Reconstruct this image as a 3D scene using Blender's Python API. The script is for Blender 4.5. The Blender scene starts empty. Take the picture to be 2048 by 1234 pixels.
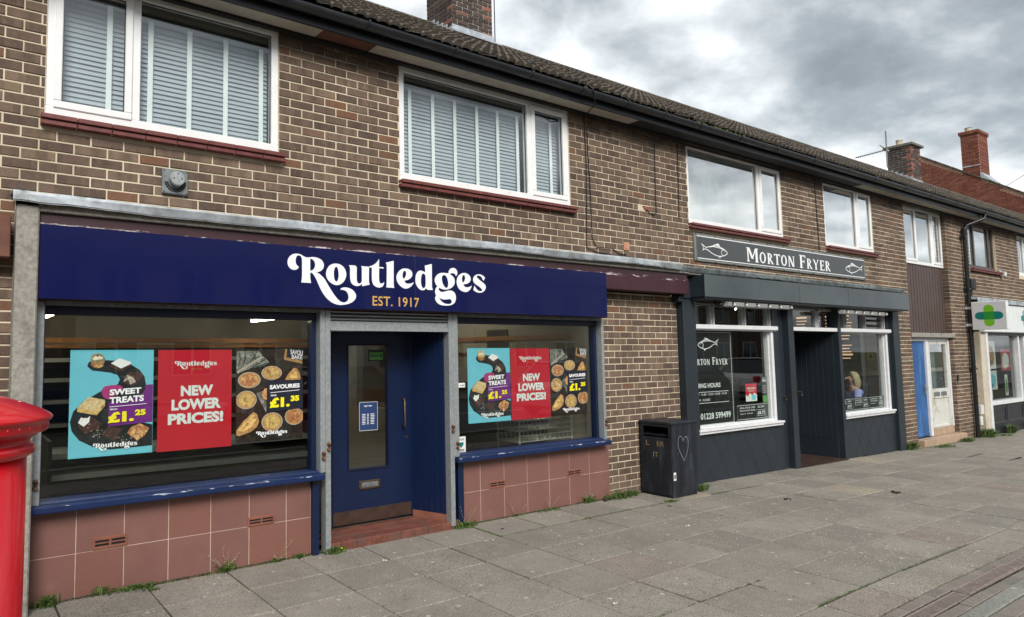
import bpy, bmesh, math, random
from math import sin, cos, pi, radians, sqrt, atan2
from mathutils import Vector, Matrix, geometry, noise as mnoise
random.seed(7)
SC = bpy.context.scene
COL = SC.collection

# ---------------------------------------------------------------- camera
cam_d = bpy.data.cameras.new('camera')
cam = bpy.data.objects.new('camera', cam_d); COL.objects.link(cam)
cam.location = (0.0, -5.043, 1.655)
cam.rotation_euler = (1.645782, 0.007814, -0.567009)
cam_d.sensor_width = 36; cam_d.lens = 23.41
cam_d.shift_x = 0.13652; cam_d.shift_y = -0.00599
cam_d.clip_start = 0.05; cam_d.clip_end = 2000
SC.camera = cam

# ---------------------------------------------------------------- sky and sun
SUN_EL, SUN_AZ = radians(38), radians(203)       # azimuth clockwise from +y
world = bpy.data.worlds.new('World'); SC.world = world; world.use_nodes = True
wn, wl = world.node_tree.nodes, world.node_tree.links
for n in list(wn): wn.remove(n)
w_out = wn.new('ShaderNodeOutputWorld')
sky = wn.new('ShaderNodeTexSky'); sky.sky_type = 'NISHITA'; sky.sun_disc = False
sky.sun_elevation = SUN_EL; sky.sun_rotation = SUN_AZ
bg_sky = wn.new('ShaderNodeBackground'); bg_sky.inputs['Strength'].default_value = 0.09
wl.new(sky.outputs[0], bg_sky.inputs['Color'])
tc = wn.new('ShaderNodeTexCoord')
sep = wn.new('ShaderNodeSeparateXYZ'); wl.new(tc.outputs['Generated'], sep.inputs[0])
def wmath(op, a, b=None, c=None):
    m = wn.new('ShaderNodeMath'); m.operation = op
    for i, v in enumerate((a, b, c)):
        if v is None: continue
        if isinstance(v, (int, float)): m.inputs[i].default_value = v
        else: wl.new(v, m.inputs[i])
    return m.outputs[0]
zc = wmath('ADD', wmath('MAXIMUM', sep.outputs[2], 0.0), 0.30)
cmb = wn.new('ShaderNodeCombineXYZ')
wl.new(wmath('DIVIDE', sep.outputs[0], zc), cmb.inputs[0]); wl.new(wmath('DIVIDE', sep.outputs[1], zc), cmb.inputs[1])
n1 = wn.new('ShaderNodeTexNoise'); n1.inputs['Scale'].default_value = 1.15; n1.inputs['Detail'].default_value = 5; n1.inputs['Roughness'].default_value = 0.5; n1.inputs['Distortion'].default_value = 0.1
mp = wn.new('ShaderNodeMapping'); mp.inputs['Location'].default_value = (1.9, 9.3, 0.0); mp.inputs['Scale'].default_value = (1.0, 1.15, 1.0); mp.inputs['Rotation'].default_value = (0, 0, 0.5)
wl.new(cmb.outputs[0], mp.inputs[0]); wl.new(mp.outputs[0], n1.inputs['Vector'])
n2 = wn.new('ShaderNodeTexNoise'); n2.inputs['Scale'].default_value = 4.6; n2.inputs['Detail'].default_value = 9; n2.inputs['Roughness'].default_value = 0.58; n2.inputs['Distortion'].default_value = 0.12
wl.new(mp.outputs[0], n2.inputs['Vector'])
cl = wmath('ADD', wmath('MULTIPLY', n1.outputs[0], 0.64), wmath('MULTIPLY', n2.outputs[0], 0.36))
ramp = wn.new('ShaderNodeValToRGB')
e = ramp.color_ramp.elements
e[0].position = 0.40; e[0].color = (0.136, 0.151, 0.162, 1)
e[1].position = 0.64; e[1].color = (0.56, 0.575, 0.57, 1)
m_ = ramp.color_ramp.elements.new(0.33); m_.color = (0.100, 0.112, 0.122, 1)
m_ = ramp.color_ramp.elements.new(0.465); m_.color = (0.190, 0.208, 0.219, 1)
m_ = ramp.color_ramp.elements.new(0.545); m_.color = (0.345, 0.362, 0.368, 1)
wl.new(cl, ramp.inputs[0])
bg_cl = wn.new('ShaderNodeBackground'); bg_cl.inputs['Strength'].default_value = 1.0
wl.new(ramp.outputs[0], bg_cl.inputs['Color'])
mixw = wn.new('ShaderNodeMixShader'); mixw.inputs[0].default_value = 0.92
wl.new(bg_sky.outputs[0], mixw.inputs[1]); wl.new(bg_cl.outputs[0], mixw.inputs[2]); wl.new(mixw.outputs[0], w_out.inputs[0])

sun_d = bpy.data.lights.new('sun', 'SUN'); sun_d.energy = 1.5; sun_d.angle = radians(25); sun_d.color = (1.0, 0.96, 0.9)
sun = bpy.data.objects.new('sun', sun_d); COL.objects.link(sun)
sdir = Vector((sin(SUN_AZ)*cos(SUN_EL), cos(SUN_AZ)*cos(SUN_EL), sin(SUN_EL)))
sun.rotation_euler = sdir.to_track_quat('Z', 'Y').to_euler(); sun.location = sdir*60

vs = SC.view_settings
SC.display_settings.display_device = 'sRGB'
vs.view_transform = 'Standard'; vs.look = 'None'; vs.exposure = 1.3; vs.gamma = 1.0; vs.use_curve_mapping = False
cy = SC.cycles
cy.max_bounces = 7; cy.diffuse_bounces = 3; cy.glossy_bounces = 4; cy.transparent_max_bounces = 16; cy.transmission_bounces = 4
cy.caustics_reflective = False; cy.caustics_refractive = False; cy.sample_clamp_indirect = 4.0; cy.use_denoising = True

# ---------------------------------------------------------------- materials
def node_mat(name):
    m = bpy.data.materials.new(name); m.use_nodes = True
    nt = m.node_tree
    for n in list(nt.nodes): nt.nodes.remove(n)
    out = nt.nodes.new('ShaderNodeOutputMaterial')
    return m, nt, out
def N(nt, typ, **kw):
    n = nt.nodes.new(typ)
    for k, v in kw.items():
        if k.startswith('i_'):
            n.inputs[k[2:].replace('_', ' ')].default_value = v
        else: setattr(n, k, v)
    return n
def M(nt, op, a, b=None, c=None, clamp=False):
    m = nt.nodes.new('ShaderNodeMath'); m.operation = op; m.use_clamp = clamp
    for i, v in enumerate((a, b, c)):
        if v is None: continue
        if isinstance(v, (int, float)): m.inputs[i].default_value = v
        else: nt.links.new(v, m.inputs[i])
    return m.outputs[0]
def mixc(nt, fac, a, b, typ='MIX'):
    m = nt.nodes.new('ShaderNodeMix'); m.data_type = 'RGBA'; m.blend_type = typ
    for sock, v in ((m.inputs[0], fac), (m.inputs[6], a), (m.inputs[7], b)):
        if isinstance(v, (int, float)): sock.default_value = v
        elif isinstance(v, tuple): sock.default_value = (*v[:3], 1)
        else: nt.links.new(v, sock)
    return m.outputs[2]
def ramp2(nt, val, stops):
    r = nt.nodes.new('ShaderNodeValToRGB'); el = r.color_ramp.elements
    while len(el) < len(stops): el.new(0.5)
    for i, (p, c) in enumerate(stops):
        el[i].position = p; el[i].color = (c, c, c, 1) if isinstance(c, (int, float)) else (*c, 1)
    nt.links.new(val, r.inputs[0]); return r.outputs[0]
def pos(nt, scale=None):
    g = nt.nodes.new('ShaderNodeNewGeometry')
    if scale is None: return g.outputs['Position']
    m = nt.nodes.new('ShaderNodeMapping'); m.inputs['Scale'].default_value = scale
    nt.links.new(g.outputs['Position'], m.inputs[0]); return m.outputs[0]
def noise_(nt, scale, detail=4, rough=0.55, vec=None, dist=0.0):
    n = N(nt, 'ShaderNodeTexNoise'); n.inputs['Scale'].default_value = scale; n.inputs['Detail'].default_value = detail
    n.inputs['Roughness'].default_value = rough; n.inputs['Distortion'].default_value = dist
    nt.links.new(vec if vec is not None else pos(nt), n.inputs['Vector']); return n.outputs[0]
MATS = {}
def mat(name, col, rough=0.6, metal=0.0, var=0.18, vscale=6.0, bump=0.0, bscale=80.0, col2=None, c2scale=3.0, c2lo=0.5, c2hi=0.65, spec=0.5, coat=0.0, emit=None, estr=0.0, stretch=None):
    if name in MATS: return MATS[name]
    m, nt, out = node_mat(name)
    p = N(nt, 'ShaderNodeBsdfPrincipled'); p.inputs['Roughness'].default_value = rough; p.inputs['Metallic'].default_value = metal
    p.inputs['Specular IOR Level'].default_value = spec
    if coat: p.inputs['Coat Weight'].default_value = coat; p.inputs['Coat Roughness'].default_value = 0.06
    vec = pos(nt, stretch) if stretch else None
    f = noise_(nt, vscale, 5, 0.6, vec)
    lo = tuple(c*(1-var) for c in col); hi = tuple(min(1, c*(1+var)) for c in col)
    c = mixc(nt, ramp2(nt, f, [(0.3, 0.0), (0.7, 1.0)]), lo, hi)
    if col2:
        f2 = noise_(nt, c2scale, 6, 0.62, vec)
        c = mixc(nt, ramp2(nt, f2, [(c2lo, 0.0), (c2hi, 1.0)]), c, col2)
    nt.links.new(c, p.inputs['Base Color'])
    if bump:
        b = N(nt, 'ShaderNodeBump'); b.inputs['Strength'].default_value = bump; b.inputs['Distance'].default_value = 0.004
        nt.links.new(noise_(nt, bscale, 4, 0.6, vec), b.inputs['Height']); nt.links.new(b.outputs[0], p.inputs['Normal'])
    if emit: p.inputs['Emission Color'].default_value = (*emit, 1); p.inputs['Emission Strength'].default_value = estr
    nt.links.new(p.outputs[0], out.inputs[0]); MATS[name] = m
    return m

def glass_mat(name, tint=(0.86, 0.9, 0.88), boost=1.8, ior=1.5, dirt=0.0):  # dirt: pale film, partly dirt, partly a painted sky reflection
    m, nt, out = node_mat(name)
    tr = N(nt, 'ShaderNodeBsdfTransparent'); tr.inputs[0].default_value = (*tint, 1)
    gl = N(nt, 'ShaderNodeBsdfGlossy'); gl.inputs['Roughness'].default_value = 0.0
    gl.inputs[0].default_value = (0.97, 0.98, 1, 1)
    fr = N(nt, 'ShaderNodeFresnel'); fr.inputs[0].default_value = ior
    g = N(nt, 'ShaderNodeNewGeometry')
    b = N(nt, 'ShaderNodeBump'); b.inputs['Strength'].default_value = 0.03; b.inputs['Distance'].default_value = 0.02
    nt.links.new(noise_(nt, 1.6, 1, 0.5), b.inputs['Height']); nt.links.new(b.outputs[0], gl.inputs['Normal'])
    f = M(nt, 'MULTIPLY', M(nt, 'MULTIPLY', fr.outputs[0], boost, clamp=True), M(nt, 'SUBTRACT', 1.0, g.outputs['Backfacing']))
    mx = N(nt, 'ShaderNodeMixShader'); nt.links.new(f, mx.inputs[0]); nt.links.new(tr.outputs[0], mx.inputs[1]); nt.links.new(gl.outputs[0], mx.inputs[2])
    if dirt:  # pale film: partly dirt, partly stands in for a brighter sky reflection
        df = N(nt, 'ShaderNodeBsdfDiffuse'); df.inputs[0].default_value = (0.72, 0.74, 0.68, 1)
        m2 = N(nt, 'ShaderNodeMixShader')
        nt.links.new(M(nt, 'MULTIPLY', ramp2(nt, noise_(nt, 5, 6, 0.7, pos(nt, (1, 1, 0.35))), [(0.4, 0.2), (0.75, 1.0)]), dirt), m2.inputs[0])
        nt.links.new(mx.outputs[0], m2.inputs[1]); nt.links.new(df.outputs[0], m2.inputs[2]); mx = m2
    nt.links.new(mx.outputs[0], out.inputs[0]); MATS[name] = m
    return m

BX0, BZ0 = 2.406-0.005, 3.8985      # a vertical joint of the even courses, a bed joint
def brick_mat(name, stops, rare=(0.24, 0.11, 0.06), rare_at=0.972, soot=True, sx=0.225, sz=0.075, axis=0):
    m, nt, out = node_mat(name)
    p = N(nt, 'ShaderNodeBsdfPrincipled'); p.inputs['Roughness'].default_value = 0.85; p.inputs['Specular IOR Level'].default_value = 0.25
    s = N(nt, 'ShaderNodeSeparateXYZ'); nt.links.new(pos(nt), s.inputs[0])
    k = M(nt, 'FLOOR', M(nt, 'DIVIDE', M(nt, 'SUBTRACT', s.outputs[2], BZ0), sz))
    par = M(nt, 'MODULO', M(nt, 'ABSOLUTE', k), 2.0)
    xx = M(nt, 'SUBTRACT', M(nt, 'SUBTRACT', s.outputs[axis], BX0), M(nt, 'MULTIPLY', par, sx/2))
    i = M(nt, 'FLOOR', M(nt, 'DIVIDE', xx, sx))
    cb = N(nt, 'ShaderNodeCombineXYZ'); nt.links.new(i, cb.inputs[0]); nt.links.new(k, cb.inputs[1])
    wn_ = N(nt, 'ShaderNodeTexWhiteNoise', noise_dimensions='2D'); nt.links.new(cb.outputs[0], wn_.inputs['Vector'])
    c = ramp2(nt, wn_.outputs['Value'], stops)
    sp = N(nt, 'ShaderNodeSeparateXYZ'); nt.links.new(wn_.outputs['Color'], sp.inputs[0])
    # firing bands across a brick, each brick its own
    vv = N(nt, 'ShaderNodeVectorMath', operation='ADD'); nt.links.new(pos(nt, (7, 7, 1.0)), vv.inputs[0])
    sc_ = N(nt, 'ShaderNodeVectorMath', operation='SCALE'); nt.links.new(wn_.outputs['Color'], sc_.inputs[0]); sc_.inputs[3].default_value = 30
    nt.links.new(sc_.outputs[0], vv.inputs[1])
    band = noise_(nt, 1.6, 2, 0.5, vv.outputs[0])
    c = mixc(nt, M(nt, 'MULTIPLY', ramp2(nt, band, [(0.45, 0.0), (0.62, 1.0)]), 0.42), c, (0.050, 0.036, 0.030))
    c = mixc(nt, M(nt, 'MULTIPLY', ramp2(nt, sp.outputs[1], [(rare_at-0.01, 0.0), (rare_at, 1.0)]), 0.8), c, rare)
    spk = noise_(nt, 160, 3, 0.7)
    c = mixc(nt, ramp2(nt, spk, [(0.3, 0.55), (0.7, 0.0)]), c, (0.045, 0.035, 0.03))
    spk2 = noise_(nt, 34, 5, 0.7)
    c = mixc(nt, M(nt, 'MULTIPLY', ramp2(nt, spk2, [(0.55, 0.0), (0.75, 1.0)]), 0.5), c, (0.30, 0.24, 0.18))
    if soot:
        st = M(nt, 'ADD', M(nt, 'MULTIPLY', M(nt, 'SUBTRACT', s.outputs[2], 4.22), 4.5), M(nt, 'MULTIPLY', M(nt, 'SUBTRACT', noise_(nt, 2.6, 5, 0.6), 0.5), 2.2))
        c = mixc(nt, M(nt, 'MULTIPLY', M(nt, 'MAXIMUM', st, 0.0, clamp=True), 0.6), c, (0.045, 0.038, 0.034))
    if soot:
        stn = noise_(nt, 1.5, 7, 0.68, pos(nt, (1, 1, 0.3)))
        c = mixc(nt, M(nt, 'MULTIPLY', ramp2(nt, stn, [(0.50, 0.0), (0.70, 1.0)]), 0.45), c, (0.055, 0.043, 0.036))
        c = mixc(nt, M(nt, 'MULTIPLY', ramp2(nt, noise_(nt, 2.2, 8, 0.75, pos(nt, (1, 1, 0.5))), [(0.60, 0.0), (0.78, 1.0)]), 0.35), c, (0.36, 0.31, 0.25))
    nt.links.new(c, p.inputs['Base Color'])
    b = N(nt, 'ShaderNodeBump'); b.inputs['Strength'].default_value = 0.7; b.inputs['Distance'].default_value = 0.004
    wv = noise_(nt, 60, 4, 0.65, pos(nt, (1, 1, 0.35)))
    nt.links.new(wv, b.inputs['Height']); nt.links.new(b.outputs[0], p.inputs['Normal'])
    nt.links.new(p.outputs[0], out.inputs[0]); MATS[name] = m
    return m

def mortar_mat():
    m, nt, out = node_mat('mortar')
    p = N(nt, 'ShaderNodeBsdfPrincipled'); p.inputs['Roughness'].default_value = 0.95; p.inputs['Specular IOR Level'].default_value = 0.1
    s = N(nt, 'ShaderNodeSeparateXYZ'); nt.links.new(pos(nt), s.inputs[0])
    c = mixc(nt, ramp2(nt, noise_(nt, 3, 6, 0.65), [(0.3, 0.0), (0.7, 1.0)]), (0.58, 0.50, 0.36), (0.77, 0.69, 0.53))
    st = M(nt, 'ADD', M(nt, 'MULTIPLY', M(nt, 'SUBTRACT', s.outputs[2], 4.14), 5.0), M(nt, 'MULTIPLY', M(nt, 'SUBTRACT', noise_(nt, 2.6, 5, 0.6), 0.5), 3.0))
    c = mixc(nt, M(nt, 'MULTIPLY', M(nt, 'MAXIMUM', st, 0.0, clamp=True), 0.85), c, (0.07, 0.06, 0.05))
    c = mixc(nt, M(nt, 'MULTIPLY', ramp2(nt, noise_(nt, 1.5, 7, 0.68, pos(nt, (1, 1, 0.3))), [(0.46, 0.0), (0.66, 1.0)]), 0.5), c, (0.33, 0.28, 0.20))
    lo = M(nt, 'ADD', M(nt, 'MULTIPLY', M(nt, 'SUBTRACT', 0.25, s.outputs[2]), 3.0), M(nt, 'MULTIPLY', M(nt, 'SUBTRACT', noise_(nt, 4, 5, 0.6), 0.5), 1.5))
    c = mixc(nt, M(nt, 'MULTIPLY', M(nt, 'MAXIMUM', lo, 0.0, clamp=True), 0.5), c, (0.16, 0.15, 0.10))
    nt.links.new(c, p.inputs['Base Color'])
    b = N(nt, 'ShaderNodeBump'); b.inputs['Strength'].default_value = 0.6; b.inputs['Distance'].default_value = 0.003
    nt.links.new(noise_(nt, 150, 3), b.inputs['Height']); nt.links.new(b.outputs[0], p.inputs['Normal'])
    nt.links.new(p.outputs[0], out.inputs[0]); MATS['mortar'] = m
    return m

def cell_mat(name, base, var, cellx, celly, ox, oy, speck=(0.5, 0.5, 0.47), rough=0.9, stain=None, tintvar=0.0, speckscale=140):
    """one tone per slab / paver / roof tile, from where it lies"""
    m, nt, out = node_mat(name)
    p = N(nt, 'ShaderNodeBsdfPrincipled'); p.inputs['Roughness'].default_value = rough; p.inputs['Specular IOR Level'].default_value = 0.25
    s = N(nt, 'ShaderNodeSeparateXYZ'); nt.links.new(pos(nt), s.inputs[0])
    i = M(nt, 'FLOOR', M(nt, 'DIVIDE', M(nt, 'SUBTRACT', s.outputs[0], ox), cellx)); j = M(nt, 'FLOOR', M(nt, 'DIVIDE', M(nt, 'SUBTRACT', s.outputs[1], oy), celly))
    cb = N(nt, 'ShaderNodeCombineXYZ'); nt.links.new(i, cb.inputs[0]); nt.links.new(j, cb.inputs[1])
    w = N(nt, 'ShaderNodeTexWhiteNoise', noise_dimensions='2D'); nt.links.new(cb.outputs[0], w.inputs['Vector'])
    c = mixc(nt, w.outputs['Value'], tuple(v*(1-var) for v in base), tuple(v*(1+var) for v in base))
    if tintvar: c = mixc(nt, M(nt, 'MULTIPLY', w.outputs['Value'], tintvar), c, (base[0]*1.3, base[1]*0.95, base[2]*0.8))
    sp = noise_(nt, speckscale, 2, 0.7)
    c = mixc(nt, ramp2(nt, sp, [(0.36, 0.85), (0.52, 0.0)]), c, tuple(v*0.36 for v in base))
    c = mixc(nt, ramp2(nt, sp, [(0.5, 0.0), (0.7, 0.75)]), c, speck)
    bl = noise_(nt, 1.7, 6, 0.7)
    c = mixc(nt, M(nt, 'MULTIPLY', ramp2(nt, bl, [(0.35, 1.0), (0.6, 0.0)]), 0.38), c, tuple(v*0.5 for v in base))
    sp3 = noise_(nt, 9, 6, 0.7)
    c = mixc(nt, M(nt, 'MULTIPLY', ramp2(nt, sp3, [(0.52, 0.0), (0.72, 1.0)]), 0.28), c, tuple(min(1, v*1.6) for v in base))
    if cellx > .5:
        vo = N(nt, 'ShaderNodeTexVoronoi', voronoi_dimensions='2D'); vo.inputs['Scale'].default_value = 3.2; nt.links.new(pos(nt), vo.inputs['Vector'])
        c = mixc(nt, M(nt, 'MULTIPLY', ramp2(nt, vo.outputs['Distance'], [(0.045, 1.0), (0.06, 0.0)]), 0.55), c, tuple(v*0.55 for v in base))
        vo = N(nt, 'ShaderNodeTexVoronoi', voronoi_dimensions='2D'); vo.inputs['Scale'].default_value = 1.9; nt.links.new(pos(nt), vo.inputs['Vector'])
        c = mixc(nt, M(nt, 'MULTIPLY', ramp2(nt, vo.outputs['Distance'], [(0.022, 1.0), (0.034, 0.0)]), 0.75), c, (0.5, 0.48, 0.43))
    if stain: c = mixc(nt, ramp2(nt, noise_(nt, 3.1, 7, 0.7), [(stain[1], 0.0), (stain[1]+0.09, stain[2])]), c, stain[0])
    nt.links.new(c, p.inputs['Base Color'])
    b = N(nt, 'ShaderNodeBump'); b.inputs['Strength'].default_value = 0.55; b.inputs['Distance'].default_value = 0.004
    nt.links.new(noise_(nt, 110, 3, 0.7), b.inputs['Height']); nt.links.new(b.outputs[0], p.inputs['Normal'])
    nt.links.new(p.outputs[0], out.inputs[0]); MATS[name] = m
    return m

def peel_mat(name, col, under, rough, edge_lo, edge_hi, axisz, scale=9, coat=0.0, amt=1.0):
    """paint worn through to what is under it, worst around the height axisz"""
    m, nt, out = node_mat(name)
    p = N(nt, 'ShaderNodeBsdfPrincipled'); p.inputs['Roughness'].default_value = rough
    p.inputs['Coat Weight'].default_value = coat
    s = N(nt, 'ShaderNodeSeparateXYZ'); nt.links.new(pos(nt), s.inputs[0])
    d = M(nt, 'ABSOLUTE', M(nt, 'SUBTRACT', s.outputs[2], axisz[0]))
    w = M(nt, 'SUBTRACT', 1.0, M(nt, 'DIVIDE', d, axisz[1]), clamp=True)
    n = noise_(nt, scale, 9, 0.74, pos(nt, (0.55, 1, 4.0)))
    f = M(nt, 'MULTIPLY', ramp2(nt, M(nt, 'ADD', n, M(nt, 'MULTIPLY', w, 0.2)), [(edge_lo, 0.0), (edge_hi, 1.0)]), amt)
    c = mixc(nt, ramp2(nt, noise_(nt, 7, 5), [(0.3, 0.0), (0.7, 1.0)]), tuple(v*0.82 for v in col), tuple(v*1.15 for v in col))
    c = mixc(nt, f, c, under)
    nt.links.new(c, p.inputs['Base Color']); nt.links.new(M(nt, 'ADD', rough, M(nt, 'MULTIPLY', f, 0.4)), p.inputs['Roughness'])
    b = N(nt, 'ShaderNodeBump'); b.inputs['Strength'].default_value = 0.4; b.inputs['Distance'].default_value = 0.003; b.invert = True
    nt.links.new(f, b.inputs['Height']); nt.links.new(b.outputs[0], p.inputs['Normal'])
    nt.links.new(p.outputs[0], out.inputs[0]); MATS[name] = m
    return m

BRICK = brick_mat('brick_brown', [(0.0, (0.130, 0.086, 0.066)), (0.3, (0.178, 0.118, 0.088)), (0.6, (0.212, 0.142, 0.104)), (0.85, (0.245, 0.168, 0.120)), (1.0, (0.285, 0.200, 0.136))])
BRICK_DARK = brick_mat('brick_plum', [(0.0, (0.05, 0.036, 0.036)), (0.5, (0.085, 0.06, 0.055)), (1.0, (0.12, 0.085, 0.07))], rare=(0.25, 0.12, 0.08), rare_at=0.94, soot=False)
BRICK_RED = brick_mat('brick_red', [(0.0, (0.20, 0.055, 0.036)), (0.5, (0.27, 0.075, 0.045)), (1.0, (0.35, 0.115, 0.07))], rare=(0.33, 0.13, 0.08), rare_at=0.92, soot=False, axis=1)
MORTAR = mortar_mat()
MORTAR_PALE = mat('mortar_pale', (0.6, 0.58, 0.54), 0.95, var=0.12)
MORTAR_RED = mat('mortar_redhouse', (0.42, 0.25, 0.18), 0.95, var=0.2)
UPVC = mat('upvc_white', (0.84, 0.85, 0.85), 0.28, var=0.04, col2=(0.62, 0.62, 0.57), c2scale=5, c2lo=0.62, c2hi=0.85)
UPVC_BROWN = mat('upvc_brown', (0.045, 0.032, 0.027), 0.35, var=0.1)
GASKET = mat('gasket_black', (0.012, 0.012, 0.013), 0.5)
SILLTILE = mat('sill_tile_red', (0.155, 0.042, 0.036), 0.45, var=0.3, vscale=12, bump=0.3)
LEAD = mat('lead_grey', (0.46, 0.50, 0.54), 0.55, metal=0.25, var=0.3, vscale=14, bump=0.5, bscale=25, col2=(0.16, 0.18, 0.17), c2scale=7, c2lo=0.5, c2hi=0.72)
LEAD_OLD = mat('lead_old', (0.17, 0.20, 0.205), 0.65, metal=0.15, var=0.35, vscale=10, bump=0.6, bscale=25, col2=(0.07, 0.08, 0.06), c2scale=6, c2lo=0.5, c2hi=0.7)
CONC = mat('concrete_pilaster', (0.30, 0.285, 0.25), 0.95, var=0.3, vscale=30, bump=0.9, bscale=120, col2=(0.13, 0.12, 0.10), c2scale=5, c2lo=0.52, c2hi=0.75)
MAROON = peel_mat('maroon_board', (0.050, 0.020, 0.026), (0.62, 0.56, 0.54), 0.5, 0.70, 0.72, (2.53, 0.022))
MAROON2 = peel_mat('maroon_board_flaking', (0.050, 0.014, 0.022), (0.55, 0.5, 0.5), 0.5, 0.74, 0.76, (2.52, 0.07), scale=7)
BLUE_SIGN = mat('blue_sign_gloss', (0.0010, 0.0042, 0.062), 0.25, var=0.04, coat=0.7, spec=0.5)
BLUE = mat('blue_paint', (0.0022, 0.0110, 0.047), 0.40, var=0.15, coat=0.15, bump=0.15, bscale=60)
BLUE_SILL = peel_mat('blue_sill_worn', (0.005, 0.019, 0.080), (0.50, 0.55, 0.62), 0.45, 0.735, 0.76, (0.652, 0.016), scale=13)
BLUE_DARK = mat('blue_head', (0.004, 0.008, 0.035), 0.4)
GALV = mat('galvanised', (0.40, 0.43, 0.44), 0.5, metal=0.5, var=0.14, vscale=30, col2=(0.30, 0.32, 0.33), c2scale=45, c2lo=0.45, c2hi=0.7, bump=0.1)
GALV_DARK = mat('galvanised_dark', (0.20, 0.22, 0.225), 0.55, metal=0.4, var=0.3, vscale=20)
TILE = mat('stall_tile', (0.205, 0.098, 0.084), 0.42, var=0.09, vscale=3, bump=0.06, bscale=150, coat=0.05, col2=(0.27, 0.17, 0.15), c2scale=5, c2lo=0.62, c2hi=0.85)
TILE_B = mat('stall_tile_newer', (0.215, 0.096, 0.076), 0.42, var=0.05, vscale=40, coat=0.05)
GROUT = mat('grout', (0.52, 0.40, 0.33), 0.9)
TERRA = mat('terracotta', (0.24, 0.088, 0.058), 0.7, var=0.2, bump=0.3)
STEPTILE = mat('quarry_tile', (0.17, 0.058, 0.040), 0.55, var=0.35, vscale=9, bump=0.2, col2=(0.12, 0.07, 0.055), c2scale=6, c2lo=0.5, c2hi=0.7)
FAN_W = mat('grey_fanlight_paint', (0.36, 0.37, 0.38), 0.55, var=0.15, vscale=12)  # greyer than the white of the ledges and transoms
KICK = mat('kick_plate_brown', (0.060, 0.034, 0.026), 0.5, var=0.35, vscale=10, metal=0.2)
BRASS = mat('tarnished_brass', (0.13, 0.085, 0.05), 0.45, metal=0.7, var=0.3)
RUST = mat('rusty_lock', (0.14, 0.055, 0.03), 0.8, var=0.4, vscale=60, bump=0.5)
PAPER_W = mat('paper_white', (0.78, 0.78, 0.76), 0.6, var=0.02)
WHITE_V = mat('white_lettering', (0.88, 0.89, 0.90), 0.4, var=0.02)
GOLD_V = mat('gold_lettering', (0.62, 0.36, 0.09), 0.45, var=0.04)
YEL = mat('yellow_print', (0.90, 0.78, 0.01), 0.5, var=0.02)
PRED = mat('red_poster', (0.62, 0.016, 0.035), 0.35, var=0.05, vscale=3, coat=0.3)
PCYAN = mat('cyan_poster', (0.20, 0.64, 0.82), 0.35, var=0.06, vscale=3, coat=0.3)
PCYAN2 = mat('cyan_poster_edge', (0.16, 0.60, 0.76), 0.35, var=0.04)
PPURPLE = mat('purple_print', (0.21, 0.03, 0.27), 0.4, var=0.04)
PPINK = mat('pink_print', (0.50, 0.05, 0.22), 0.4, var=0.1)
PSLATE = mat('slate_print', (0.018, 0.021, 0.025), 0.45, var=0.5, vscale=30, col2=(0.09, 0.1, 0.11), c2scale=45, c2lo=0.62, c2hi=0.8)
PWOOD = mat('dark_wood_print', (0.030, 0.019, 0.015), 0.45, var=0.6, vscale=18, col2=(0.16, 0.11, 0.08), c2scale=26, c2lo=0.58, c2hi=0.8)
PNAVY = mat('navy_print', (0.012, 0.016, 0.028), 0.45, var=0.15)
PCRUST = mat('crust_print', (0.50, 0.26, 0.10), 0.5, var=0.4, vscale=45)
PFILL = mat('filling_print', (0.62, 0.42, 0.14), 0.5, var=0.3, vscale=40, col2=(0.25, 0.08, 0.03), c2scale=32, c2lo=0.5, c2hi=0.66)
PFILL2 = mat('meat_print', (0.42, 0.16, 0.06), 0.5, var=0.4, vscale=40, col2=(0.72, 0.45, 0.18), c2scale=36, c2lo=0.5, c2hi=0.62)
PFOIL = mat('foil_print', (0.50, 0.42, 0.36), 0.4, var=0.3, vscale=60)
PCLOTH = mat('cloth_print', (0.20, 0.19, 0.17), 0.6, var=0.6, vscale=22, col2=(0.42, 0.40, 0.36), c2scale=28, c2lo=0.5, c2hi=0.62)
PCHOC = mat('chocolate_print', (0.055, 0.025, 0.02), 0.45, var=0.5, vscale=60, col2=(0.20, 0.11, 0.08), c2scale=80, c2lo=0.55, c2hi=0.7)
PTAN = mat('flapjack_print', (0.58, 0.42, 0.20), 0.5, var=0.3, vscale=60, col2=(0.8, 0.68, 0.4), c2scale=70)
PCREAM = mat('cream_print', (0.74, 0.66, 0.52), 0.5, var=0.15, vscale=40)
PBLUE = mat('notice_blue', (0.02, 0.05, 0.15), 0.5, var=0.1)
GREEN_ST = mat('green_print', (0.08, 0.30, 0.05), 0.5, var=0.1)
BLACK_V = mat('black_panel_print', (0.010, 0.010, 0.011), 0.42, var=0.1)
SLATE_P = mat('slate_blue_paint', (0.018, 0.026, 0.034), 0.45, var=0.15, vscale=3, bump=0.12, bscale=50)
SLATE_J = mat('slate_blue_joint', (0.040, 0.052, 0.062), 0.6)
SLATE_SHEEN = mat('slate_fascia_sheen', (0.055, 0.068, 0.074), 0.33, var=0.1, vscale=1.5, col2=(0.10, 0.118, 0.122), c2scale=0.9, c2lo=0.4, c2hi=0.8)  # lighter than the box behind: gloss reflection on the front put into the colour
WHITE_P = mat('white_gloss_wood', (0.72, 0.73, 0.74), 0.4, var=0.08, vscale=12, col2=(0.42, 0.41, 0.38), c2scale=14, c2lo=0.66, c2hi=0.74)
GREY_SIGN = mat('grey_sign_board', (0.062, 0.069, 0.073), 0.38, var=0.06, vscale=1.2)
GREY_EDGE = mat('grey_sign_edge', (0.19, 0.20, 0.19), 0.6, var=0.2)
PIPE_BLK = mat('black_plastic', (0.012, 0.013, 0.015), 0.32, var=0.2)
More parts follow.
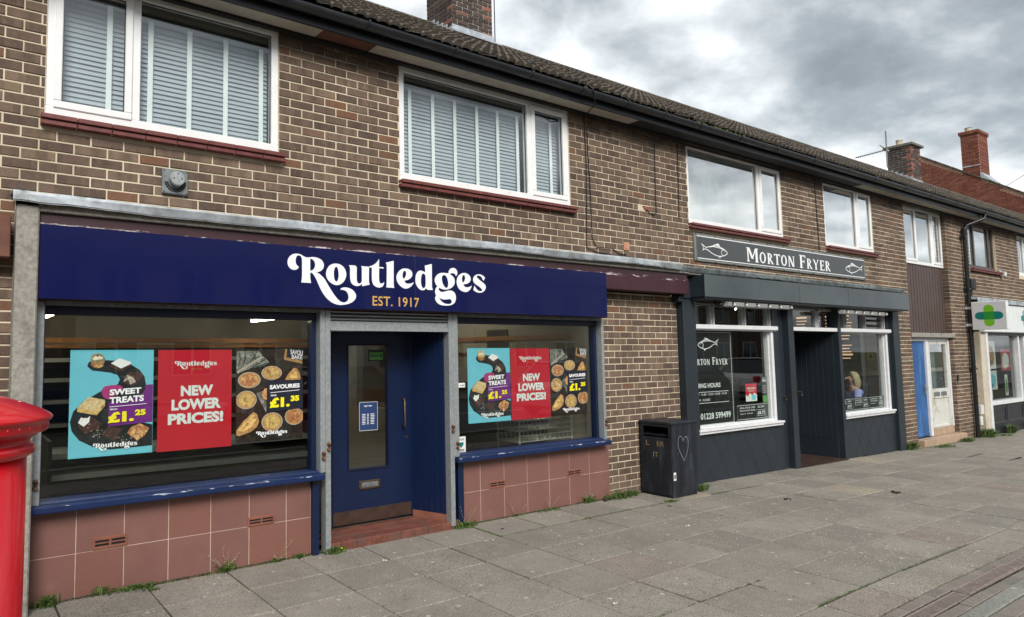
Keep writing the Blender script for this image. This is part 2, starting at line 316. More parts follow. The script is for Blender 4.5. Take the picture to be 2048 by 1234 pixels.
GUTTER = mat('gutter_black', (0.019, 0.021, 0.025), 0.32, var=0.25, vscale=5, col2=(0.05, 0.055, 0.055), c2scale=6, c2lo=0.55, c2hi=0.8)
FASCIA_B = mat('fascia_black', (0.010, 0.012, 0.018), 0.4, var=0.3)
SOFFIT = mat('soffit_board', (0.50, 0.46, 0.39), 0.85, var=0.15, vscale=5, col2=(0.18, 0.16, 0.13), c2scale=5, c2lo=0.58, c2hi=0.8)
SOFFIT_R = mat('soffit_bare', (0.15, 0.065, 0.045), 0.85, var=0.25, vscale=5)
SOFFIT_K = mat('soffit_black', (0.018, 0.018, 0.02), 0.7, var=0.3, vscale=5)
ROOF = cell_mat('roof_tile', (0.105, 0.090, 0.075), 0.22, 0.236, 0.265, 0.0, -0.33, speck=(0.20, 0.17, 0.13), stain=((0.24, 0.21, 0.12), 0.60, 0.5), speckscale=70)
RIDGE = mat('ridge_tile', (0.11, 0.10, 0.08), 0.95, var=0.35, vscale=12, col2=(0.22, 0.22, 0.10), c2scale=5, c2lo=0.55, c2hi=0.7, bump=0.5)
MOSS = mat('moss', (0.10, 0.12, 0.03), 0.95, var=0.5, vscale=40, bump=0.8)
CHIMCAP = mat('chimney_cap', (0.16, 0.15, 0.125), 0.95, var=0.35, vscale=12, bump=0.6)
POT = mat('chimney_pot', (0.45, 0.40, 0.30), 0.85, var=0.2)
CLAD = mat('brown_cladding', (0.085, 0.055, 0.050), 0.5, var=0.12, vscale=4)
BLUE_DOOR = mat('blue_door_bright', (0.024, 0.095, 0.27), 0.5, var=0.25, vscale=6, stretch=(1, 1, 0.2), col2=(0.05, 0.19, 0.46), c2scale=8)
DOOR_W = mat('white_door_dirty', (0.62, 0.62, 0.58), 0.55, var=0.08, col2=(0.34, 0.32, 0.20), c2scale=4.5, c2lo=0.55, c2hi=0.70)
TAN_TILE = mat('tan_tile', (0.42, 0.30, 0.21), 0.6, var=0.15)
RENDER_C = mat('cream_render', (0.56, 0.50, 0.40), 0.9, var=0.12, vscale=5, col2=(0.40, 0.35, 0.26), c2scale=4, c2lo=0.58, c2hi=0.8, bump=0.3)
PH_WHITE = mat('pharmacy_white', (0.74, 0.77, 0.76), 0.35, var=0.06, col2=(0.52, 0.54, 0.52), c2scale=2.5, c2lo=0.6, c2hi=0.85)
PH_BLACK = mat('pharmacy_black', (0.014, 0.016, 0.02), 0.4, var=0.15)
LIME = mat('lime_green', (0.16, 0.45, 0.015), 0.4, var=0.03)
TEAL = mat('teal_green', (0.0, 0.17, 0.15), 0.4, var=0.03)
MIDGR = mat('mid_green', (0.02, 0.25, 0.03), 0.4, var=0.03)
SIGNFACE = mat('sign_face_grey', (0.60, 0.60, 0.62), 0.4, var=0.03)
BIN = mat('bin_black_metal', (0.015, 0.018, 0.026), 0.42, metal=0.2, var=0.4, vscale=8, stretch=(1, 1, 0.25), col2=(0.055, 0.07, 0.09), c2scale=9, c2lo=0.52, c2hi=0.78, bump=0.15)
CHALK = mat('chalk_scratch', (0.22, 0.25, 0.25), 0.9, var=0.1)
GOLDLET = mat('worn_gold', (0.26, 0.20, 0.09), 0.6, var=0.3)
POSTBOX = mat('pillar_red', (0.53, 0.003, 0.009), 0.30, var=0.06, vscale=5, coat=0.4, bump=0.35, bscale=34)
SLAB = cell_mat('paving_slab', (0.285, 0.260, 0.222), 0.18, 0.598, 0.47, 3.65, -0.03, speck=(0.42, 0.40, 0.36), stain=((0.50, 0.48, 0.43), 0.69, 0.6), tintvar=0.05, speckscale=120)
SLAB_PINK = cell_mat('paving_slab_pink', (0.285, 0.245, 0.212), 0.05, 0.598, 0.47, 3.65, -0.03, speck=(0.45, 0.38, 0.33), speckscale=110)
SLAB_PALE = cell_mat('paving_slab_pale', (0.37, 0.32, 0.25), 0.04, 0.598, 0.47, 3.65, -0.03, speck=(0.5, 0.45, 0.38), speckscale=110)
JOINT = mat('slab_joint_dirt', (0.042, 0.038, 0.027), 1.0, var=0.4, vscale=30, col2=(0.075, 0.095, 0.025), c2scale=3, c2lo=0.5, c2hi=0.62, bump=0.8)
PAVER = cell_mat('block_paver', (0.245, 0.222, 0.198), 0.18, 0.2, 0.1, 0, 0, speck=(0.33, 0.29, 0.25), tintvar=0.15, speckscale=160)
KERBC = cell_mat('concrete_edging', (0.25, 0.25, 0.225), 0.06, 0.9, 0.3, 0, 0, speck=(0.42, 0.42, 0.4), speckscale=150)
ASPHALT = mat('asphalt', (0.052, 0.052, 0.054), 0.9, var=0.3, vscale=40, bump=0.6, bscale=200)
LINEW = mat('road_paint', (0.7, 0.7, 0.68), 0.7, var=0.15)
DRAIN = mat('drain_iron', (0.27, 0.215, 0.195), 0.7, metal=0.1, var=0.3, vscale=30)
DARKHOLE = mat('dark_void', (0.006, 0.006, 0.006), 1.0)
GRASS = mat('weed_green', (0.075, 0.125, 0.025), 0.7, var=0.45, vscale=30)
STALK = mat('weed_stalk', (0.22, 0.19, 0.07), 0.8, var=0.3)
PETAL = mat('seed_head', (0.5, 0.45, 0.35), 0.9)
DAND = mat('dandelion_yellow', (0.75, 0.52, 0.02), 0.8)
GUM = mat('white_litter', (0.72, 0.70, 0.64), 0.9)
DIRT = mat('dark_dirt', (0.035, 0.028, 0.018), 0.95, var=0.4, bump=0.8)
GL_SHOP = glass_mat('shop_glass', (0.93, 0.96, 0.94), 2.2)
GL_CHIP = glass_mat('chip_shop_glass', (0.93, 0.96, 0.94), 0.95)
GL_UP = glass_mat('bedroom_glass', (0.95, 0.98, 0.98), 2.6)
GL_UP2 = glass_mat('mirror_like_glass', (0.70, 0.78, 0.76), 5.0, 1.8, dirt=0.34)  # besides dirt, the pale film carries a painted bright sky reflection
GL_PH = glass_mat('pharmacy_glass', (0.82, 0.86, 0.84), 1.2)
BLIND = mat('blind_slat', (0.45, 0.48, 0.52), 0.45, var=0.05)
TAPE = mat('blind_tape', (0.92, 0.94, 0.92), 0.8, var=0.05)
CURTAIN = mat('net_curtain', (0.62, 0.66, 0.62), 0.9, var=0.1, vscale=2)
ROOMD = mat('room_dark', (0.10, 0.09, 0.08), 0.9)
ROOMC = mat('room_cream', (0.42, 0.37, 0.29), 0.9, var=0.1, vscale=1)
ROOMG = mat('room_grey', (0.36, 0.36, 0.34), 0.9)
FLOORD = mat('shop_floor', (0.09, 0.085, 0.08), 0.6)
ORANGE = mat('orange_trim', (0.38, 0.15, 0.04), 0.5)
STEEL = mat('steel_shelf', (0.62, 0.62, 0.60), 0.35, metal=0.5, var=0.1)
DARKUNIT = mat('dark_counter', (0.045, 0.040, 0.036), 0.4)
TUBE = mat('lit_tube', (0.9, 0.88, 0.8), 0.5, emit=(1.0, 0.93, 0.74), estr=9)
MENU = mat('menu_board_lit', (0.02, 0.02, 0.02), 0.5)
MENU_T = mat('menu_text_lit', (0.8, 0.5, 0.3), 0.5, emit=(1.0, 0.62, 0.35), estr=0.3)
YELLOW = mat('warning_yellow', (0.62, 0.50, 0.05), 0.6)
SKIN = mat('skin', (0.50, 0.28, 0.20), 0.55, var=0.08)
SCREEN_D = mat('dark_soffit_strip', (0.012, 0.011, 0.010), 0.8)
HAIR_B = mat('blonde_hair', (0.38, 0.30, 0.19), 0.6, var=0.35, vscale=40, stretch=(1, 1, 0.12))
HAIR_G = mat('grey_hair', (0.30, 0.28, 0.26), 0.6, var=0.2)
LILAC = mat('lilac_fleece', (0.30, 0.32, 0.62), 0.95, var=0.1)
DENIM = mat('dark_denim', (0.03, 0.04, 0.07), 0.9)
DARKCOAT = mat('dark_coat', (0.05, 0.052, 0.058), 0.9)
GREENJ = mat('green_coat', (0.02, 0.06, 0.03), 0.9)
TYRE = mat('tyre_rubber', (0.015, 0.015, 0.015), 0.8)
CARGL = mat('car_glass', (0.015, 0.02, 0.022), 0.05, coat=0.5)
HLIGHT = mat('car_lamp', (0.6, 0.6, 0.62), 0.15)
WHITE_PL = mat('white_plastic', (0.7, 0.7, 0.68), 0.4)
TERRA_PALE = mat('pale_terracotta', (0.50, 0.24, 0.15), 0.8, var=0.2)
WIRE = mat('cable_black', (0.012, 0.011, 0.011), 0.6)
ALU = mat('aerial_metal', (0.22, 0.22, 0.22), 0.5, metal=0.6)

# ---------------------------------------------------------------- mesh helpers
class B:
    """collects shapes for one mesh"""
    def __init__(s): s.v = []; s.f = []
    def box(s, x0, x1, y0, y1, z0, z1):
        b = len(s.v)
        s.v += [(x0,y0,z0),(x1,y0,z0),(x1,y1,z0),(x0,y1,z0),(x0,y0,z1),(x1,y0,z1),(x1,y1,z1),(x0,y1,z1)]
        s.f += [tuple(b+i for i in q) for q in ((0,3,2,1),(4,5,6,7),(0,1,5,4),(1,2,6,5),(2,3,7,6),(3,0,4,7))]; return s
    def cbox(s, x0, x1, y0, y1, z0, z1, c=0.004):
        """box with all edges chamfered"""
        bm = bmesh.new(); bmesh.ops.create_cube(bm, size=1)
        for v in bm.verts: v.co = Vector(((x0+x1)/2+v.co.x*(x1-x0), (y0+y1)/2+v.co.y*(y1-y0), (z0+z1)/2+v.co.z*(z1-z0)))
        c = min(c, (x1-x0)*0.4, (y1-y0)*0.4, (z1-z0)*0.4)
        bmesh.ops.bevel(bm, geom=bm.edges[:], offset=c, segments=1, affect='EDGES', profile=0.5)
        b = len(s.v); bm.verts.index_update()
        s.v += [tuple(v.co) for v in bm.verts]; s.f += [tuple(b+v.index for v in f.verts) for f in bm.faces]; bm.free(); return s
    def prism(s, pts, axis, a0, a1):
        """closed outline pts (2D) extruded along axis 0/1/2 from a0 to a1"""
        n = len(pts); b = len(s.v)
        def mk(p, a):
            return (a, p[0], p[1]) if axis == 0 else ((p[0], a, p[1]) if axis == 1 else (p[0], p[1], a))
        s.v += [mk(p, a0) for p in pts]+[mk(p, a1) for p in pts]
        s.f += [tuple(b+i for i in range(n)), tuple(b+n+i for i in reversed(range(n)))]
        s.f += [(b+(i+1) % n, b+i, b+n+i, b+n+(i+1) % n) for i in range(n)]; return s
    def tube(s, path, r, seg=8, cap=True):
        path = [Vector(p) for p in path]; b0 = len(s.v); n = len(path)
        rr = r if isinstance(r, (list, tuple)) else [r]*n
        up = Vector((0, 0, 1))
        for i, p in enumerate(path):
            t = (path[min(i+1, n-1)]-path[max(i-1, 0)]).normalized()
            u = t.cross(up);
            if u.length < 0.05: u = t.cross(Vector((0, 1, 0)))
            u.normalize(); w = t.cross(u)
            for k in range(seg):
                a = 2*pi*k/seg; s.v.append(tuple(p+(u*cos(a)+w*sin(a))*rr[i]))
        for i in range(n-1):
            for k in range(seg):
                a, c = b0+i*seg+k, b0+i*seg+(k+1) % seg
                s.f.append((a, c, c+seg, a+seg))
        if cap: s.f += [tuple(b0+k for k in reversed(range(seg))), tuple(b0+(n-1)*seg+k for k in range(seg))]
        return s
    def lathe(s, prof, cx, cy, seg=48, z0=0.0):
        b = len(s.v); n = len(prof)
        for r, z in prof:
            for k in range(seg):
                a = 2*pi*k/seg; s.v.append((cx+r*cos(a), cy+r*sin(a), z0+z))
        for i in range(n-1):
            for k in range(seg):
                a, c = b+i*seg+k, b+i*seg+(k+1) % seg
                s.f.append((a, c, c+seg, a+seg))
        s.f += [tuple(b+k for k in reversed(range(seg))), tuple(b+(n-1)*seg+k for k in range(seg))]; return s
    def poly(s, pts):
        b = len(s.v); s.v += [tuple(p) for p in pts]; s.f.append(tuple(range(b, b+len(pts)))); return s
    def ball(s, c, r, seg=12, rings=8):
        b = len(s.v); rx, ry, rz = r if isinstance(r, tuple) else (r, r, r)
        for i in range(rings+1):
            th = pi*i/rings
            for k in range(seg):
                a = 2*pi*k/seg; s.v.append((c[0]+rx*sin(th)*cos(a), c[1]+ry*sin(th)*sin(a), c[2]+rz*cos(th)))
        for i in range(rings):
            for k in range(seg):
                a, d = b+i*seg+k, b+i*seg+(k+1) % seg
                s.f.append((a, a+seg, d+seg, d))
        return s
    def mesh(s, name, m, off=(0, 0, 0), smooth=False):
        me = bpy.data.meshes.new(name)
        me.from_pydata([(v[0]-off[0], v[1]-off[1], v[2]-off[2]) for v in s.v], [], s.f); me.update()
        if m: me.materials.append(m)
        if smooth: me.polygons.foreach_set('use_smooth', [True]*len(me.polygons))
        return me
WL = {}     # world position of every object made here
def link(name, data, parent=None, loc=(0, 0, 0), **props):
    o = bpy.data.objects.new(name, data); COL.objects.link(o)
    WL[o.name] = Vector(loc)
    if parent: o.parent = parent; o.location = Vector(loc)-WL[parent.name]
    else: o.location = loc
    for k, v in props.items(): o[k] = v
    return o
def thing(name, label, cat, loc=(0, 0, 0), group=None):
    o = link(name, None, None, loc); o.empty_display_size = 0.2
    o['label'] = label; o['category'] = cat
    if group: o['group'] = group
    return o
def part(name, b, m, parent, smooth=False, label=None, kind=None):
    """b in world coordinates; the part's origin sits at its parent's"""
    off = WL[parent.name] if parent else Vector((0, 0, 0))
    o = link(name, b.mesh(name, m, off, smooth), parent, off)
    if label: o['label'] = label
    if kind: o['kind'] = kind
    return o
def whole(name, b, m, label, cat, group=None, smooth=False, loc=None):
    loc = Vector(loc) if loc else Vector(b.v[0])
    o = link(name, b.mesh(name, m, loc, smooth), None, loc); o['label'] = label; o['category'] = cat
    if group: o['group'] = group
    return o
def setting(name, b, m, loc=(0, 0, 0), kind='structure'):
    o = link(name, b.mesh(name, m, loc), None, loc); o['kind'] = kind; return o

# flat artwork: plane with origin O, right U, up V, outward Nn
class Flat:
    def __init__(s, O, U=(1, 0, 0), V=(0, 0, 1)):
        s.O, s.U, s.V = Vector(O), Vector(U), Vector(V); s.n = s.U.cross(s.V).normalized(); s.lay = 0.0
    def p(s, u, v, d): return tuple(s.O+s.U*u+s.V*v+s.n*d)
    def step(s, d=0.0004): s.lay += d; return s.lay
    def fill(s, b, loops, d):
        loops = [[Vector((x, y, 0)) for x, y in l] for l in loops]
        flat = [p for l in loops for p in l]; base = len(b.v)
        b.v += [s.p(p.x, p.y, d) for p in flat]
        for t in geometry.tessellate_polygon(loops):
            a, c, e_ = (flat[i] for i in t)
            if (c-a).cross(e_-a).z < 0: t = (t[0], t[2], t[1])
            b.f.append(tuple(base+i for i in t))
    def poly(s, name, pts, m, parent, holes=[], **k):
        b = B(); s.fill(b, [pts]+holes, s.step()); return part(name, b, m, parent, **k)
def smooth_loop(l, sub=3):
    out = []; n = len(l)
    for i in range(n):
        p0, p1, p2, p3 = l[i-1], l[i], l[(i+1) % n], l[(i+2) % n]
        a = Vector(p1[:2]); c = Vector(p2[:2]); d = (c-a).length
        t1 = Vector((0, 0)) if len(p1) > 2 else (c-Vector(p0[:2]))/2
        t2 = Vector((0, 0)) if len(p2) > 2 else (Vector(p3[:2])-a)/2
        if len(p1) > 2: t1 = (c-a)*0.9
        if len(p2) > 2: t2 = (c-a)*0.9
        for t in (t1, t2):
            if t.length > 1.3*d: t *= 1.3*d/t.length
        for k in range(sub):
            u = k/sub; q = a*(2*u**3-3*u*u+1)+t1*(u**3-2*u*u+u)+c*(-2*u**3+3*u*u)+t2*(u**3-u*u)
            out.append((q.x, q.y))
    return out
def ell(cx, cy, rx, ry, n=24, a0=0.0, a1=2*pi, rot=0.0):
    out = []
    for i in range(n):
        a = a0+(a1-a0)*i/(n if abs(a1-a0-2*pi) < 1e-6 else n-1)
        x, y = rx*cos(a), ry*sin(a); out.append((cx+x*cos(rot)-y*sin(rot), cy+x*sin(rot)+y*cos(rot)))
    return out
def ribbon(F, b, pts, w, d, closed=False):
    """a stroke of width w along pts"""
    n = len(pts); L, R_ = [], []
    for i in range(n):
        a = Vector(pts[i-1] if (i > 0 or closed) else pts[i]); c = Vector(pts[(i+1) % n] if (i < n-1 or closed) else pts[i])
        t = (c-a).normalized(); nn = Vector((-t.y, t.x))*w/2; p = Vector(pts[i]); L.append(p+nn); R_.append(p-nn)
    m = n if closed else n-1
    base = len(b.v); b.v += [F.p(q.x, q.y, d) for q in L]+[F.p(q.x, q.y, d) for q in R_]
    for i in range(m):
        j = (i+1) % n; b.f.append((base+n+i, base+n+j, base+j, base+i))
TXT = {}
def text_pts(body, bold=0.0, space=1.0, shear=0.0):
    key = (body, bold, space, shear)
    if key not in TXT:
        cu = bpy.data.curves.new('t', 'FONT'); cu.body = body; cu.size = 1.0; cu.offset = bold; cu.space_character = space; cu.shear = shear
        cu.resolution_u = 3; cu.fill_mode = 'FRONT'
        o = bpy.data.objects.new('t', cu); me = bpy.data.meshes.new_from_object(o)
        vs_ = [tuple(v.co) for v in me.vertices]; fs = [tuple(p.vertices) for p in me.polygons]
        bpy.data.objects.remove(o); bpy.data.curves.remove(cu); bpy.data.meshes.remove(me)
        x0 = min(v[0] for v in vs_); x1 = max(v[0] for v in vs_); y0 = min(v[1] for v in vs_); y1 = max(v[1] for v in vs_)
        TXT[key] = ([((v[0]-x0)/(x1-x0), (v[1]-y0)/(y1-y0)) for v in vs_], fs)
    return TXT[key]
def text(F, b, body, u0, v0, u1, v1, bold=0.0, space=1.0, d=None, tilt=0.0, shear=0.0):
    """lettering fitted to the box u0..u1 x v0..v1"""
    vs_, fs = text_pts(body, bold, space, shear); base = len(b.v); d = F.lay if d is None else d
    b.v += [F.p(u0+(u1-u0)*x, v0+(v1-v0)*y+tilt*(u0+(u1-u0)*x-u0), d) for x, y in vs_]
    for f in fs:
        p = [vs_[i] for i in f[:3]]; cr = (p[1][0]-p[0][0])*(p[2][1]-p[0][1])-(p[1][1]-p[0][1])*(p[2][0]-p[0][0])
        b.f.append(tuple(base+i for i in (f if cr > 0 else reversed(f))))
# slope of the ground along the street
def gz(x): return 0.0 if x < 6 else (-0.0155*(x-6) if x < 20 else -0.217)
GLY = {
'R':[[(.0789,.3289,1),(.0707,.3154),(.0564,.3058),(.0351,.3011),(.0114,.3053),(-.0098,.3212),(-.0225,.3462),(-.023,.372),(-.0123,.3986),(.0089,.4209),(.0349,.4332),(.0659,.4368),(.0946,.4323),(.1187,.421),(.1429,.4131),(.1721,.4138),(.2014,.4189),(.2359,.4183),(.2705,.4096),(.2979,.3915),(.3103,.3634),(.3077,.3366),(.2902,.3133),(.2653,.2994),(.2406,.2936,1),(.2653,.2831),(.2951,.2626),(.32,.2374),(.345,.2009),(.3751,.1578),(.4003,.1232),(.4307,.0887),(.4612,.063),(.4921,.0515),(.5179,.0537),(.5388,.068),(.5483,.0909),(.5469,.1134),(.5366,.1356),(.5185,.1506),(.4926,.1576),(.4709,.1567,1),(.472,.1666),(.4927,.1774),(.5238,.1802),(.5603,.1742),(.5944,.1584),(.6179,.1322),(.6247,.1074),(.615,.082),(.5858,.056),(.5438,.0388),(.4971,.0301),(.4559,.0279),(.4101,.0367),(.3697,.0554),(.3346,.0829),(.3022,.1192),(.275,.1622),(.2552,.2009),(.2356,.2395),(.2159,.2693),(.2013,.2838),(.1876,.2887,1),(.1827,.2806),(.1831,.2455),(.1865,.2194),(.1914,.2013,1),(.0995,.2011,1),(.1052,.2326),(.1072,.2762),(.1067,.3808),(.1043,.4025),(.0946,.4192),(.0802,.4234),(.0635,.4192),(.053,.4032),(.0492,.3769),(.0526,.3554),(.0636,.3388)],[(.1828,.4044,1),(.2038,.3984),(.221,.3819),(.2284,.3581),(.2234,.3336),(.2086,.3128),(.1827,.3025,1)]],
'o':[[(.3302,.2868),(.3403,.3252),(.3656,.3581),(.3987,.3745),(.4293,.3788),(.4679,.3736),(.504,.351),(.5246,.3138),(.527,.2799),(.5112,.2406),(.48,.2097),(.4413,.1957),(.4056,.1994),(.3652,.2197),(.3401,.2495)],[(.4292,.3509),(.4164,.3411),(.4071,.3113),(.406,.2844),(.4109,.2488),(.421,.2301),(.4313,.2266),(.4425,.2348),(.4519,.269),(.4521,.296),(.4461,.3317),(.4394,.3448)]],
'u':[[(.5529,.3731,1),(.6137,.3737),(.6308,.3642),(.6331,.341),(.6317,.2733),(.6349,.2397),(.6446,.2233),(.6568,.2196),(.6742,.2268),(.6832,.2421,1),(.684,.3441),(.6826,.361),(.6768,.3734,1),(.7586,.3722,1),(.7565,.2459),(.7589,.2289),(.7653,.2151,1),(.6853,.1977,1),(.6855,.221,1),(.6666,.2053),(.637,.1967),(.6028,.2023),(.5786,.22),(.5676,.2488),(.5645,.2948),(.5657,.3369),(.5625,.3578)]],
't':[[(.7612,.3766,1),(.7931,.386),(.8237,.4043),(.8469,.4253),(.8599,.4456,1),(.8645,.4451,1),(.8628,.3774,1),(.9122,.377,1),(.9105,.3652,1),(.8632,.3658,1),(.8623,.2772),(.8655,.2471),(.8756,.2325),(.8936,.2321),(.9092,.2398),(.916,.2475,1),(.9132,.2279),(.9011,.2078),(.8804,.197),(.8573,.1942),(.8268,.2001),(.8016,.2182),(.7893,.2475),(.7861,.2859),(.7878,.3624,1),(.7611,.3693,1)]],
'l':[[(.9345,.4202,1),(1.0201,.4426,1),(1.0184,.2243),(1.0244,.1983,1),(.9372,.1987,1),(.9411,.2292),(.9446,.3947)]],
'e':[[(1.1334,.2704,1),(1.1686,.2767),(1.2014,.293),(1.2225,.3187),(1.225,.3411),(1.2106,.3648),(1.1809,.3786),(1.143,.3808),(1.1053,.3718),(1.073,.3478),(1.0513,.3136),(1.0482,.2827),(1.061,.2482),(1.0873,.221),(1.1191,.2026),(1.1512,.1975),(1.1838,.2056),(1.2167,.2271),(1.2334,.2479),(1.238,.2606,1),(1.2116,.2491),(1.1789,.2439),(1.152,.2484)],[(1.1374,.3591),(1.1238,.3486),(1.1165,.3261),(1.1177,.2996),(1.1283,.2878),(1.1419,.2987),(1.153,.3193),(1.1544,.3415),(1.1481,.3554)]],
'd':[[(1.3655,.4204,1),(1.4503,.4425,1),(1.4481,.2339),(1.4514,.2153),(1.4589,.199,1),(1.4018,.1973),(1.3875,.2041),(1.3764,.2119,1),(1.3633,.1969),(1.3376,.1908),(1.3097,.1966),(1.2822,.2179),(1.2625,.2497),(1.258,.2822),(1.2637,.3235),(1.2818,.3554),(1.3075,.3705),(1.3329,.3708),(1.3584,.364),(1.3712,.3577,1),(1.3716,.3834),(1.3694,.404)],[(1.3479,.3456),(1.3324,.3356),(1.3231,.3021),(1.3219,.2609),(1.3296,.2283),(1.3456,.2105),(1.361,.2153),(1.3726,.2345),(1.3751,.2883),(1.3732,.3296),(1.3606,.3434)]],
'g':[[(1.6467,.3652,1),(1.6509,.3875),(1.6703,.41),(1.7004,.4203),(1.7303,.4158),(1.7518,.3956),(1.7556,.3723),(1.7481,.3548),(1.7353,.3446,1),(1.729,.358),(1.7129,.3677),(1.6911,.3695),(1.672,.3641),(1.6627,.3576,1),(1.6906,.3452),(1.7146,.323),(1.722,.2893),(1.7132,.2591),(1.6882,.2345),(1.6554,.2182),(1.6176,.2102),(1.5856,.2088),(1.5538,.2157),(1.5328,.2232,1),(1.5263,.2124),(1.5349,.1961),(1.5585,.1853),(1.5905,.1879),(1.6281,.1988),(1.6659,.203),(1.6983,.1968),(1.7223,.1765),(1.7326,.1493),(1.7303,.1195),(1.7177,.0914),(1.6847,.0692),(1.6413,.0594),(1.5825,.0584),(1.5403,.0646),(1.509,.0802),(1.4885,.1024),(1.4821,.1272),(1.4945,.1476,1),(1.487,.1648),(1.4833,.1897),(1.4932,.2172),(1.5094,.2367,1),(1.4914,.2568),(1.4804,.2855),(1.4845,.3107),(1.5034,.3369),(1.5354,.3576),(1.5781,.3663),(1.6208,.3654)],[(1.5883,.3458),(1.5694,.3321),(1.5662,.3025),(1.576,.2651),(1.5968,.2366),(1.6179,.225),(1.6343,.2363),(1.6413,.2641),(1.6356,.3019),(1.6228,.3308),(1.6043,.3446)],[(1.531,.1311,1),(1.5572,.1195),(1.589,.1144),(1.6265,.1178),(1.6588,.1211),(1.6774,.1091),(1.6797,.0923),(1.6632,.0769),(1.6309,.0738),(1.5989,.0769),(1.5672,.0906),(1.5438,.1107)]],
'e2':[[(1.8262,.2697,1),(1.8653,.275),(1.8993,.2896),(1.9184,.3123),(1.9191,.3383),(1.9011,.3633),(1.8678,.3779),(1.8371,.38),(1.8008,.3706),(1.7672,.3473),(1.7472,.312),(1.7448,.2777),(1.7566,.2441),(1.7807,.2174),(1.8135,.2017),(1.8523,.196),(1.886,.2048),(1.9147,.2276),(1.9323,.2566),(1.9341,.2619,1),(1.9039,.2488),(1.8701,.2429),(1.8424,.2502)],[(1.8327,.3595),(1.8169,.3457),(1.8107,.3196),(1.8157,.2941),(1.8238,.2867),(1.838,.2995),(1.8498,.3259),(1.8459,.3516)]],
's':[[(2.0867,.3174,1),(2.1056,.3475,1),(2.0839,.3648),(2.0495,.376),(2.015,.3763),(1.9805,.3656),(1.9572,.3447),(1.9508,.3183),(1.9615,.2927),(1.9895,.2745),(2.0234,.2587),(2.0517,.2403),(2.0646,.2256),(2.0568,.2143),(2.0337,.2124),(2.0053,.223),(1.983,.2437),(1.9693,.2648,1),(1.9513,.2249,1),(1.9652,.2125),(1.999,.1996),(2.0391,.1969),(2.0797,.2087),(2.1065,.234),(2.1131,.2607),(2.102,.2821),(2.065,.3045),(2.0309,.3246),(2.0056,.343),(1.9973,.3565),(2.0119,.3643),(2.0377,.3622),(2.0604,.3503),(2.0771,.3248)]]}
# ================================================================ GROUND
b = B()
xs = [-60, 0, 6, 20, 400]
for a, c in zip(xs[:-1], xs[1:]): b.poly([(a, -400, gz(a)-0.075), (c, -400, gz(c)-0.075), (c, 300, gz(c)-0.075), (a, 300, gz(a)-0.075)])
setting('ground', b, JOINT)
PX, PY = 0.598, 0.47
rows = [-0.03-PY*j for j in range(7)]+[-3.13]
def slab_mesh(w, d, gap=0.0062):
    bb = B(); bb.cbox(gap, w-gap, -d+gap, -gap, -0.05, 0.0, 0.004); return bb.mesh('paving_slab', None)
pav = B()
for a, c in zip(xs[:-1], xs[1:]):
    if c <= 20: pav.poly([(a, -3.128, gz(a)-0.012), (c, -3.128, gz(c)-0.012), (c, 0.05, gz(c)-0.012), (a, 0.05, gz(a)-0.012)])
pav.poly([(20, -3.128, gz(20)-0.012), (60, -3.128, gz(20)-0.012), (60, 0.05, gz(20)-0.012), (20, 0.05, gz(20)-0.012)])
pavement = setting('pavement', pav, JOINT)
sm = {}
def get_slab(d, m, cache={}):
    k = (round(d, 3), m.name)
    if k not in cache:
        me = slab_mesh(PX, d); me.materials.append(m); cache[k] = me
    return cache[k]
special = {(9, 2): SLAB_PALE, (1, 3): SLAB_PINK, (2, 6): SLAB_PINK, (12, 4): SLAB_PINK, (14, 0): SLAB_PALE, (4, 1): SLAB, (6, 5): SLAB_PINK}
rs = random.Random(3)
far = B()
for j in range(7):
    y1, y0 = rows[j], rows[j+1]; d = y1-y0
    for i in range(-9, 90):
        x = 3.65+PX*i
        if i > 30:
            far.box(x+.006, x+PX-.006, y0+.006, y1-.006, gz(x)-0.06, gz(x)+rs.uniform(-.002, .002)); continue
        o = link('paving_slab', get_slab(d, special.get((i, j), SLAB)), pavement, (x, y1, gz(x)+rs.uniform(-.0035, .0035)))
        o.rotation_euler = (rs.uniform(-.004, .004), (0.0155 if 6 <= x < 20 else 0)+rs.uniform(-.003, .003), 0)
part('distant_paving_slabs', far, SLAB, pavement, kind='stuff')
# strip of sand against the buildings
b = B()
for a, c in zip([-3, 6, 20], [6, 20, 60]): b.poly([(a, -0.034, gz(a)-0.008), (c, -0.034, gz(c)-0.008), (c, 0.6, gz(c)-0.008), (a, 0.6, gz(a)-0.008)])
# block paving and drain
bp_ = B()
for a, c in zip([-4, 6, 20], [6, 20, 60]): bp_.poly([(a, -5.6, gz(a)-0.010), (c, -5.6, gz(c)-0.010), (c, -3.13, gz(c)-0.010), (a, -3.13, gz(a)-0.010)])
paving = setting('block_paving', bp_, JOINT)
pm = B(); pm.cbox(.003, .197, -.097, -.003, -0.05, 0.0, 0.004); pmesh = pm.mesh('paver', PAVER)
pm = B(); pm.cbox(.003, .197, -.072, -.003, -0.05, 0.0, 0.004); pmesh2 = pm.mesh('paver', PAVER)
farp = B()
def paver(x, y, me, w):
    if 3.6 < x < 10.5 and y > -4.05:
        o = link('paver', me, paving, (x, y, gz(x)+rs.uniform(-.003, .003))); o.rotation_euler = (rs.uniform(-.01, .01), 0.0155 if x >= 6 else 0, 0)
    else: farp.box(x+.003, x+.197, y-w+.003, y-.003, gz(x)-.05, gz(x)+rs.uniform(-.003, .003))
x = -3.0
while x < 30: paver(x, -3.132, pmesh2, .075); x += .2
x = -3.0
while x < 30: paver(x, -3.318, pmesh2, .075); x += .2
for r_ in range(9):
    x = -3.0+(.1 if r_ % 2 else 0)
    while x < 22: paver(x, -3.50-.1*r_, pmesh, .1); x += .2
part('pavers_beyond', farp, PAVER, paving, kind='stuff')
x = -3.0
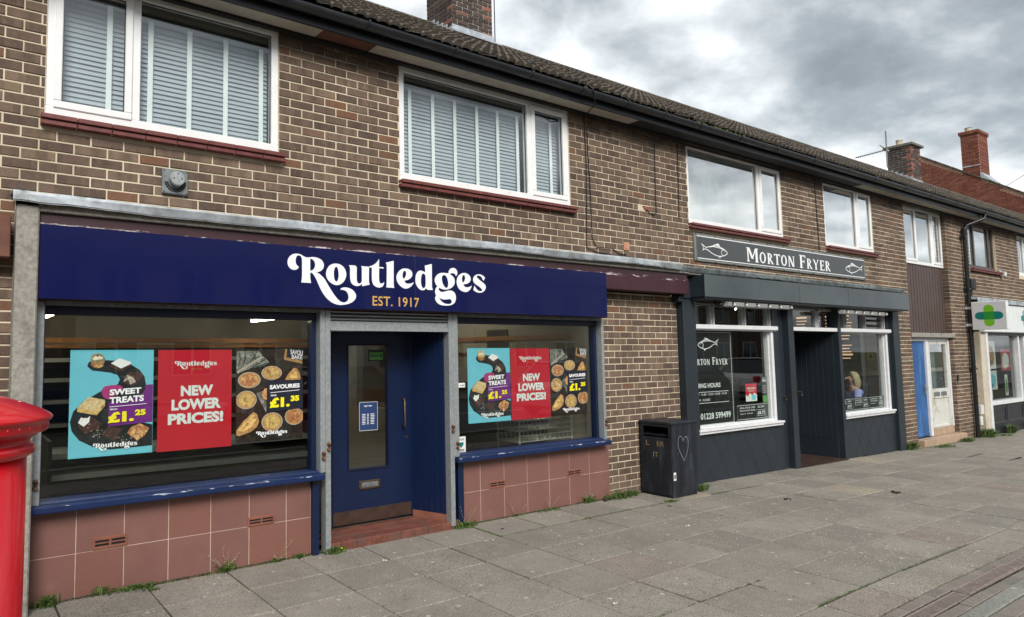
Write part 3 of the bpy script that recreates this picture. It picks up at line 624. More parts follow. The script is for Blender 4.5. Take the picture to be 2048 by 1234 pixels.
while x < 30:
    b = B(); b.cbox(x+.004, x+.896, -3.494, -3.398, -.08, .002, .006)
    o = part('edging_stone', b, KERBC, paving); o.location.z += gz(x); x += .9
# drainage channel
dr = thing('drainage_channel', 'rusty slotted drainage channel sunk along the outer edge of the pavement', 'drain', (5.8, -3.26, gz(5.8)))
b = B(); b.box(-3, 6, -3.315, -3.208, -.008, -.006)
b.poly([(6, -3.315, -.006), (30, -3.315, gz(20)-.006), (30, -3.208, gz(20)-.006), (6, -3.208, -.006)])
part('channel', b, DARKHOLE, dr)
def grate(x0, x1, y0, y1, dz):
    b = B(); b.box(x0, x1, y0, y0+.010, -.02, dz); b.box(x0, x1, y1-.010, y1, -.02, dz); b.box(x0, x0+.012, y0+.010, y1-.010, -.02, dz-.0005); b.box(x1-.012, x1, y0+.010, y1-.010, -.02, dz-.0005)
    x = x0+.03
    while x < x1-.02: b.box(x, x+.011, y0+.010, y1-.010, -.02, dz-.001); x += .0235
    for f in (.3, .7):
        cx_ = x0+(x1-x0)*f; b.box(cx_-.012, cx_+.012, (y0+y1)/2-.008, (y0+y1)/2+.008, dz-.001, dz+.003)
    return b
x = 2.84
while x < 16:
    off = .018 if x < 5.8 else 0
    o = part('grate', grate(x+.004, x+.996, -3.308-off*.2, -3.215-off*.2, -.002 if x < 5.8 else .006), DRAIN, dr); o.location.z += gz(x)-gz(5.8); x += 1.0
# inspection cover near the far shops
b = B(); b.cbox(14.05, 14.75, -1.42, -.98, gz(14.4)-.02, gz(14.4)+.008, .004)
mh = whole('inspection_cover', b, SLAB, 'recessed square inspection cover set flush in the pavement slabs beyond the chip shop', 'manhole cover', loc=(14.4, -1.2, gz(14.4)))
b = B(); b.box(14.02, 14.78, -1.45, -.95, gz(14.4)-.012, gz(14.4)+.005); part('cover_frame', b, DARKHOLE, mh)
# road behind
b = B(); b.box(-60, 200, -13.5, -5.75, -.30, -.10); setting('road', b, ASPHALT)
b = B(); b.box(-60, 200, -5.75, -5.6, -.30, -.005); setting('kerb', b, KERBC)
b = B(); b.box(-60, 200, -17.0, -13.5, -.30, -.02); setting('far_pavement', b, SLAB)
b = B()
for i in range(-6, 20): b.box(i*6, i*6+3, -9.7, -9.6, -.1, -.096)
setting('road_marking', b, LINEW)

# ================================================================ THE TERRACE
terr = thing('terraced_building', 'long two storey brown brick terrace with flats above a row of shops', 'building', (0.0, 0.0, 0.0))
X_END = 40.0
# (x0, x1, z0, z1) where there are no bricks
WIN = {'w1': (0.52, 2.297, 3.322, 4.41), 'w2': (3.54, 5.888, 3.27, 4.395), 'w3': (8.16, 10.58, 3.318, 4.385), 'w4': (11.92, 13.69, 3.318, 4.385),
       'w6': (18.36, 20.08, 3.36, 4.385), 'w7': (21.62, 23.9, 3.38, 4.385), 'w8': (27.0, 29.0, 3.36, 4.385), 'w9': (32.0, 34.0, 3.36, 4.385)}
OPEN = list(WIN.values())+[(0.36, 6.375, -1, 2.715), (6.375, 7.80, 2.335, 2.715), (7.80, 14.29, -1, 2.69), (15.05, 17.09, -1, 4.40), (18.27, 30.4, -1, 2.70)]
SILLS = [(0.49, 2.335, 3.245, 3.322), (3.52, 5.93, 3.195, 3.27), (8.14, 10.69, 3.245, 3.318), (11.9, 13.75, 3.245, 3.318), (18.34, 20.3, 3.29, 3.36), (21.6, 23.95, 3.30, 3.38)]
OPEN += SILLS+[(7.10, 7.33, 3.385, 3.435)]
rb = random.Random(11)
def brick_var(w, h, d, c=.0035):
    bb = B(); w -= .0015; h -= .001; j = lambda s: rb.uniform(-s, s)
    f = [(c+j(.001), -.0+j(.0012), c+j(.001)), (w-c+j(.001), j(.0012), c+j(.001)), (w-c+j(.001), j(.0012), h-c+j(.001)), (c+j(.001), j(.0012), h-c+j(.001))]
    k = [(0, c, 0), (w, c, 0), (w, c, h), (0, c, h)]; q = [(0, d, 0), (w, d, 0), (w, d, h), (0, d, h)]
    bb.v = f+k+q
    bb.f = [(0,1,2,3)]+[(4+i, 4+(i+1) % 4, (i+1) % 4, i) for i in range(4)]+[(8+i, 8+(i+1) % 4, 4+(i+1) % 4, 4+i) for i in range(4)]
    return bb
VARS = [brick_var(.215, .0655, .04).mesh('brick', BRICK) for _ in range(14)]
cands = []; rest = B()
def add_rest(x0, x1, z, dy):
    bb = brick_var(x1-x0, .0655, .04); base = len(rest.v)
    rest.v += [(v[0]+x0, v[1]+dy, v[2]+z) for v in bb.v]; rest.f += [tuple(base+i for i in f) for f in bb.f]
for k in range(-56, 8):
    z = BZ0+.075*k+.005; zm = z+.033
    if z < -.35 or z > 4.42: continue
    s = -16
    while True:
        x0 = BX0+.225*s+(.1125 if k % 2 else 0)+.005; s += 1
        if x0 > X_END: break
        if zm < gz(x0)-.06: continue
        seg = [(x0, x0+.215)]
        for (a, c, lo, hi) in OPEN:
            if lo < zm < hi:
                ns = []
                for p, q in seg:
                    if c <= p or a >= q: ns.append((p, q)); continue
                    if a-p > .02: ns.append((p, a-.004))
                    if q-c > .02: ns.append((c+.004, q))
                seg = ns
        for p, q in seg:
            dy = rb.uniform(-.0025, .0025)
            if q-p > .2149: cands.append((sqrt(p*p+25+(zm-1.655)**2)*(1+.25*(p > 8)), p, z, dy))
            else: add_rest(p, q, z, dy)
cands.sort()
for dist, p, z, dy in cands[:300]:
    o = link('brick', rb.choice(VARS), terr, (p, dy, z)); o.rotation_euler = (rb.uniform(-.01, .01), rb.uniform(-.004, .004), rb.uniform(-.006, .006))
for dist, p, z, dy in cands[300:]: add_rest(p, p+.215, z, dy)
part('brickwork', rest, BRICK, terr, kind='stuff')
# mortar wall: rectangles between the openings
zs = sorted({-.5, 4.44, *[v for o_ in OPEN[:-1] for v in (max(o_[2], -.5), o_[3])]}); xs_ = sorted({-1.5, X_END+.3, *[v for o_ in OPEN[:-1] for v in o_[:2]]})
wb = B()
SHOPS = [o_ for o_ in OPEN if o_ not in SILLS][:-1]
for z0, z1 in zip(zs[:-1], zs[1:]):
    run = None
    for x0, x1 in zip(xs_[:-1], xs_[1:]):
        hole = any(o_[0] < (x0+x1)/2 < o_[1] and o_[2] < (z0+z1)/2 < o_[3] for o_ in SHOPS)
        if hole:
            if run is not None: wb.box(run, x0, .0055, .26, z0, z1)
            run = None
        elif run is None: run = x0
    if run is not None: wb.box(run, X_END+.3, .0055, .26, z0, z1)
part('wall', wb, MORTAR, terr)
# back, end and floors so the building is closed
b = B(); b.box(-1.5, X_END+.3, 7.3, 7.5, -.5, 4.4); b.box(X_END+.1, X_END+.3, .26, 7.3, -.5, 4.4); b.box(-1.5, -1.3, .26, 7.3, -.5, 4.4)
part('rear_wall', b, BRICK_RED, terr)
b = B(); b.box(-1.3, X_END+.1, .26, 7.3, 2.62, 2.80); part('upper_floor', b, ROOMG, terr)
b = B(); b.box(-1.3, X_END+.1, .26, 7.3, 4.41, 4.46); part('ceiling', b, ROOMG, terr)
# tile sills under the windows
for (x0, x1, z0, z1) in SILLS[:5]:
    h = (z1-z0)/2
    for r_ in range(2):
        x = x0; w = .235
        while x < x1-.02:
            b = B(); b.cbox(x+.002, min(x+w, x1)-.002, -.055+.016*(1-r_)-.016, .02, z0+h*r_+.003, z0+h*(r_+1)-.003, .003); part('sill_tile', b, SILLTILE, terr); x += w
    b = B(); b.box(x0+.004, x1-.004, -.035, .02, z0+.005, z1-.005); part('sill_bed', b, MORTAR, terr)

# ---- windows: name of the frame mesh = window, with sashes, panes, gaskets as its children
def window(x0, x1, z0, z1, y, mulls, sashes, mfr, glass, fw=.062, glassdir=None, label=None, transom=None):
    b = B()
    b.cbox(x0, x1, y, y+.07, z1-fw, z1, .005); b.cbox(x0, x1, y-.006, y+.07, z0, z0+fw+.018, .006)
    b.cbox(x0, x0+fw, y+.001, y+.07, z0+fw+.018, z1-fw, .005); b.cbox(x1-fw, x1, y+.001, y+.07, z0+fw+.018, z1-fw, .005)
    for m_ in mulls: b.cbox(m_-.036, m_+.036, y+.001, y+.07, z0+fw+.018, z1-fw, .005)
    b.box(x0-.006, x1+.006, y+.02, y+.09, z0-.003, z0+.002)
    w = part('window', b, mfr, terr, label=label)
    edges = [x0+fw]+[v for m_ in mulls for v in (m_-.036, m_+.036)]+[x1-fw]
    for i in range(0, len(edges), 2):
        a, c = edges[i], edges[i+1]; lo, hi = z0+fw+.018, z1-fw; gy = y+.03
        if (i//2) in sashes:
            s_ = B(); t = .052
            s_.cbox(a-.012, c+.012, y-.016, y+.05, hi-t+.01, hi+.012, .006); s_.cbox(a-.012, c+.012, y-.016, y+.05, lo-.012, lo+t-.01, .006)
            s_.cbox(a-.012, a+t-.01, y-.0155, y+.05, lo+t-.01, hi-t+.01, .006); s_.cbox(c-t+.01, c+.012, y-.0155, y+.05, lo+t-.01, hi-t+.01, .006)
            part('sash', s_, mfr, w); a += t-.01; c -= t-.01; lo += t-.01; hi -= t-.01; gy = y+.012
        g_ = B()
        for q in ((a, c, lo, lo+.006), (a, c, hi-.006, hi), (a, a+.006, lo+.006, hi-.006), (c-.006, c, lo+.006, hi-.006)): g_.box(q[0], q[1], gy-.004, gy+.004, q[2], q[3])
        part('gasket', g_, GASKET, w)
        p_ = B(); p_.box(a+.001, c-.001, gy, gy+.006, lo+.001, hi-.001); part('pane', p_, glass, w)
    return w
window(*WIN['w1'], .012, [1.128], [0], UPVC, GL_UP)
window(*WIN['w2'], .012, [5.272], [1], UPVC, GL_UP)
window(*WIN['w3'], .012, [9.95], [1], UPVC, GL_UP2, fw=.05)
window(*WIN['w4'], .012, [13.10], [1], UPVC, GL_UP2, fw=.05)
window(15.06, 17.08, 3.27, 4.395, .075, [15.80, 16.56], [0, 2], UPVC, GL_UP2, fw=.045)
window(*WIN['w6'], .05, [18.86, 19.78], [], UPVC_BROWN, GL_UP2, fw=.07)
window(*WIN['w7'], .03, [22.2, 23.3], [], UPVC, GL_UP2)
window(*WIN['w8'], .03, [27.6], [0], UPVC, GL_UP2); window(*WIN['w9'], .03, [32.6], [0], UPVC, GL_UP2)
# window ledges inside and rooms behind
def room(x0, x1, z0, z1, y1=3.2, m=ROOMD, open_back=False):
    b = B(); t = .02
    b.box(x0, x1, y1, y1+t, z0, z1); b.box(x0-t, x0, .27, y1+t, z0, z1); b.box(x1, x1+t, .27, y1+t, z0, z1)
    return b
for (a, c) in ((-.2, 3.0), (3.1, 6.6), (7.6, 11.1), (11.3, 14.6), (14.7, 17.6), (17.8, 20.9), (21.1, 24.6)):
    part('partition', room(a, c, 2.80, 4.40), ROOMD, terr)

# ---- blinds in the first two windows
def blind(x0, x1, z0, z1, y, tapes, label, grp):
    t = thing('venetian_blind', label, 'window blind', ((x0+x1)/2, y, z1), grp)
    b = B(); b.box(x0, x1, y-.015, y+.035, z1-.035, z1); part('headrail', b, BLIND, t)
    sb = B(); L = x1-x0; hw = .0245; an = radians(77)
    dy, dz = hw*cos(an), hw*sin(an)
    sb.v = [(-L/2, -dy, -dz), (L/2, -dy, -dz), (L/2, .004, .001), (-L/2, .004, .001), (L/2, dy, dz), (-L/2, dy, dz)]
    sb.v += [(v[0], v[1]+.0015, v[2]-.001) for v in sb.v]
    sb.f = [(0,1,2,3), (3,2,4,5), (7,6,9,8), (8,9,11,10), (0,6,7,1), (5,4,10,11)]
    me = sb.mesh('slat', BLIND)
    z = z1-.062; pitch = .0375; rr = random.Random(int(x0*100))
    while z > z0+.03:
        o = link('slat', me, t, ((x0+x1)/2, y+.01, z)); o.rotation_euler = (rr.uniform(-.06, .06), rr.uniform(-.0008, .0008), 0); z -= pitch
    for x in tapes:
        b = B(); b.box(x-.020, x+.020, y-.022, y-.0205, z0+.01, z1-.02); part('ladder_tape', b, TAPE, t)
    return t
G_ = 'white venetian blinds in the bedroom windows'
blind(.595, 1.085, 3.33, 4.30, .12, [.954], 'narrow slatted blind in the side sash of the leftmost upstairs window', G_)
blind(1.17, 2.24, 3.33, 4.26, .12, [1.256, 1.561, 1.862, 2.174], 'wide slatted blind in the larger pane of the leftmost upstairs window, four tapes', G_)
blind(3.60, 5.23, 3.29, 4.24, .12, [3.729, 4.012, 4.296, 4.593, 4.884, 5.173], 'wide slatted blind with six tapes above the end of the bakery sign', G_)
blind(5.31, 5.83, 3.29, 4.27, .12, [5.69], 'narrow slatted blind in the side sash of the upstairs window over the bakery sign', G_)
# curtains
def curtain(x0, x1, z0, z1, y, label, m=CURTAIN, amp=.025, wl_=.14, grp=None):
    b = B(); n = int((x1-x0)/.02); rr = random.Random(int(x0*77))
    for i in range(n+1):
        x = x0+(x1-x0)*i/n; yy = y+amp*sin(x/wl_*2*pi+rr.uniform(-.2, .2))+.4*amp*sin(x/wl_*5.1)
        b.v += [(x, yy, z0), (x, yy*1.0+.01, z1)]
    b.f = [(2*i, 2*i+2, 2*i+3, 2*i+1) for i in range(n)]
    k = len(b.v); b.v += [(v[0], v[1]+.003, v[2]) for v in b.v]; b.f += [(k+f[3], k+f[2], k+f[1], k+f[0]) for f in b.f]
    b.f += [(0, 1, k+1, k), (2*n, k+2*n, k+2*n+1, 2*n+1)]
    return whole('curtain', b, m, label, 'curtain', grp, smooth=True, loc=((x0+x1)/2, y, z1))
curtain(8.2, 9.55, 3.33, 4.37, .22, 'pale net curtain behind the large pane over the chip shop sign', amp=.02)
curtain(10.0, 10.55, 3.33, 4.37, .16, 'gathered pale curtain in the side sash over the chip shop sign')
curtain(11.95, 12.95, 3.33, 4.37, .20, 'pale curtain in the smaller upstairs window right of the chip shop sign')
curtain(13.12, 13.66, 3.33, 4.37, .16, 'pale curtain in the side sash right of the chip shop sign')

# ---- eaves
b = B(); b.box(-1.5, X_END+.5, -.252, -.228, 4.385, 4.55); part('fascia_board', b, FASCIA_B, terr)
b = B(); b.box(-1.5, X_END+.3, -.05, .0, 4.378, 4.4005); part('soffit_wall_strip', b, SCREEN_D, terr)  # thin dark strip where the wall top meets the soffit
def sof(a, c, m):
    b = B(); b.box(a+.003, c-.003, -.227, .02, 4.402, 4.412); part('soffit_panel', b, m, terr)
for a, c, m in ((-1.5, .3, SOFFIT), (.3, 1.5, SOFFIT), (1.5, 2.62, SOFFIT), (2.62, 3.16, SOFFIT_R), (3.16, 4.4, SOFFIT), (4.4, 5.6, SOFFIT), (5.6, 6.9, SOFFIT), (6.9, 8.1, SOFFIT_K), (8.1, 10.5, SOFFIT_K), (10.5, 12.9, SOFFIT_K), (12.9, 15, SOFFIT), (15, 17.4, SOFFIT), (17.4, 20, SOFFIT), (20, 24, SOFFIT), (24, 30, SOFFIT), (30, 40, SOFFIT)): sof(a, c, m)
# half round gutter
gut = B(); seg = 10
GR = .056; GY, GZc = -.312, 4.502
prof = [(GY+GR*cos(pi+pi*i/seg), GZc+GR*sin(pi+pi*i/seg)) for i in range(seg+1)]
prof2 = [(GY+(GR-.004)*cos(2*pi-pi*i/seg), GZc+(GR-.004)*sin(2*pi-pi*i/seg)) for i in range(seg+1)]
gut.prism(prof+prof2, 0, -1.5, X_END+.5)
gutter = part('gutter', gut, GUTTER, terr)
x = 1.0; gb = []
for x in (0.9, 1.9, 2.98, 3.95, 4.96, 5.75, 6.5, 7.2, 7.95, 8.9, 9.8, 10.9, 12.0, 13.0, 14.2, 15.3, 16.6, 18.2, 19.6, 21.1, 22.8, 24.6, 26.6, 29, 32):
    b = B(); w = .022 if x not in (5.75, 8.9, 13.0) else .06
    pr = [(GY+(GR+.006)*cos(pi*.93+pi*1.07*i/seg), GZc+(GR+.006)*sin(pi*.93+pi*1.07*i/seg)) for i in range(seg+1)]
    pr2 = [(GY+(GR+.0005)*cos(2*pi-pi*1.07*i/seg), GZc+(GR+.0005)*sin(2*pi-pi*1.07*i/seg)) for i in range(seg+1)]
    b.prism(pr+pr2, 0, x-w/2, x+w/2); part('bracket' if w < .03 else 'union_clip', b, GUTTER, gutter)
# rain water pipe
b = B(); b.tube([(18.3, -.31, 4.46), (18.28, -.30, 4.36), (18.0, -.08, 4.22), (17.93, -.06, 4.12)], .036, 12); b.tube([(17.93, -.062, 4.14), (17.86, -.062, gz(18)-.02)], .038, 12)
b.tube([(17.93, -.062, 4.14), (17.93, -.062, 4.02)], .047, 12); b.tube([(17.895, -.062, 2.05), (17.892, -.062, 1.97)], .047, 12)
part('rain_pipe', b, PIPE_BLK, terr, smooth=False)
for z in (3.95, 2.86, 1.2):
    b = B(); b.box(17.84, 17.95+.03, -.10, .0, z, z+.03); part('pipe_clip', b, PIPE_BLK, terr)

# ---- roof
RY0, RZ0, RY1, RZ1 = -.325, 4.535, 3.5, 7.10
SL = sqrt((RY1-RY0)**2+(RZ1-RZ0)**2); AN = atan2(RZ1-RZ0, RY1-RY0)
b = B(); b.prism([(-.24, 4.50), (RY1, RZ1-.09), (7.6, 4.42), (7.6, 4.36), (-.24, 4.42)], 0, -1.5, X_END+.4)
roof = part('roof', b, FASCIA_B, terr)
b = B(); b.prism([(RY1, RZ1-.02), (7.75, 4.48), (7.75, 4.43), (RY1, RZ1-.085)], 0, -1.5, X_END+.4); part('rear_slope', b, ROOF, roof)
TW, GA = .236, .300
def tile_b():
    bb = B(); prof = []
    for q_ in (0, 1):
        for u, h in ((0.0, 0.0), (.10, .002), (.16, .018), (.30, .028), (.55, .031), (.78, .028), (.92, .016), (.97, .002)): prof.append(((q_+u)*TW/2, h))
    prof.append((TW, 0.0))
    Lt = GA+.02
    bb.v = [(x, 0, h+.036) for x, h in prof]+[(x, Lt, h+.004) for x, h in prof]+[(x, 0.0, h*.5+.016) for x, h in prof]
    n = len(prof)
    bb.f = [(i, i+1, n+i+1, n+i) for i in range(n-1)]+[(2*n+i, 2*n+i+1, i+1, i) for i in range(n-1)]
    return bb
tb = tile_b(); tme = tb.mesh('roof_tile', ROOF)
rt = []; ncol = int((X_END+1.6)/TW); nrow = int(SL/GA)+1
for c in range(ncol):
    for r_ in range(nrow):
        x = -1.4+c*TW; t = r_*GA
        rt.append((abs(x-3)*(1.0)+t*.8+2*(x < 1.5), x, t))
rt.sort(); rest = B()
ct, st = cos(AN), sin(AN); rr = random.Random(5)
for n_, (q, x, t) in enumerate(rt):
    y, z = RY0+t*ct, RZ0+t*st-.012; ja, jb = rr.uniform(-.02, .02), rr.uniform(-.006, .010)
    if n_ < 300:
        o = link('roof_tile', tme, roof, (x, y, z+jb)); o.rotation_euler = (AN, ja*.6, ja*.7)
    else:
        base = len(rest.v)
        for v in tb.v: rest.v.append((x+v[0], y+v[1]*ct-v[2]*st, z+jb+v[1]*st+v[2]*ct+v[0]*ja*.6))
        rest.f += [tuple(base+i for i in f) for f in tb.f]
part('roof_tiles', rest, ROOF, roof, kind='stuff')
for i in range(int((X_END+1.6)/.45)):
    x = -1.4+i*.45; b = B()
    pr = [(RY1+.11*cos(pi*k/8), RZ1-.03+.085*sin(pi*k/8)+rr.uniform(0, .006)) for k in range(9)]
    b.prism(pr+[(RY1-.10, RZ1-.05), (RY1+.10, RZ1-.05)], 0, x+.004, x+.446)
    part('ridge_tile', b, RIDGE, roof)
# moss lumps on the roof and in the gutter
b = B(); rr = random.Random(9)
for i in range(420):
    x = rr.choice([rr.gauss(8.3, .55), rr.uniform(6, 22), rr.gauss(10, 2.5)]); t = rr.choice([rr.uniform(0, .3), rr.uniform(0, .12), rr.uniform(0, SL), SL-rr.uniform(.0, .5)])
    s_ = rr.uniform(.006, .022) if t < 2 else rr.uniform(.01, .028); b.ball((x, RY0+t*ct-.012, RZ0+t*st+.022), (s_*1.4, s_*1.4, s_*.7), 5, 3)
for i in range(90):
    x = rr.gauss(8.35, .35); b.ball((x, GY-.02-rr.uniform(0, .03), GZc+rr.uniform(-.01, .012)), rr.uniform(.006, .016), 5, 3)
part('moss', b, MOSS, roof, kind='stuff')

# ---- chimneys
def chimney(x0, x1, y0, y1, zb, zt, orange, band=None):
    b = B(); b.box(x0+.006, x1-.006, y0+.006, y1-.006, zb, zt)
    ch = part('chimney', b, MORTAR_PALE, terr)
    rc = random.Random(int(x0*10)); z = zb; k = 0
    def bmesh_(w, alongx, front, neg):
        pass
    while z+.07 < zt:
        # street face
        for face in ('f', 'l'):
            a0, a1 = (x0, x1) if face == 'f' else (y0, y1)
            s = a0-(.1125 if (k % 2) ^ (face == 'l') else 0)
            while s < a1-.01:
                p, q = max(s+.005, a0), min(s+.22, a1); s += .225
                if q-p < .03: continue
                c = .0035; h = .065; j = rc.uniform(-.003, .003)
                bb = B()
                if face == 'f': bb.cbox(p, q, y0-.004+j, y0+.03, z+.005, z+.005+h, .004)
                else: bb.cbox(x0-.004+j, x0+.03, p+(.002 if p <= a0 else 0), q, z+.005, z+.005+h, .004)
                m_ = BRICK_DARK
                if (face == 'f' and (p <= a0+.01 or q >= a1-.01) and rc.random() < orange) or (face == 'l' and p <= a0+.01 and rc.random() < orange): m_ = TERRA
                part('brick', bb, m_, ch)
        z += .075; k += 1
    return ch, z
ch, _ = chimney(6.70, 7.57, 3.00, 3.66, 6.60, 8.35, .30)
b = B(); b.box(6.66, 7.61, 2.955, 3.70, 8.35, 8.42); b.box(6.62, 7.65, 2.92, 3.74, 8.42, 8.50); part('cap', b, CHIMCAP, ch)
for x in (6.95, 7.32):
    b = B(); b.lathe([(.11, 0), (.12, .03), (.10, .05), (.095, .3), (.115, .32), (.11, .35)], x, 3.33, 16, 8.50); part('pot', b, POT, ch, smooth=True)
b = B(); b.box(6.685, 7.585, 2.978, 2.990, 6.62, 6.93); b.prism([(2.84, 6.735), (2.985, 6.80), (2.985, 6.86), (2.84, 6.755)], 0, 6.64, 7.63)
for i in range(5): yy = 3.0+i*.11; b.box(6.682, 6.692, yy, yy+.11, 6.70+.07*i, 6.90+.075*i)
part('lead_flashing', b, LEAD, ch)
b = B(); b.tube([(7.60, 2.97, 6.85), (7.60, 2.97, 8.3), (7.63, 2.95, 9.0)], .009, 6); part('aerial_lead', b, WIRE, ch)
ch2, zt = chimney(24.9, 25.62, 3.0, 3.62, 6.55, 7.92, .6)
b = B(); b.cbox(24.82, 25.70, 2.92, 3.70, 7.92, 8.0, .01); part('cap', b, CHIMCAP, ch2)
for y_ in (3.22,):
    b = B(); b.lathe([(.10, 0), (.11, .03), (.09, .05), (.085, .2), (.10, .22)], 25.2, 3.38, 14, 8.0); part('pot', b, POT, ch2, smooth=True)
b = B(); b.box(24.88, 25.64, 2.985, 2.998, 6.6, 6.87)
for i in range(5): yy = 3.0+i*.12; b.box(24.885, 24.896, yy, yy+.12, 6.70+.07*i, 6.94+.075*i)
part('lead_flashing', b, LEAD, ch2)
# aerial
ae = thing('tv_aerial', 'yagi television aerial on a short mast beside the far brown chimney', 'aerial', (24.4, 3.45, 7.3))
b = B(); b.tube([(24.42, 3.46, 7.25), (24.4, 3.44, 8.40)], .020, 6); part('mast', b, ALU, ae)
b = B(); b.tube([(24.45, 3.42, 7.82), (24.40, 4.30, 7.76)], .014, 6); part('boom', b, ALU, ae)
b = B()
for i in range(16):
    f = i/16; x, y, z = 24.44-.04*f, 3.44+.85*f, 7.82-.06*f; b.tube([(x-.13, y-.01, z), (x+.13, y+.01, z)], .007, 4)
b.tube([(24.42, 3.62, 8.0), (24.45, 3.40, 7.75)], .02, 5)
part('elements', b, ALU, ae)
# hooks and loops of cable over the gutter
b = B(); b.tube([(5.77, -.1, 4.62), (5.80, -.32, 4.60), (5.86, -.385, 4.50), (5.98, -.3, 4.38), (6.10, -.04, 4.34)], .006, 6)
whole('aerial_cable', b, WIRE, 'thin black aerial cable looped over the gutter right of the blinded window', 'cable', loc=(5.8, -.3, 4.5))
def cable(pts, label, r=.0055):
    b = B(); b.tube([(x, -.010, z) for x, z in pts], r, 6); return whole('cable', b, WIRE, label, 'cable', 'black cables clipped to the upper brickwork')
cable([(6.143, 4.40), (6.151, 4.08), (6.157, 3.745), (6.14, 3.3), (6.121, 2.834), (6.29, 2.79), (6.661, 2.775), (6.805, 2.787)], 'left of the two long cables running down the bricks beside the second window')
cable([(6.33, 4.40), (6.192, 4.241), (6.192, 4.01), (6.211, 3.477), (6.219, 2.948), (6.293, 2.845), (6.57, 2.852), (6.70, 2.80), (6.83, 2.80)], 'right of the two long cables, ending at the pale terracotta brick vent')
cable([(7.47, 4.39), (7.449, 3.797), (7.449, 3.374), (7.40, 3.345), (7.316, 3.352), (7.253, 3.39)], 'short cable hooking left into a hole patched in the brickwork')
cable([(7.956, 4.399), (7.941, 3.863), (7.925, 3.365)], 'straight cable just left of the window over the chip shop')
cable([(11.62, 4.39), (11.64, 3.9), (11.66, 3.22)], 'thin cable running down between the two windows over the chip shop')
b = B(); b.cbox(6.79, 6.89, -.012, .02, 2.85, 2.95, .004); b.box(6.80, 6.88, -.016, -.012, 2.87, 2.885); whole('brick_vent', b, TERRA_PALE, 'pale terracotta block where two cables enter the wall', 'vent', loc=(6.84, 0, 2.9))
b = B(); b.prism([(7.19, 3.435), (7.33, 3.435), (7.33, 3.385), (7.25, 3.38), (7.22, 3.40)], 1, -.004, .02); whole('patched_hole', b, TERRA, 'small orange mortar patch in the wall where a cable ends', 'wall patch', loc=(7.25, 0, 3.4))
# boiler flue
fl = thing('boiler_flue', 'grey square flue outlet with round metal cap under the leftmost window', 'flue', (1.426, 0, 2.97))
b = B(); b.cbox(1.327, 1.525, -.028, .0, 2.868, 3.06, .006); part('plate', b, GALV_DARK, fl)
b = B()
for i in range(14):
    a = pi*(1+i/14)+.1
    for r0, r1 in ((.055, .066), (.070, .082)): b.prism([(1.426+r0*cos(a), 2.965+r0*sin(a)), (1.426+r1*cos(a), 2.965+r1*sin(a)), (1.426+r1*cos(a+.17), 2.965+r1*sin(a+.17)), (1.426+r0*cos(a+.17), 2.965+r0*sin(a+.17))], 1, -.0315, -.0285)
part('slots', b, DARKHOLE, fl)
bb = B(); bb.lathe([(.052, 0), (.056, .004), (.056, .05), (.050, .056)], 0, 0, 24)
me = bb.mesh('cap', GALV); o = link('cap', me, fl, (1.43, -.028, 2.98)); o.rotation_euler = (pi/2, 0, 0)
b = B()
for dx, dz in ((-.03, 0), (.03, 0), (0, .035)): b.ball((1.43+dx, -.086, 2.98+dz), .005, 6, 4)
for dx in (-.085, .085):
    for dz in (-.085, .082): b.ball((1.426+dx, -.03, 2.965+dz), .005, 6, 4)
part('screws', b, GASKET, fl, kind='stuff')
# neighbour's fascia end at the left edge
b = B(); b.cbox(-1.4, .325, -.16, .0, 2.29, 2.56, .006); whole('neighbour_fascia', b, SOFFIT_R, 'rust brown painted timber fascia end at the left edge of the wall', 'fascia board', loc=(0, 0, 2.3))

# ================================================================ BAKERY SHOPFRONT
sh = thing('bakery_shopfront', 'blue painted bakery shopfront with two large windows above terracotta tiles', 'shopfront', (3.4, 0, 0))
b = B(); b.cbox(.352, .487, -.205, .10, -.05, 2.64, .01); part('pilaster', b, CONC, sh)
b = B(); b.cbox(.487, 7.80, -.195, .10, 2.605, 2.668, .006); part('lintel', b, CONC, sh)
# lead flashing, wavy lip
b = B(); n = 90; rl = random.Random(2); y_f = -.245
for i in range(n+1):
    x = .325+(7.58-.325)*i/n; w1 = .006*sin(x*3.1)+rl.uniform(-.003, .003)
    b.v += [(x, .004, 2.742+w1*.4), (x, -.10, 2.733+w1), (x, y_f+w1, 2.716+w1), (x, y_f-.006+w1, 2.70), (x, y_f+.004-w1, 2.652+w1)]
for i in range(n):
    for k in range(4): b.f.append((5*i+k, 5*i+k+1, 5*i+5+k+1, 5*i+5+k))
k = len(b.v); b.v += [(v[0], v[1]+.006, v[2]-.008) for v in b.v]; b.f += [tuple(k+i for i in reversed(f)) for f in b.f]
b.f.append((0, k, k+1, 1)); b.f.append((1, k+1, k+2, 2)); b.f.append((2, k+2, k+3, 3)); b.f.append((3, k+3, k+4, 4))
part('lead_flashing', b, LEAD, sh, smooth=False)
b = B(); b.box(.489, 6.215, -.165, .06, 2.02, 2.604); b.box(6.216, 7.79, -.165, .06, 2.352, 2.604); part('fascia_board', b, MAROON, sh)
b = B(); b.cbox(6.215, 7.79, -.182, -.166, 2.35, 2.545, .004); part('lower_board', b, MAROON2, sh)
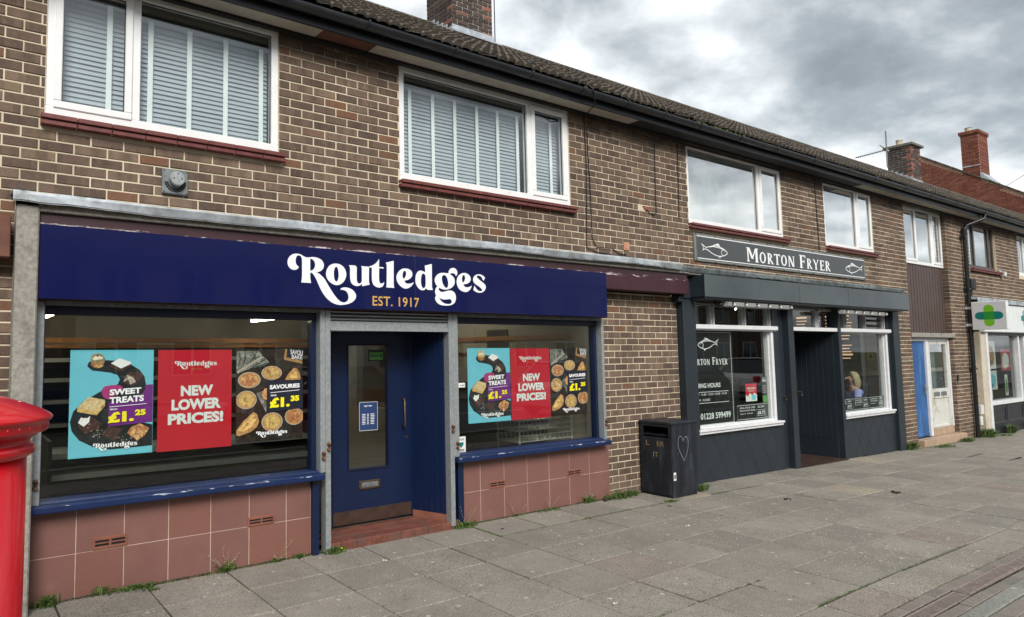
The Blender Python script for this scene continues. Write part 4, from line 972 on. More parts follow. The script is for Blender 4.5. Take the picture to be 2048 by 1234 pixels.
# shutter box strip and heads
for (a, c) in ((.549, 2.64), (4.14, 6.23)):
    b = B(); b.box(a, c, -.09, .05, 1.992, 2.019); part('shutter_slot', b, GALV_DARK, sh)
    b = B(); b.cbox(a, c, -.02, .07, 1.932, 1.991, .004); part('window_head', b, BLUE_DARK, sh)
def post(x0, x1, zb, hole=None):
    b = B(); b.cbox(x0, x1, -.085, .0, zb, 2.018, .004); b.box(x0+.004, x0+.009, -.0865, -.085, zb, 2.018); p = part('guide_rail', b, GALV, sh)
    if hole:
        q = B(); xm = (x0+x1)/2; q.tube([(xm, -.085, hole-.022), (xm, -.103, hole-.02), (xm, -.105, hole+.02), (xm, -.085, hole+.022)], .017, 8); part('lock', q, RUST, p)
post(.491, .547, .662, .80); post(2.643, 2.69, .662, .80); post(2.692, 2.742, .0, .87); post(4.024, 4.074, .03, .93); post(4.076, 4.135, .662, .77); post(6.232, 6.272, .662, .85)
# window frames
for (a, c, jr) in ((.549, 2.642, .04), (4.136, 6.231, .0)):
    b = B(); b.cbox(a, a+.012, .0, .07, .66, 1.932, .003); b.cbox(c-.035-jr*.2, c, -.01, .07, .66, 1.932, .004); b.box(a+.012, c-.035-jr*.2, .01, .07, .66, .68)
    part('window_frame', b, BLUE, sh)
    b = B(); b.box(a+.012, c-.036-jr*.2, .038, .045, .68, 1.933); part('pane', b, GL_SHOP, sh)
def sill(a, c):
    b = B(); b.prism([(-.125, .612), (-.13, .62), (-.13, .652), (-.122, .660), (.02, .672), (.02, .612)], 0, a, c)
    b.prism([(-.06, .6655), (-.055, .678), (.02, .682), (.02, .66)], 0, a+.06, c-.02); part('sill', b, BLUE_SILL, sh)
sill(.472, 2.658); sill(4.09, 6.285)
# stall riser tiles
def riser(xsplit, zt, zb0, x0, x1):
    b = B(); b.box(x0, x1, -.0145, .06, -.08, zt); part('riser_wall', b, GROUT, sh)
    rr = random.Random(int(x0*7)); e_ = [x0]+xsplit+[x1]
    for a, c in zip(e_[:-1], e_[1:]):
        for z0_, z1_ in ((-.02, .298), (.303, zt)):
            b = B(); b.cbox(a+.003, c-.003, -.0172+rr.uniform(-.0006, .0006), .0, z0_+.0, z1_, .0012)
            part('tile', b, TILE_B if rr.random() < .18 else TILE, sh)
riser([.786, 1.103, 1.416, 1.734, 2.044, 2.363], .612, 0, .472, 2.585)
riser([4.444, 4.760, 5.081, 5.404, 5.716, 6.037], .612, 0, 4.205, 6.372)
def airbrick(x0, x1, z0, z1):
    b = B(); b.cbox(x0, x1, -.024, -.012, z0, z1, .003); a_ = part('air_brick', b, TERRA, sh)
    b = B(); xm = (x0+x1)/2; h = (z1-z0)
    for s in (-1, 1):
        for k in (.28, .58):
            xa, xb = (x0+.014, xm-.007) if s < 0 else (xm+.007, x1-.014); b.box(xa, xb, -.0255, -.0245, z0+h*k, z0+h*(k+.17))
    part('slots', b, DARKHOLE, a_)
airbrick(.895, 1.123, .305, .388); airbrick(2.031, 2.257, .300, .370); airbrick(4.553, 4.765, .303, .376); airbrick(5.673, 5.893, .303, .376)
b = B(); b.cbox(2.586, 2.642, -.06, .06, -.02, .611, .004); part('corner_post', b, BLUE, sh)
b = B(); b.cbox(4.136, 4.204, -.055, .06, -.02, .611, .004); part('corner_post', b, BLUE, sh)
# doorway
b = B(); b.prism([(2.690, .0), (2.745, .0), (2.99, .335), (2.96, .36)], 2, .05, 2.02); part('door_cheek', b, BLUE, sh)
# boarded cheek on the right
pr = []
p0, p1 = Vector((3.885, .335)), Vector((4.022, -.005)); dv = (p1-p0); L = dv.length; dv.normalize(); nn = Vector((-dv.y, dv.x))*-1
nb = 6
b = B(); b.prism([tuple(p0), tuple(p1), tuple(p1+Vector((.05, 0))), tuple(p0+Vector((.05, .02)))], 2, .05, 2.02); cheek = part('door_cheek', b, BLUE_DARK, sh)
for i in range(nb):
    a = p0+dv*(L*i/nb+.002); c = p0+dv*(L*(i+1)/nb-.002)
    b = B(); b.prism([tuple(a), tuple(a+nn*.006+dv*.003), tuple(c+nn*.006-dv*.003), tuple(c)], 2, .13, 2.0); part('board', b, BLUE, cheek)
b = B(); b.prism([tuple(p0+nn*.001), tuple(p0+nn*.009), tuple(p1+nn*.009), tuple(p1+nn*.001)], 2, .058, .128); part('skirting_tile', b, TERRA, sh)
b = B(); b.cbox(2.744, 4.022, .335, .37, 1.86, 2.02, .003); b.cbox(2.90, 2.995, .34, .40, .07, 1.86, .003); b.cbox(3.875, 3.92, .335, .40, .07, 1.86, .003); b.box(2.744, 4.022, .0, .34, 2.0, 2.02); part('door_frame', b, BLUE, sh)
b = B()
Dx0, Dx1, Dz0, Dz1, Dy = 2.993, 3.873, .082, 1.852, .345
gx0, gx1, gz0, gz1 = 3.164, 3.603, .572, 1.72
for q in ((Dx0, gx0, Dz0, Dz1), (gx1, Dx1, Dz0, Dz1), (gx0, gx1, Dz0, gz0), (gx0, gx1, gz1, Dz1)): b.box(q[0], q[1], Dy, Dy+.045, q[2], q[3])
door = part('door', b, BLUE, sh)
b = B()
for q in ((gx0-.012, gx1+.012, gz0-.014, gz0), (gx0-.012, gx1+.012, gz1, gz1+.014), (gx0-.012, gx0, gz0, gz1), (gx1, gx1+.012, gz0, gz1)): b.cbox(q[0], q[1], Dy-.010, Dy, q[2], q[3], .003)
part('beading', b, BLUE_DARK, door)
b = B(); b.box(gx0, gx1, Dy+.02, Dy+.026, gz0, gz1); part('pane', b, GL_SHOP, door)
b = B(); b.cbox(3.268, 3.504, Dy-.014, Dy, .380, .462, .006); part('letterbox', b, BRASS, door)
b = B(); b.cbox(3.295, 3.478, Dy-.018, Dy-.014, .400, .445, .004); part('letterbox_flap', b, GALV_DARK, door)
b = B(); b.cbox(2.998, 3.868, Dy-.004, Dy, .085, .205, .001); part('kick_plate', b, KICK, door)
b = B(); b.tube([(3.775, Dy, 1.20), (3.775, Dy-.04, 1.20), (3.775, Dy-.045, 1.18), (3.775, Dy-.045, .95), (3.775, Dy-.04, .93), (3.775, Dy, .93)], .009, 8); part('handle', b, BRASS, door, smooth=True)
b = B(); b.tube([(3.815, Dy, .83), (3.815, Dy-.01, .83)], .013, 10); part('lock', b, BRASS, door)
# step tiles
b = B(); b.prism([(2.70, -.045), (4.12, -.055), (4.10, .34), (2.95, .34)], 2, -.03, .058); part('step', b, GROUT, sh)
rr = random.Random(8); y = -.06; r_ = 0
while y < .33:
    x = 2.70+(.0 if r_ % 2 else -.0); y2 = min(y+.152, .335)
    xl = 2.70+max(0, (y-.0))*.75
    while x < 4.10:
        x2 = min(x+.152, 4.12)
        xr = 4.12 if y < -.02 else 4.03-.30*(y+.02)
        a, c = max(x, xl), min(x2, xr)
        if c-a > .02:
            b = B(); b.cbox(a+.002, c-.002, y+.002, y2-.002, .04, .0665+rr.uniform(-.001, .001), .003)
            if r_ == 0: b.cbox(a+.002, c-.002, y-.008, y+.002, -.015, .0635, .003)
            part('step_tile', b, STEPTILE, sh)
        x = x2
    y = y2; r_ += 1
# roller shutter over the door
b = B()
for i in range(3): zc_ = 1.944+i*.032; b.prism([(-.050-.022*cos(pi*(k/6-.5)), zc_-.014+.026*k/6) for k in range(7)]+[(-.04, zc_+.012), (-.04, zc_-.014)], 0, 2.745, 4.022)
b.cbox(2.745, 4.022, -.075, -.03, 1.842, 1.925, .004); b.cbox(2.745, 4.022, -.088, -.03, 1.842, 1.852, .002)
part('roller_shutter', b, GALV, sh)
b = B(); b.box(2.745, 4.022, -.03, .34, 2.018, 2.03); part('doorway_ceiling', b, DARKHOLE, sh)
# interior
b = B(); b.box(.36, 6.37, .30, 4.3, -.02, .06); part('shop_floor', b, FLOORD, sh)
b = B(); b.box(.36, 6.37, 4.3, 4.32, .06, 2.62); part('back_wall', b, ROOMC, sh)
b = B(); b.box(.34, .36, .06, 4.3, .06, 2.62); b.box(6.372, 6.39, .06, 4.3, .06, 2.62); part('side_wall', b, ROOMC, sh)
b = B(); b.box(.36, 6.37, .08, 4.3, 2.52, 2.54); part('shop_ceiling', b, ROOMG, sh)
b = B(); b.box(.4, 6.33, 3.72, 3.76, 1.80, 1.86); b.box(.4, 6.33, 3.72, 3.76, 1.74, 1.775); part('shelf_pelmet', b, ORANGE, sh)
def unit(name, label, x0, x1, y0, y1, shelves, top, m, cat):
    t = thing(name, label, cat, ((x0+x1)/2, (y0+y1)/2, .06))
    b = B(); b.box(x0, x1, y1-.02, y1, .06, top); b.box(x0, x0+.03, y0, y1-.02, .06, top); b.box(x1-.03, x1, y0, y1-.02, .06, top); part('carcass', b, m, t)
    for z in shelves:
        b = B(); b.box(x0+.03, x1-.03, y0, y1-.02, z, z+.02); b.box(x0+.03, x1-.03, y0-.012, y0, z-.012, z+.036); part('shelf', b, STEEL, t)
    return t
unit('bread_rack', 'dark bread racking with steel edged shelves along the back of the bakery', .5, 4.6, 3.75, 4.25, (.5, .8, 1.08, 1.34, 1.58), 1.74, DARKUNIT, 'shelving')
unit('display_counter', 'long dark counter with steel rails just inside the left bakery window', .75, 3.3, 1.25, 1.85, (.35, .60, .78), .92, DARKUNIT, 'counter')
unit('serving_counter', 'cream and steel counter behind the right bakery window', 4.4, 5.0, 1.0, 3.0, (.4, .9), .98, ROOMC, 'counter')
b = B(); b.box(6.30, 6.36, .9, 4.2, .06, .98); b.box(6.33, 6.368, 1.0, 4.2, .98, 1.22); part('dark_wall_panel', b, DARKUNIT, sh)
b = B(); b.box(6.34, 6.368, .5, 4.25, 1.80, 1.86); b.box(6.34, 6.368, .5, 4.25, 1.62, 1.64); part('shelf_pelmet', b, ORANGE, sh)
b = B(); b.box(6.352, 6.370, 1.55, 1.95, .98, 1.95); b.box(6.352, 6.370, 2.6, 3.3, 1.2, 1.78); part('dark_opening', b, DARKUNIT, sh)
b = B(); b.box(4.62, 4.72, 2.6, 4.28, .06, 2.5); part('partition', b, ROOMG, sh)
t = thing('wire_basket_stand', 'white wire basket stand inside the right bakery window', 'basket stand', (5.75, .6, .06))
b = B()
for z, s_ in ((.72, 0), (.84, .03), (.95, 0)):
    for i in range(13): x = 5.35+i*.07; b.tube([(x, .35, z), (x, .36, z-.07), (x, .70, z-.07), (x, .71, z)], .004, 4)
    for yy, zz in ((.35, z), (.71, z), (.36, z-.07), (.70, z-.07)): b.tube([(5.33, yy, zz), (6.22, yy, zz)], .005, 4)
part('basket', b, STEEL, t)
b = B()
for x in (5.36, 6.2):
    for y in (.36, .70): b.tube([(x, y, .06), (x, y, 1.0)], .008, 6)
part('leg', b, STEEL, t)
b = B(); b.box(6.05, 6.34, .2, .9, .7, 1.0)
for i, (x, y0, y1, z) in enumerate(((.96, 2.5, 3.55, 2.09), (3.55, 2.75, 3.65, 2.09), (5.6, 1.6, 2.8, 2.40), (2.2, 1.3, 2.4, 2.40))):
    t = thing('strip_light', ['lit strip light at the far left inside the bakery window', 'lit strip light inside, above the savouries poster', 'lit strip light inside the right bakery window', 'lit strip light deep inside over the bread racks'][i], 'ceiling light', (x, y0, z), 'lit strip lights inside the bakery')
    b = B(); b.box(x-.04, x+.04, y0, y1, z+.03, z+.075); b.box(x-.004, x+.004, y0+.1, y0+.108, z+.075, 2.52); b.box(x-.004, x+.004, y1-.1, y1-.092, z+.075, 2.52); part('batten', b, WHITE_PL, t)
    b = B(); b.tube([(x, y0+.02, z+.01), (x, y1-.02, z+.01)], .017, 10); part('tube', b, TUBE, t)

# ---- sign
sg = thing('bakery_sign', 'glossy royal blue fascia sign reading Routledges EST. 1917 over the bakery', 'sign', (3.35, -.19, 2.03))
for a, c in ((.495, 3.5515), (3.5525, 6.205)):
    b = B(); b.cbox(a, c, -.196, -.166, 2.026, 2.521, .003); part('panel', b, BLUE_SIGN, sg)
F = Flat((2.33-.0, -.1965, 2.03)); kx = (5.043-.1965)/(5.043-.15)    # lettering sits on the front face
def logo(F, b, u, v, s, d, sub=3):
    for g in GLY.values():
        F.fill(b, [[(u+x*s, v+z*s) for x, z in smooth_loop(l, sub)] for l in g], d)
def logo_parts(F, parent, u, v, s):
    for g in GLY.values():
        b = B(); F.fill(b, [[(u+x*s, v+z*s) for x, z in smooth_loop(l, 4)] for l in g], .002); part('letter', b, WHITE_V, parent)
# keep the lettering where it is seen: it was surveyed in the plane y = -0.15
F = Flat((2.33*kx, -.1965, 1.655+(2.03-1.655)*kx)); logo_parts(F, sg, 0, 0, kx)
F = Flat((0, -.1985, 0)); b = B(); text(F, b, 'EST. 1917', 3.122*kx, 1.655+(2.062-1.655)*kx, 3.629*kx, 1.655+(2.148-1.655)*kx, bold=.012, space=1.05); part('lettering', b, GOLD_V, sg)
b = B(); rr = random.Random(4)
# ---- posters
def poster_base(x0, z0, w, h, y, label, m, edge=None, grp=None):
    t = thing('poster', label, 'poster', (x0+w/2, y, z0), grp)
    b = B(); b.box(x0, x0+w, y, y+.0012, z0, z0+h); part('sheet', b, m, t)
    return t, Flat((x0, y-.0002, z0))
def sweet(x0, z0, w, h, y, label, sub):
    t, F = poster_base(x0, z0, w, h, y, label, PCYAN, grp='sweet treats posters in the bakery windows')
    n = lambda p: (w*(p[0]-100-(1010-p[1])*.0)/828*1.0, h*(1-(p[1]-100)/1040))
    P = lambda l: [(max(.002, min(w-.002, q[0])), max(.002, min(h-.002, q[1]))) for q in map(n, l)]
    b = B(); d = F.step()
    for q in ((0, .0, w, .012), (0, h-.012, w, h)): F.fill(b, [[(q[0], q[1]), (q[2], q[1]), (q[2], q[3]), (q[0], q[3])]], d)
    part('border', b, PCYAN2, t)
    S = [(262, 260), (270, 225), (300, 203), (440, 200), (560, 208), (680, 240), (780, 300), (835, 370), (850, 450), (850, 520), (700, 600), (700, 800), (928, 860), (928, 1070), (720, 1075), (500, 1080), (330, 1040), (200, 970), (130, 880), (110, 790), (140, 690), (230, 600), (370, 520), (480, 470), (565, 440), (583, 395), (560, 350), (490, 325), (400, 312), (310, 300)]
    F.poly('slate_board', P(S), PSLATE, t)
    F.poly('price_panel', P([(470, 470), (928, 452), (928, 832), (480, 852)]), PPURPLE, t)
    F.poly('slate_board', P([(470, 452), (700, 440), (840, 440), (845, 500), (800, 560), (470, 620)]), PSLATE, t)
    F.poly('pink_cake', P([(400, 500), (430, 460), (500, 448), (590, 452), (618, 480), (600, 520), (470, 590), (420, 560)]), PPINK, t)
    F.poly('cupcake_case', P([(295, 205), (430, 205), (415, 262), (370, 278), (325, 270), (300, 250)]), PFILL2, t)
    F.poly('cupcake_icing', P([(288, 190), (300, 145), (350, 128), (400, 138), (433, 180), (428, 215), (370, 232), (300, 218)]), PTAN, t)
    F.poly('cupcake_swirl', P([(305, 185), (350, 150), (415, 175), (400, 190), (330, 200)]), PCREAM, t)
    F.poly('cupcake_button', P([(345, 150), (365, 145), (372, 160), (352, 166)]), PCHOC, t)
    F.poly('cake_side', P([(478, 240), (590, 290), (692, 235), (692, 262), (595, 318), (480, 268)]), PCHOC, t)
    F.poly('cake_top', P([(490, 232), (575, 183), (692, 222), (692, 240), (592, 285)]), PAPER_W, t)
    F.poly('brownie', P([(612, 380), (670, 325), (790, 320), (812, 370), (760, 440), (700, 458), (640, 440)]), PCHOC, t)
    b = B(); d = F.step()
    for k in range(6): ribbon(F, b, P([(622+14*k, 420-8*k), (655+12*k, 350+6*k), (690+10*k, 445-4*k)]), .004, d+.00005*k)
    part('icing_lines', b, PCREAM, t)
    F.poly('flapjack_side', P([(175, 650), (360, 700), (440, 610), (440, 650), (360, 738), (175, 695)]), PFILL, t)
    F.poly('flapjack', P([(175, 655), (280, 555), (440, 590), (440, 615), (362, 702)]), PTAN, t)
    F.poly('chocolate_square', P([(180, 830), (300, 740), (418, 820), (380, 870), (260, 915)]), PCHOC, t)
    F.poly('marshmallow', P([(185, 800), (210, 755), (270, 760), (300, 740), (290, 800), (240, 840)]), PAPER_W, t)
    F.poly('chocolate_slab', P([(415, 930), (470, 850), (625, 880), (540, 1000)]), PCHOC, t)
    F.poly('rocky_square', P([(665, 930), (700, 875), (790, 840), (890, 890), (850, 960), (770, 1010)]), PFILL2, t)
    b = B(); d = F.step(); rr = random.Random(1)
    for k in range(60):
        cx_, cy_ = rr.choice([(370, 940), (650, 990), (220, 770), (330, 880), (760, 930)]); px_, py_ = n((rr.gauss(cx_, 38), rr.gauss(cy_, 26))); s_ = rr.uniform(.0015, .0035)
        F.fill(b, [[(px_-s_, py_), (px_, py_-s_), (px_+s_*1.6, py_), (px_, py_+s_)]], d+k*.000004)
    part('crumbs', b, PCREAM, t)
    q = lambda x, y_: n((x, y_))
    b = B(); F.step()
    def tx(s, xa, ya, xb, yb, bold, tilt=.03, bb=b): a = q(xa, yb); c = q(xb, ya); text(F, bb, s, a[0], a[1], c[0], c[1], bold=bold, tilt=tilt)
    tx('SWEET', 482, 490, 800, 550, .045, .04); tx('TREATS', 482, 568, 830, 632, .045, .04); tx('FROM', 490, 680, 560, 696, .03)
    a, c = q(485, 662), q(858, 645); d = F.lay; ribbon(F, b, [a, c], .004, d)
    logo(F, b, w*.285, h*.045, w*.00052*1000/2.1*1.0, F.lay, sub)
    part('lettering', b, WHITE_V, t)
    b = B(); F.step(); tx('£1.', 470, 715, 730, 822, .06, .03, b); tx('25', 740, 700, 850, 760, .06, .02, b); part('price', b, YEL, t)
    return t
def lower(x0, z0, w, h, y, label, sub):
    t, F = poster_base(x0, z0, w, h, y, label, PRED, grp='new lower prices posters in the bakery windows')
    F.step(); b = B(); text(F, b, 'NEW', w*.30, h*.535, w*.74, h*.64, bold=.05, tilt=.01); text(F, b, 'LOWER', w*.18, h*.395, w*.85, h*.505, bold=.05, tilt=.01); text(F, b, 'PRICES!', w*.135, h*.255, w*.885, h*.365, bold=.05, tilt=.01)
    logo(F, b, w*.22, h*.80, w*.565/2.1, F.lay, sub); part('lettering', b, WHITE_V, t)
    b = B(); text(F, b, 'EST. 1917', w*.44, h*.80, w*.585, h*.812, bold=.01); part('small_lettering', b, GOLD_V, t)
    return t
def savoury(x0, z0, w, h, y, label, sub):
    t, F = poster_base(x0, z0, w, h, y, label, PWOOD, grp='savouries posters in the bakery windows')
    n = lambda p: (max(.001, min(w-.001, w*(p[0]-128)/742)), max(.001, min(h-.001, h*(1-(p[1]-105)/1015))))
    P = lambda l: [n(p) for p in l]
    F.poly('cloth', P([(128, 130), (370, 125), (410, 175), (330, 250), (128, 330)]), PCLOTH, t)
    F.poly('cloth_fold', P([(128, 375), (230, 300), (430, 195), (485, 250), (440, 285), (250, 330)]), PCREAM if 0 else PCLOTH, t)
    b = B(); d = F.step()
    for k, (a_, c_) in enumerate((((160, 140), (150, 300)), ((220, 135), (205, 280)), ((290, 130), (330, 230)), ((350, 130), (270, 250)), ((300, 300), (440, 220)), ((270, 320), (460, 262)))): ribbon(F, b, [n(a_), n(((a_[0]+c_[0])/2+14, (a_[1]+c_[1])/2)), n(c_)], .007, d+.00003*k)
    part('cloth_creases', b, PSLATE, t)
    F.poly('knife', P([(128, 345), (400, 185), (430, 195), (145, 372)]), PFOIL, t)
    F.poly('board_frame', P([(650, 210), (668, 105), (690, 105), (680, 200), (868, 240), (868, 275), (660, 230)]), PCRUST, t)
    F.poly('chalkboard', P([(682, 200), (692, 105), (868, 105), (868, 240)]), PNAVY, t)
    F.poly('cloth_fold', P([(340, 590), (455, 560), (455, 815)]), PCLOTH, t)
    pies = [(268, 445, 122, 88, 0), (513, 373, 115, 78, 1), (235, 660, 112, 100, 1), (518, 915, 118, 104, 1), (770, 870, 110, 96, 0)]
    for cx_, cy_, rx, ry, k in pies:
        e_ = lambda f: P(ell(cx_, cy_, rx*f, ry*f, 26))
        F.poly('pie_case', e_(1.0), PFOIL, t); F.poly('pie_crust', e_(.93), PCRUST, t); F.poly('pie_filling', e_(.74), PFILL if k else PFILL2, t)
    F.poly('pasty', P([(660, 455), (690, 400), (760, 320), (800, 330), (838, 400), (840, 462)]), PCRUST, t)
    F.poly('pasty', P([(128, 980), (200, 890), (310, 795), (350, 820), (372, 900), (350, 960), (280, 1010), (160, 1045), (128, 1035)]), PCRUST, t)
    F.poly('pasty_top', P([(145, 985), (210, 905), (310, 820), (340, 880), (300, 950), (200, 1000)]), PFILL, t)
    F.poly('pasty_top', P([(690, 440), (760, 345), (800, 380), (810, 440)]), PFILL, t)
    F.poly('pastry_edge', P([(395, 610), (430, 545), (455, 540), (455, 670), (420, 660)]), PCRUST, t)
    F.poly('price_panel', P([(455, 465), (870, 455), (870, 775), (640, 800), (455, 800)]), PNAVY, t)
    b = B(); F.step()
    def tx(s, xa, ya, xb, yb, bold, tilt=.02, bb=b): a = n((xa, yb)); c = n((xb, ya)); text(F, bb, s, a[0], a[1], c[0], c[1], bold=bold, tilt=tilt)
    tx('SAVOURIES', 487, 508, 830, 556, .04, .03); tx('FROM', 500, 615, 560, 634, .03); ribbon(F, b, [n((495, 592)), n((828, 573))], .004, F.lay)
    tx('SAVOU', 722, 112, 866, 165, 0, -.1); tx('BAKE', 738, 172, 860, 220, 0, -.05)
    logo(F, b, w*.29, h*.035, w*.46/2.1, F.lay, sub); part('lettering', b, WHITE_V, t)
    b = B(); F.step(); tx('£1.', 487, 650, 715, 762, .06, .02, b); tx('35', 725, 635, 825, 698, .06, .02, b); part('price', b, YEL, t)
    b = B(); F.step(); rr = random.Random(6)
    for k in range(70):
        px_, py_ = n((rr.uniform(128, 868), rr.choice([rr.gauss(300, 40), rr.gauss(1060, 30), rr.uniform(780, 1110)])))
        if 455/1 < 0: continue
        s_ = rr.uniform(.001, .0022); F.fill(b, [[(px_-s_, py_), (px_, py_-s_), (px_+s_, py_), (px_, py_+s_)]], .0009+k*.000004)
    part('flour_specks', b, PFOIL, t)
    return t
YP = .048
sweet(.731, .932, .574, .755, YP, 'light blue cake poster, left of the three in the left bakery window', 3)
lower(1.339, .928, .576, .757, YP, 'red price poster, middle of the three in the left bakery window', 3)
savoury(1.953, .945, .588, .745, YP, 'dark pie poster, right of the three in the left bakery window', 3)
sweet(4.361, .945, .574, .745, YP, 'light blue cake poster, left of the three in the right bakery window', 2)
lower(4.946, .944, .575, .740, YP, 'red price poster, middle of the three in the right bakery window', 2)
savoury(5.535, .950, .578, .742, YP, 'dark pie poster, right of the three in the right bakery window', 2)
# notices
t, F = poster_base(3.292, .918, .205, .268, Dy+.018-.0015, 'small navy notice with printed columns taped to the bakery door glass', PBLUE)
F.step(); b = B(); logo(F, b, .05, .218, .045, F.lay, 1); rr = random.Random(3)
for i in range(7):
    for j, (a, c) in enumerate(((.03, .075), (.085, .115), (.125, .175))): b2 = .15-.015*i; F.fill(b, [[(a, b2), (c-rr.uniform(0, .015), b2), (c-.01, b2+.006), (a, b2+.006)]], F.lay)
F.fill(b, [[(.0, .0), (.205, .0), (.205, .003), (0, .003)]], F.lay); F.fill(b, [[(.0, .265), (.205, .265), (.205, .268), (0, .268)]], F.lay); F.fill(b, [[(0, .004), (.003, .004), (.003, .264), (0, .264)]], F.lay); F.fill(b, [[(.202, .004), (.205, .004), (.205, .264), (.202, .264)]], F.lay)
part('lettering', b, WHITE_V, t)
t, F = poster_base(3.397, 1.572, .178, .108, Dy+.016, 'green and black hygiene sticker at the top of the bakery door glass', BLACK_V)
F.step(); F.poly('green_panel', [(.012, .012), (.166, .012), (.166, .085), (.012, .085)], GREEN_ST, t); F.step(); b = B()
for i in range(5): F.fill(b, [[(.025+.019*i, .04), (.037+.019*i, .04), (.037+.019*i, .058), (.025+.019*i, .058)]], F.lay)
F.fill(b, [ell(.142, .05, .013, .016, 14)], F.lay); part('print', b, BLACK_V, t)
t, F = poster_base(4.19, 1.305, .125, .045, .036, 'tiny white sticker on the left edge of the right bakery window', PAPER_W)
F.step(); b = B(); text(F, b, 'ALARM', .06, .014, .115, .027, bold=.02); text(F, b, 'J', .02, .01, .03, .032, bold=.02); part('print', b, BLACK_V, t)
t, F = poster_base(4.195, .675, .115, .155, .036, 'white sticker with a green heart shape low on the right bakery window', PAPER_W)
F.step(); F.poly('emblem', smooth_loop([(.058, .045, 1), (.085, .075), (.085, .10), (.058, .098), (.032, .10), (.030, .075)], 3), TEAL, t); F.step(); b = B()
for v in (.13, .12, .03, .022, .014): F.fill(b, [[(.02, v), (.095, v), (.095, v+.004), (.02, v+.004)]], F.lay)
part('print', b, BLACK_V, t)
# ================================================================ CHIP SHOP SHOPFRONT
G0 = gz(8); G1 = gz(14)
ms = thing('chip_shop_shopfront', 'dark slate blue chip shop front with white window ledges and a recessed entrance', 'shopfront', (11, 0, gz(11)))
b = B(); n = 60; rl = random.Random(12)
for i in range(n+1):
    x = 7.50+(14.22-7.50)*i/n; w1 = .005*sin(x*2.1)+rl.uniform(-.004, .004)
    b.v += [(x, .004, 2.745+w1*.4), (x, -.10, 2.722+w1), (x, -.215+w1, 2.70+w1), (x, -.222+w1, 2.685), (x, -.21-w1, 2.642+w1)]
for i in range(n):
    for k in range(4): b.f.append((5*i+k, 5*i+k+1, 5*i+5+k+1, 5*i+5+k))
k = len(b.v); b.v += [(v[0], v[1]+.006, v[2]-.008) for v in b.v]; b.f += [tuple(k+i for i in reversed(f)) for f in b.f]
o = part('lead_flashing', b, LEAD_OLD, ms); o.location.z -= .004
b = B(); b.cbox(7.81, 14.25, -.185, .10, 2.60, 2.645, .006); part('lintel', b, CONC, ms)
# box fascia in three panels
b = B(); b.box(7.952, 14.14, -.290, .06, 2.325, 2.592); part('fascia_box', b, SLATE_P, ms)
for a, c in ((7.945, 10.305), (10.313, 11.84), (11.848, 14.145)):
    b = B(); b.cbox(a, c, -.303, -.291, 2.318, 2.598, .003); b.box(a+.002, c-.002, -.2915, -.26, 2.5925, 2.5975); part('fascia_panel', b, SLATE_SHEEN, ms)
b = B(); b.box(7.80, 7.952, -.10, .06, 2.31, 2.60); b.cbox(7.70, 7.80, -.11, 0, 2.26, 2.34, .01); part('fascia_return', b, SLATE_P, ms)
b = B(); b.box(7.96, 14.13, -.28, .10, 2.295, 2.324); part('fascia_underside', b, FASCIA_B, ms)
# pillars and posts
def pil(x0, x1, y0, zt=2.30, zb=None, m=SLATE_P, nm='pillar', ch=.006):
    b = B(); b.cbox(x0, x1, y0, .08, (gz(x0)-.05) if zb is None else zb, zt, ch); return part(nm, b, m, ms)
pil(7.81, 8.075, -.085); pil(10.055, 10.22, -.03); pil(10.225, 10.37, -.015); pil(10.372, 10.52, -.10); pil(11.955, 12.04, -.09); pil(13.93, 14.02, -.03); pil(14.022, 14.275, -.09)
b = B(); b.cbox(8.06, 8.10, -.02, .07, .60, 2.29, .004); part('guide_rail', b, SLATE_P, ms)
# stall risers of diagonal painted tiles
def clip(poly, x0, x1, z0, z1):
    for ax, lim, sg_ in ((0, x0, 1), (0, x1, -1), (1, z0, 1), (1, z1, -1)):
        out = []
        for i in range(len(poly)):
            p, q = poly[i-1], poly[i]; dp, dq = sg_*(p[ax]-lim), sg_*(q[ax]-lim)
            if (dp >= 0) != (dq >= 0):
                t = dp/(dp-dq); out.append((p[0]+(q[0]-p[0])*t, p[1]+(q[1]-p[1])*t))
            if dq >= 0: out.append(q)
        poly = out
        if len(poly) < 3: return []
    return poly
def diag(x0, x1, z0, z1):
    b = B(); b.box(x0, x1, -.030, .06, z0-.05, z1); part('riser_wall', b, SLATE_J, ms)
    W, H_ = .36, .62; rr = random.Random(int(x0*3))
    for i in range(-1, int((x1-x0)/W*2)+3):
        for j in range(-2, 4):
            if (i+j) % 2: continue
            cx_, cz_ = x0+i*W/2, z0+.30+j*H_/2; g_ = .004
            p = clip([(cx_-W/2+g_, cz_), (cx_, cz_-H_/2+g_*1.6), (cx_+W/2-g_, cz_), (cx_, cz_+H_/2-g_*1.6)], x0, x1, z0, z1)
            if len(p) < 3: continue
            b = B(); y0 = -.0325+rr.uniform(-.0006, .0006); b.prism(p, 1, y0, -.029); 
            part('tile', b, SLATE_P, ms)
diag(8.08, 10.05, gz(9)-.03, .60); diag(12.05, 13.93, gz(13)-.03, .56)
# ledges
def ledge(x0, x1, z0, z1):
    b = B(); zm = (z0+z1)/2; b.cbox(x0, x1, -.105, .04, zm+.003, z1, .004); b.cbox(x0+.01, x1-.008, -.088, .04, z0, zm, .004); b.cbox(x0+.03, x1-.1, -.03, .04, z1, z1+.022, .004); part('window_ledge', b, WHITE_P, ms)
ledge(8.04, 10.125, .578, .640); ledge(12.045, 13.895, .540, .605)
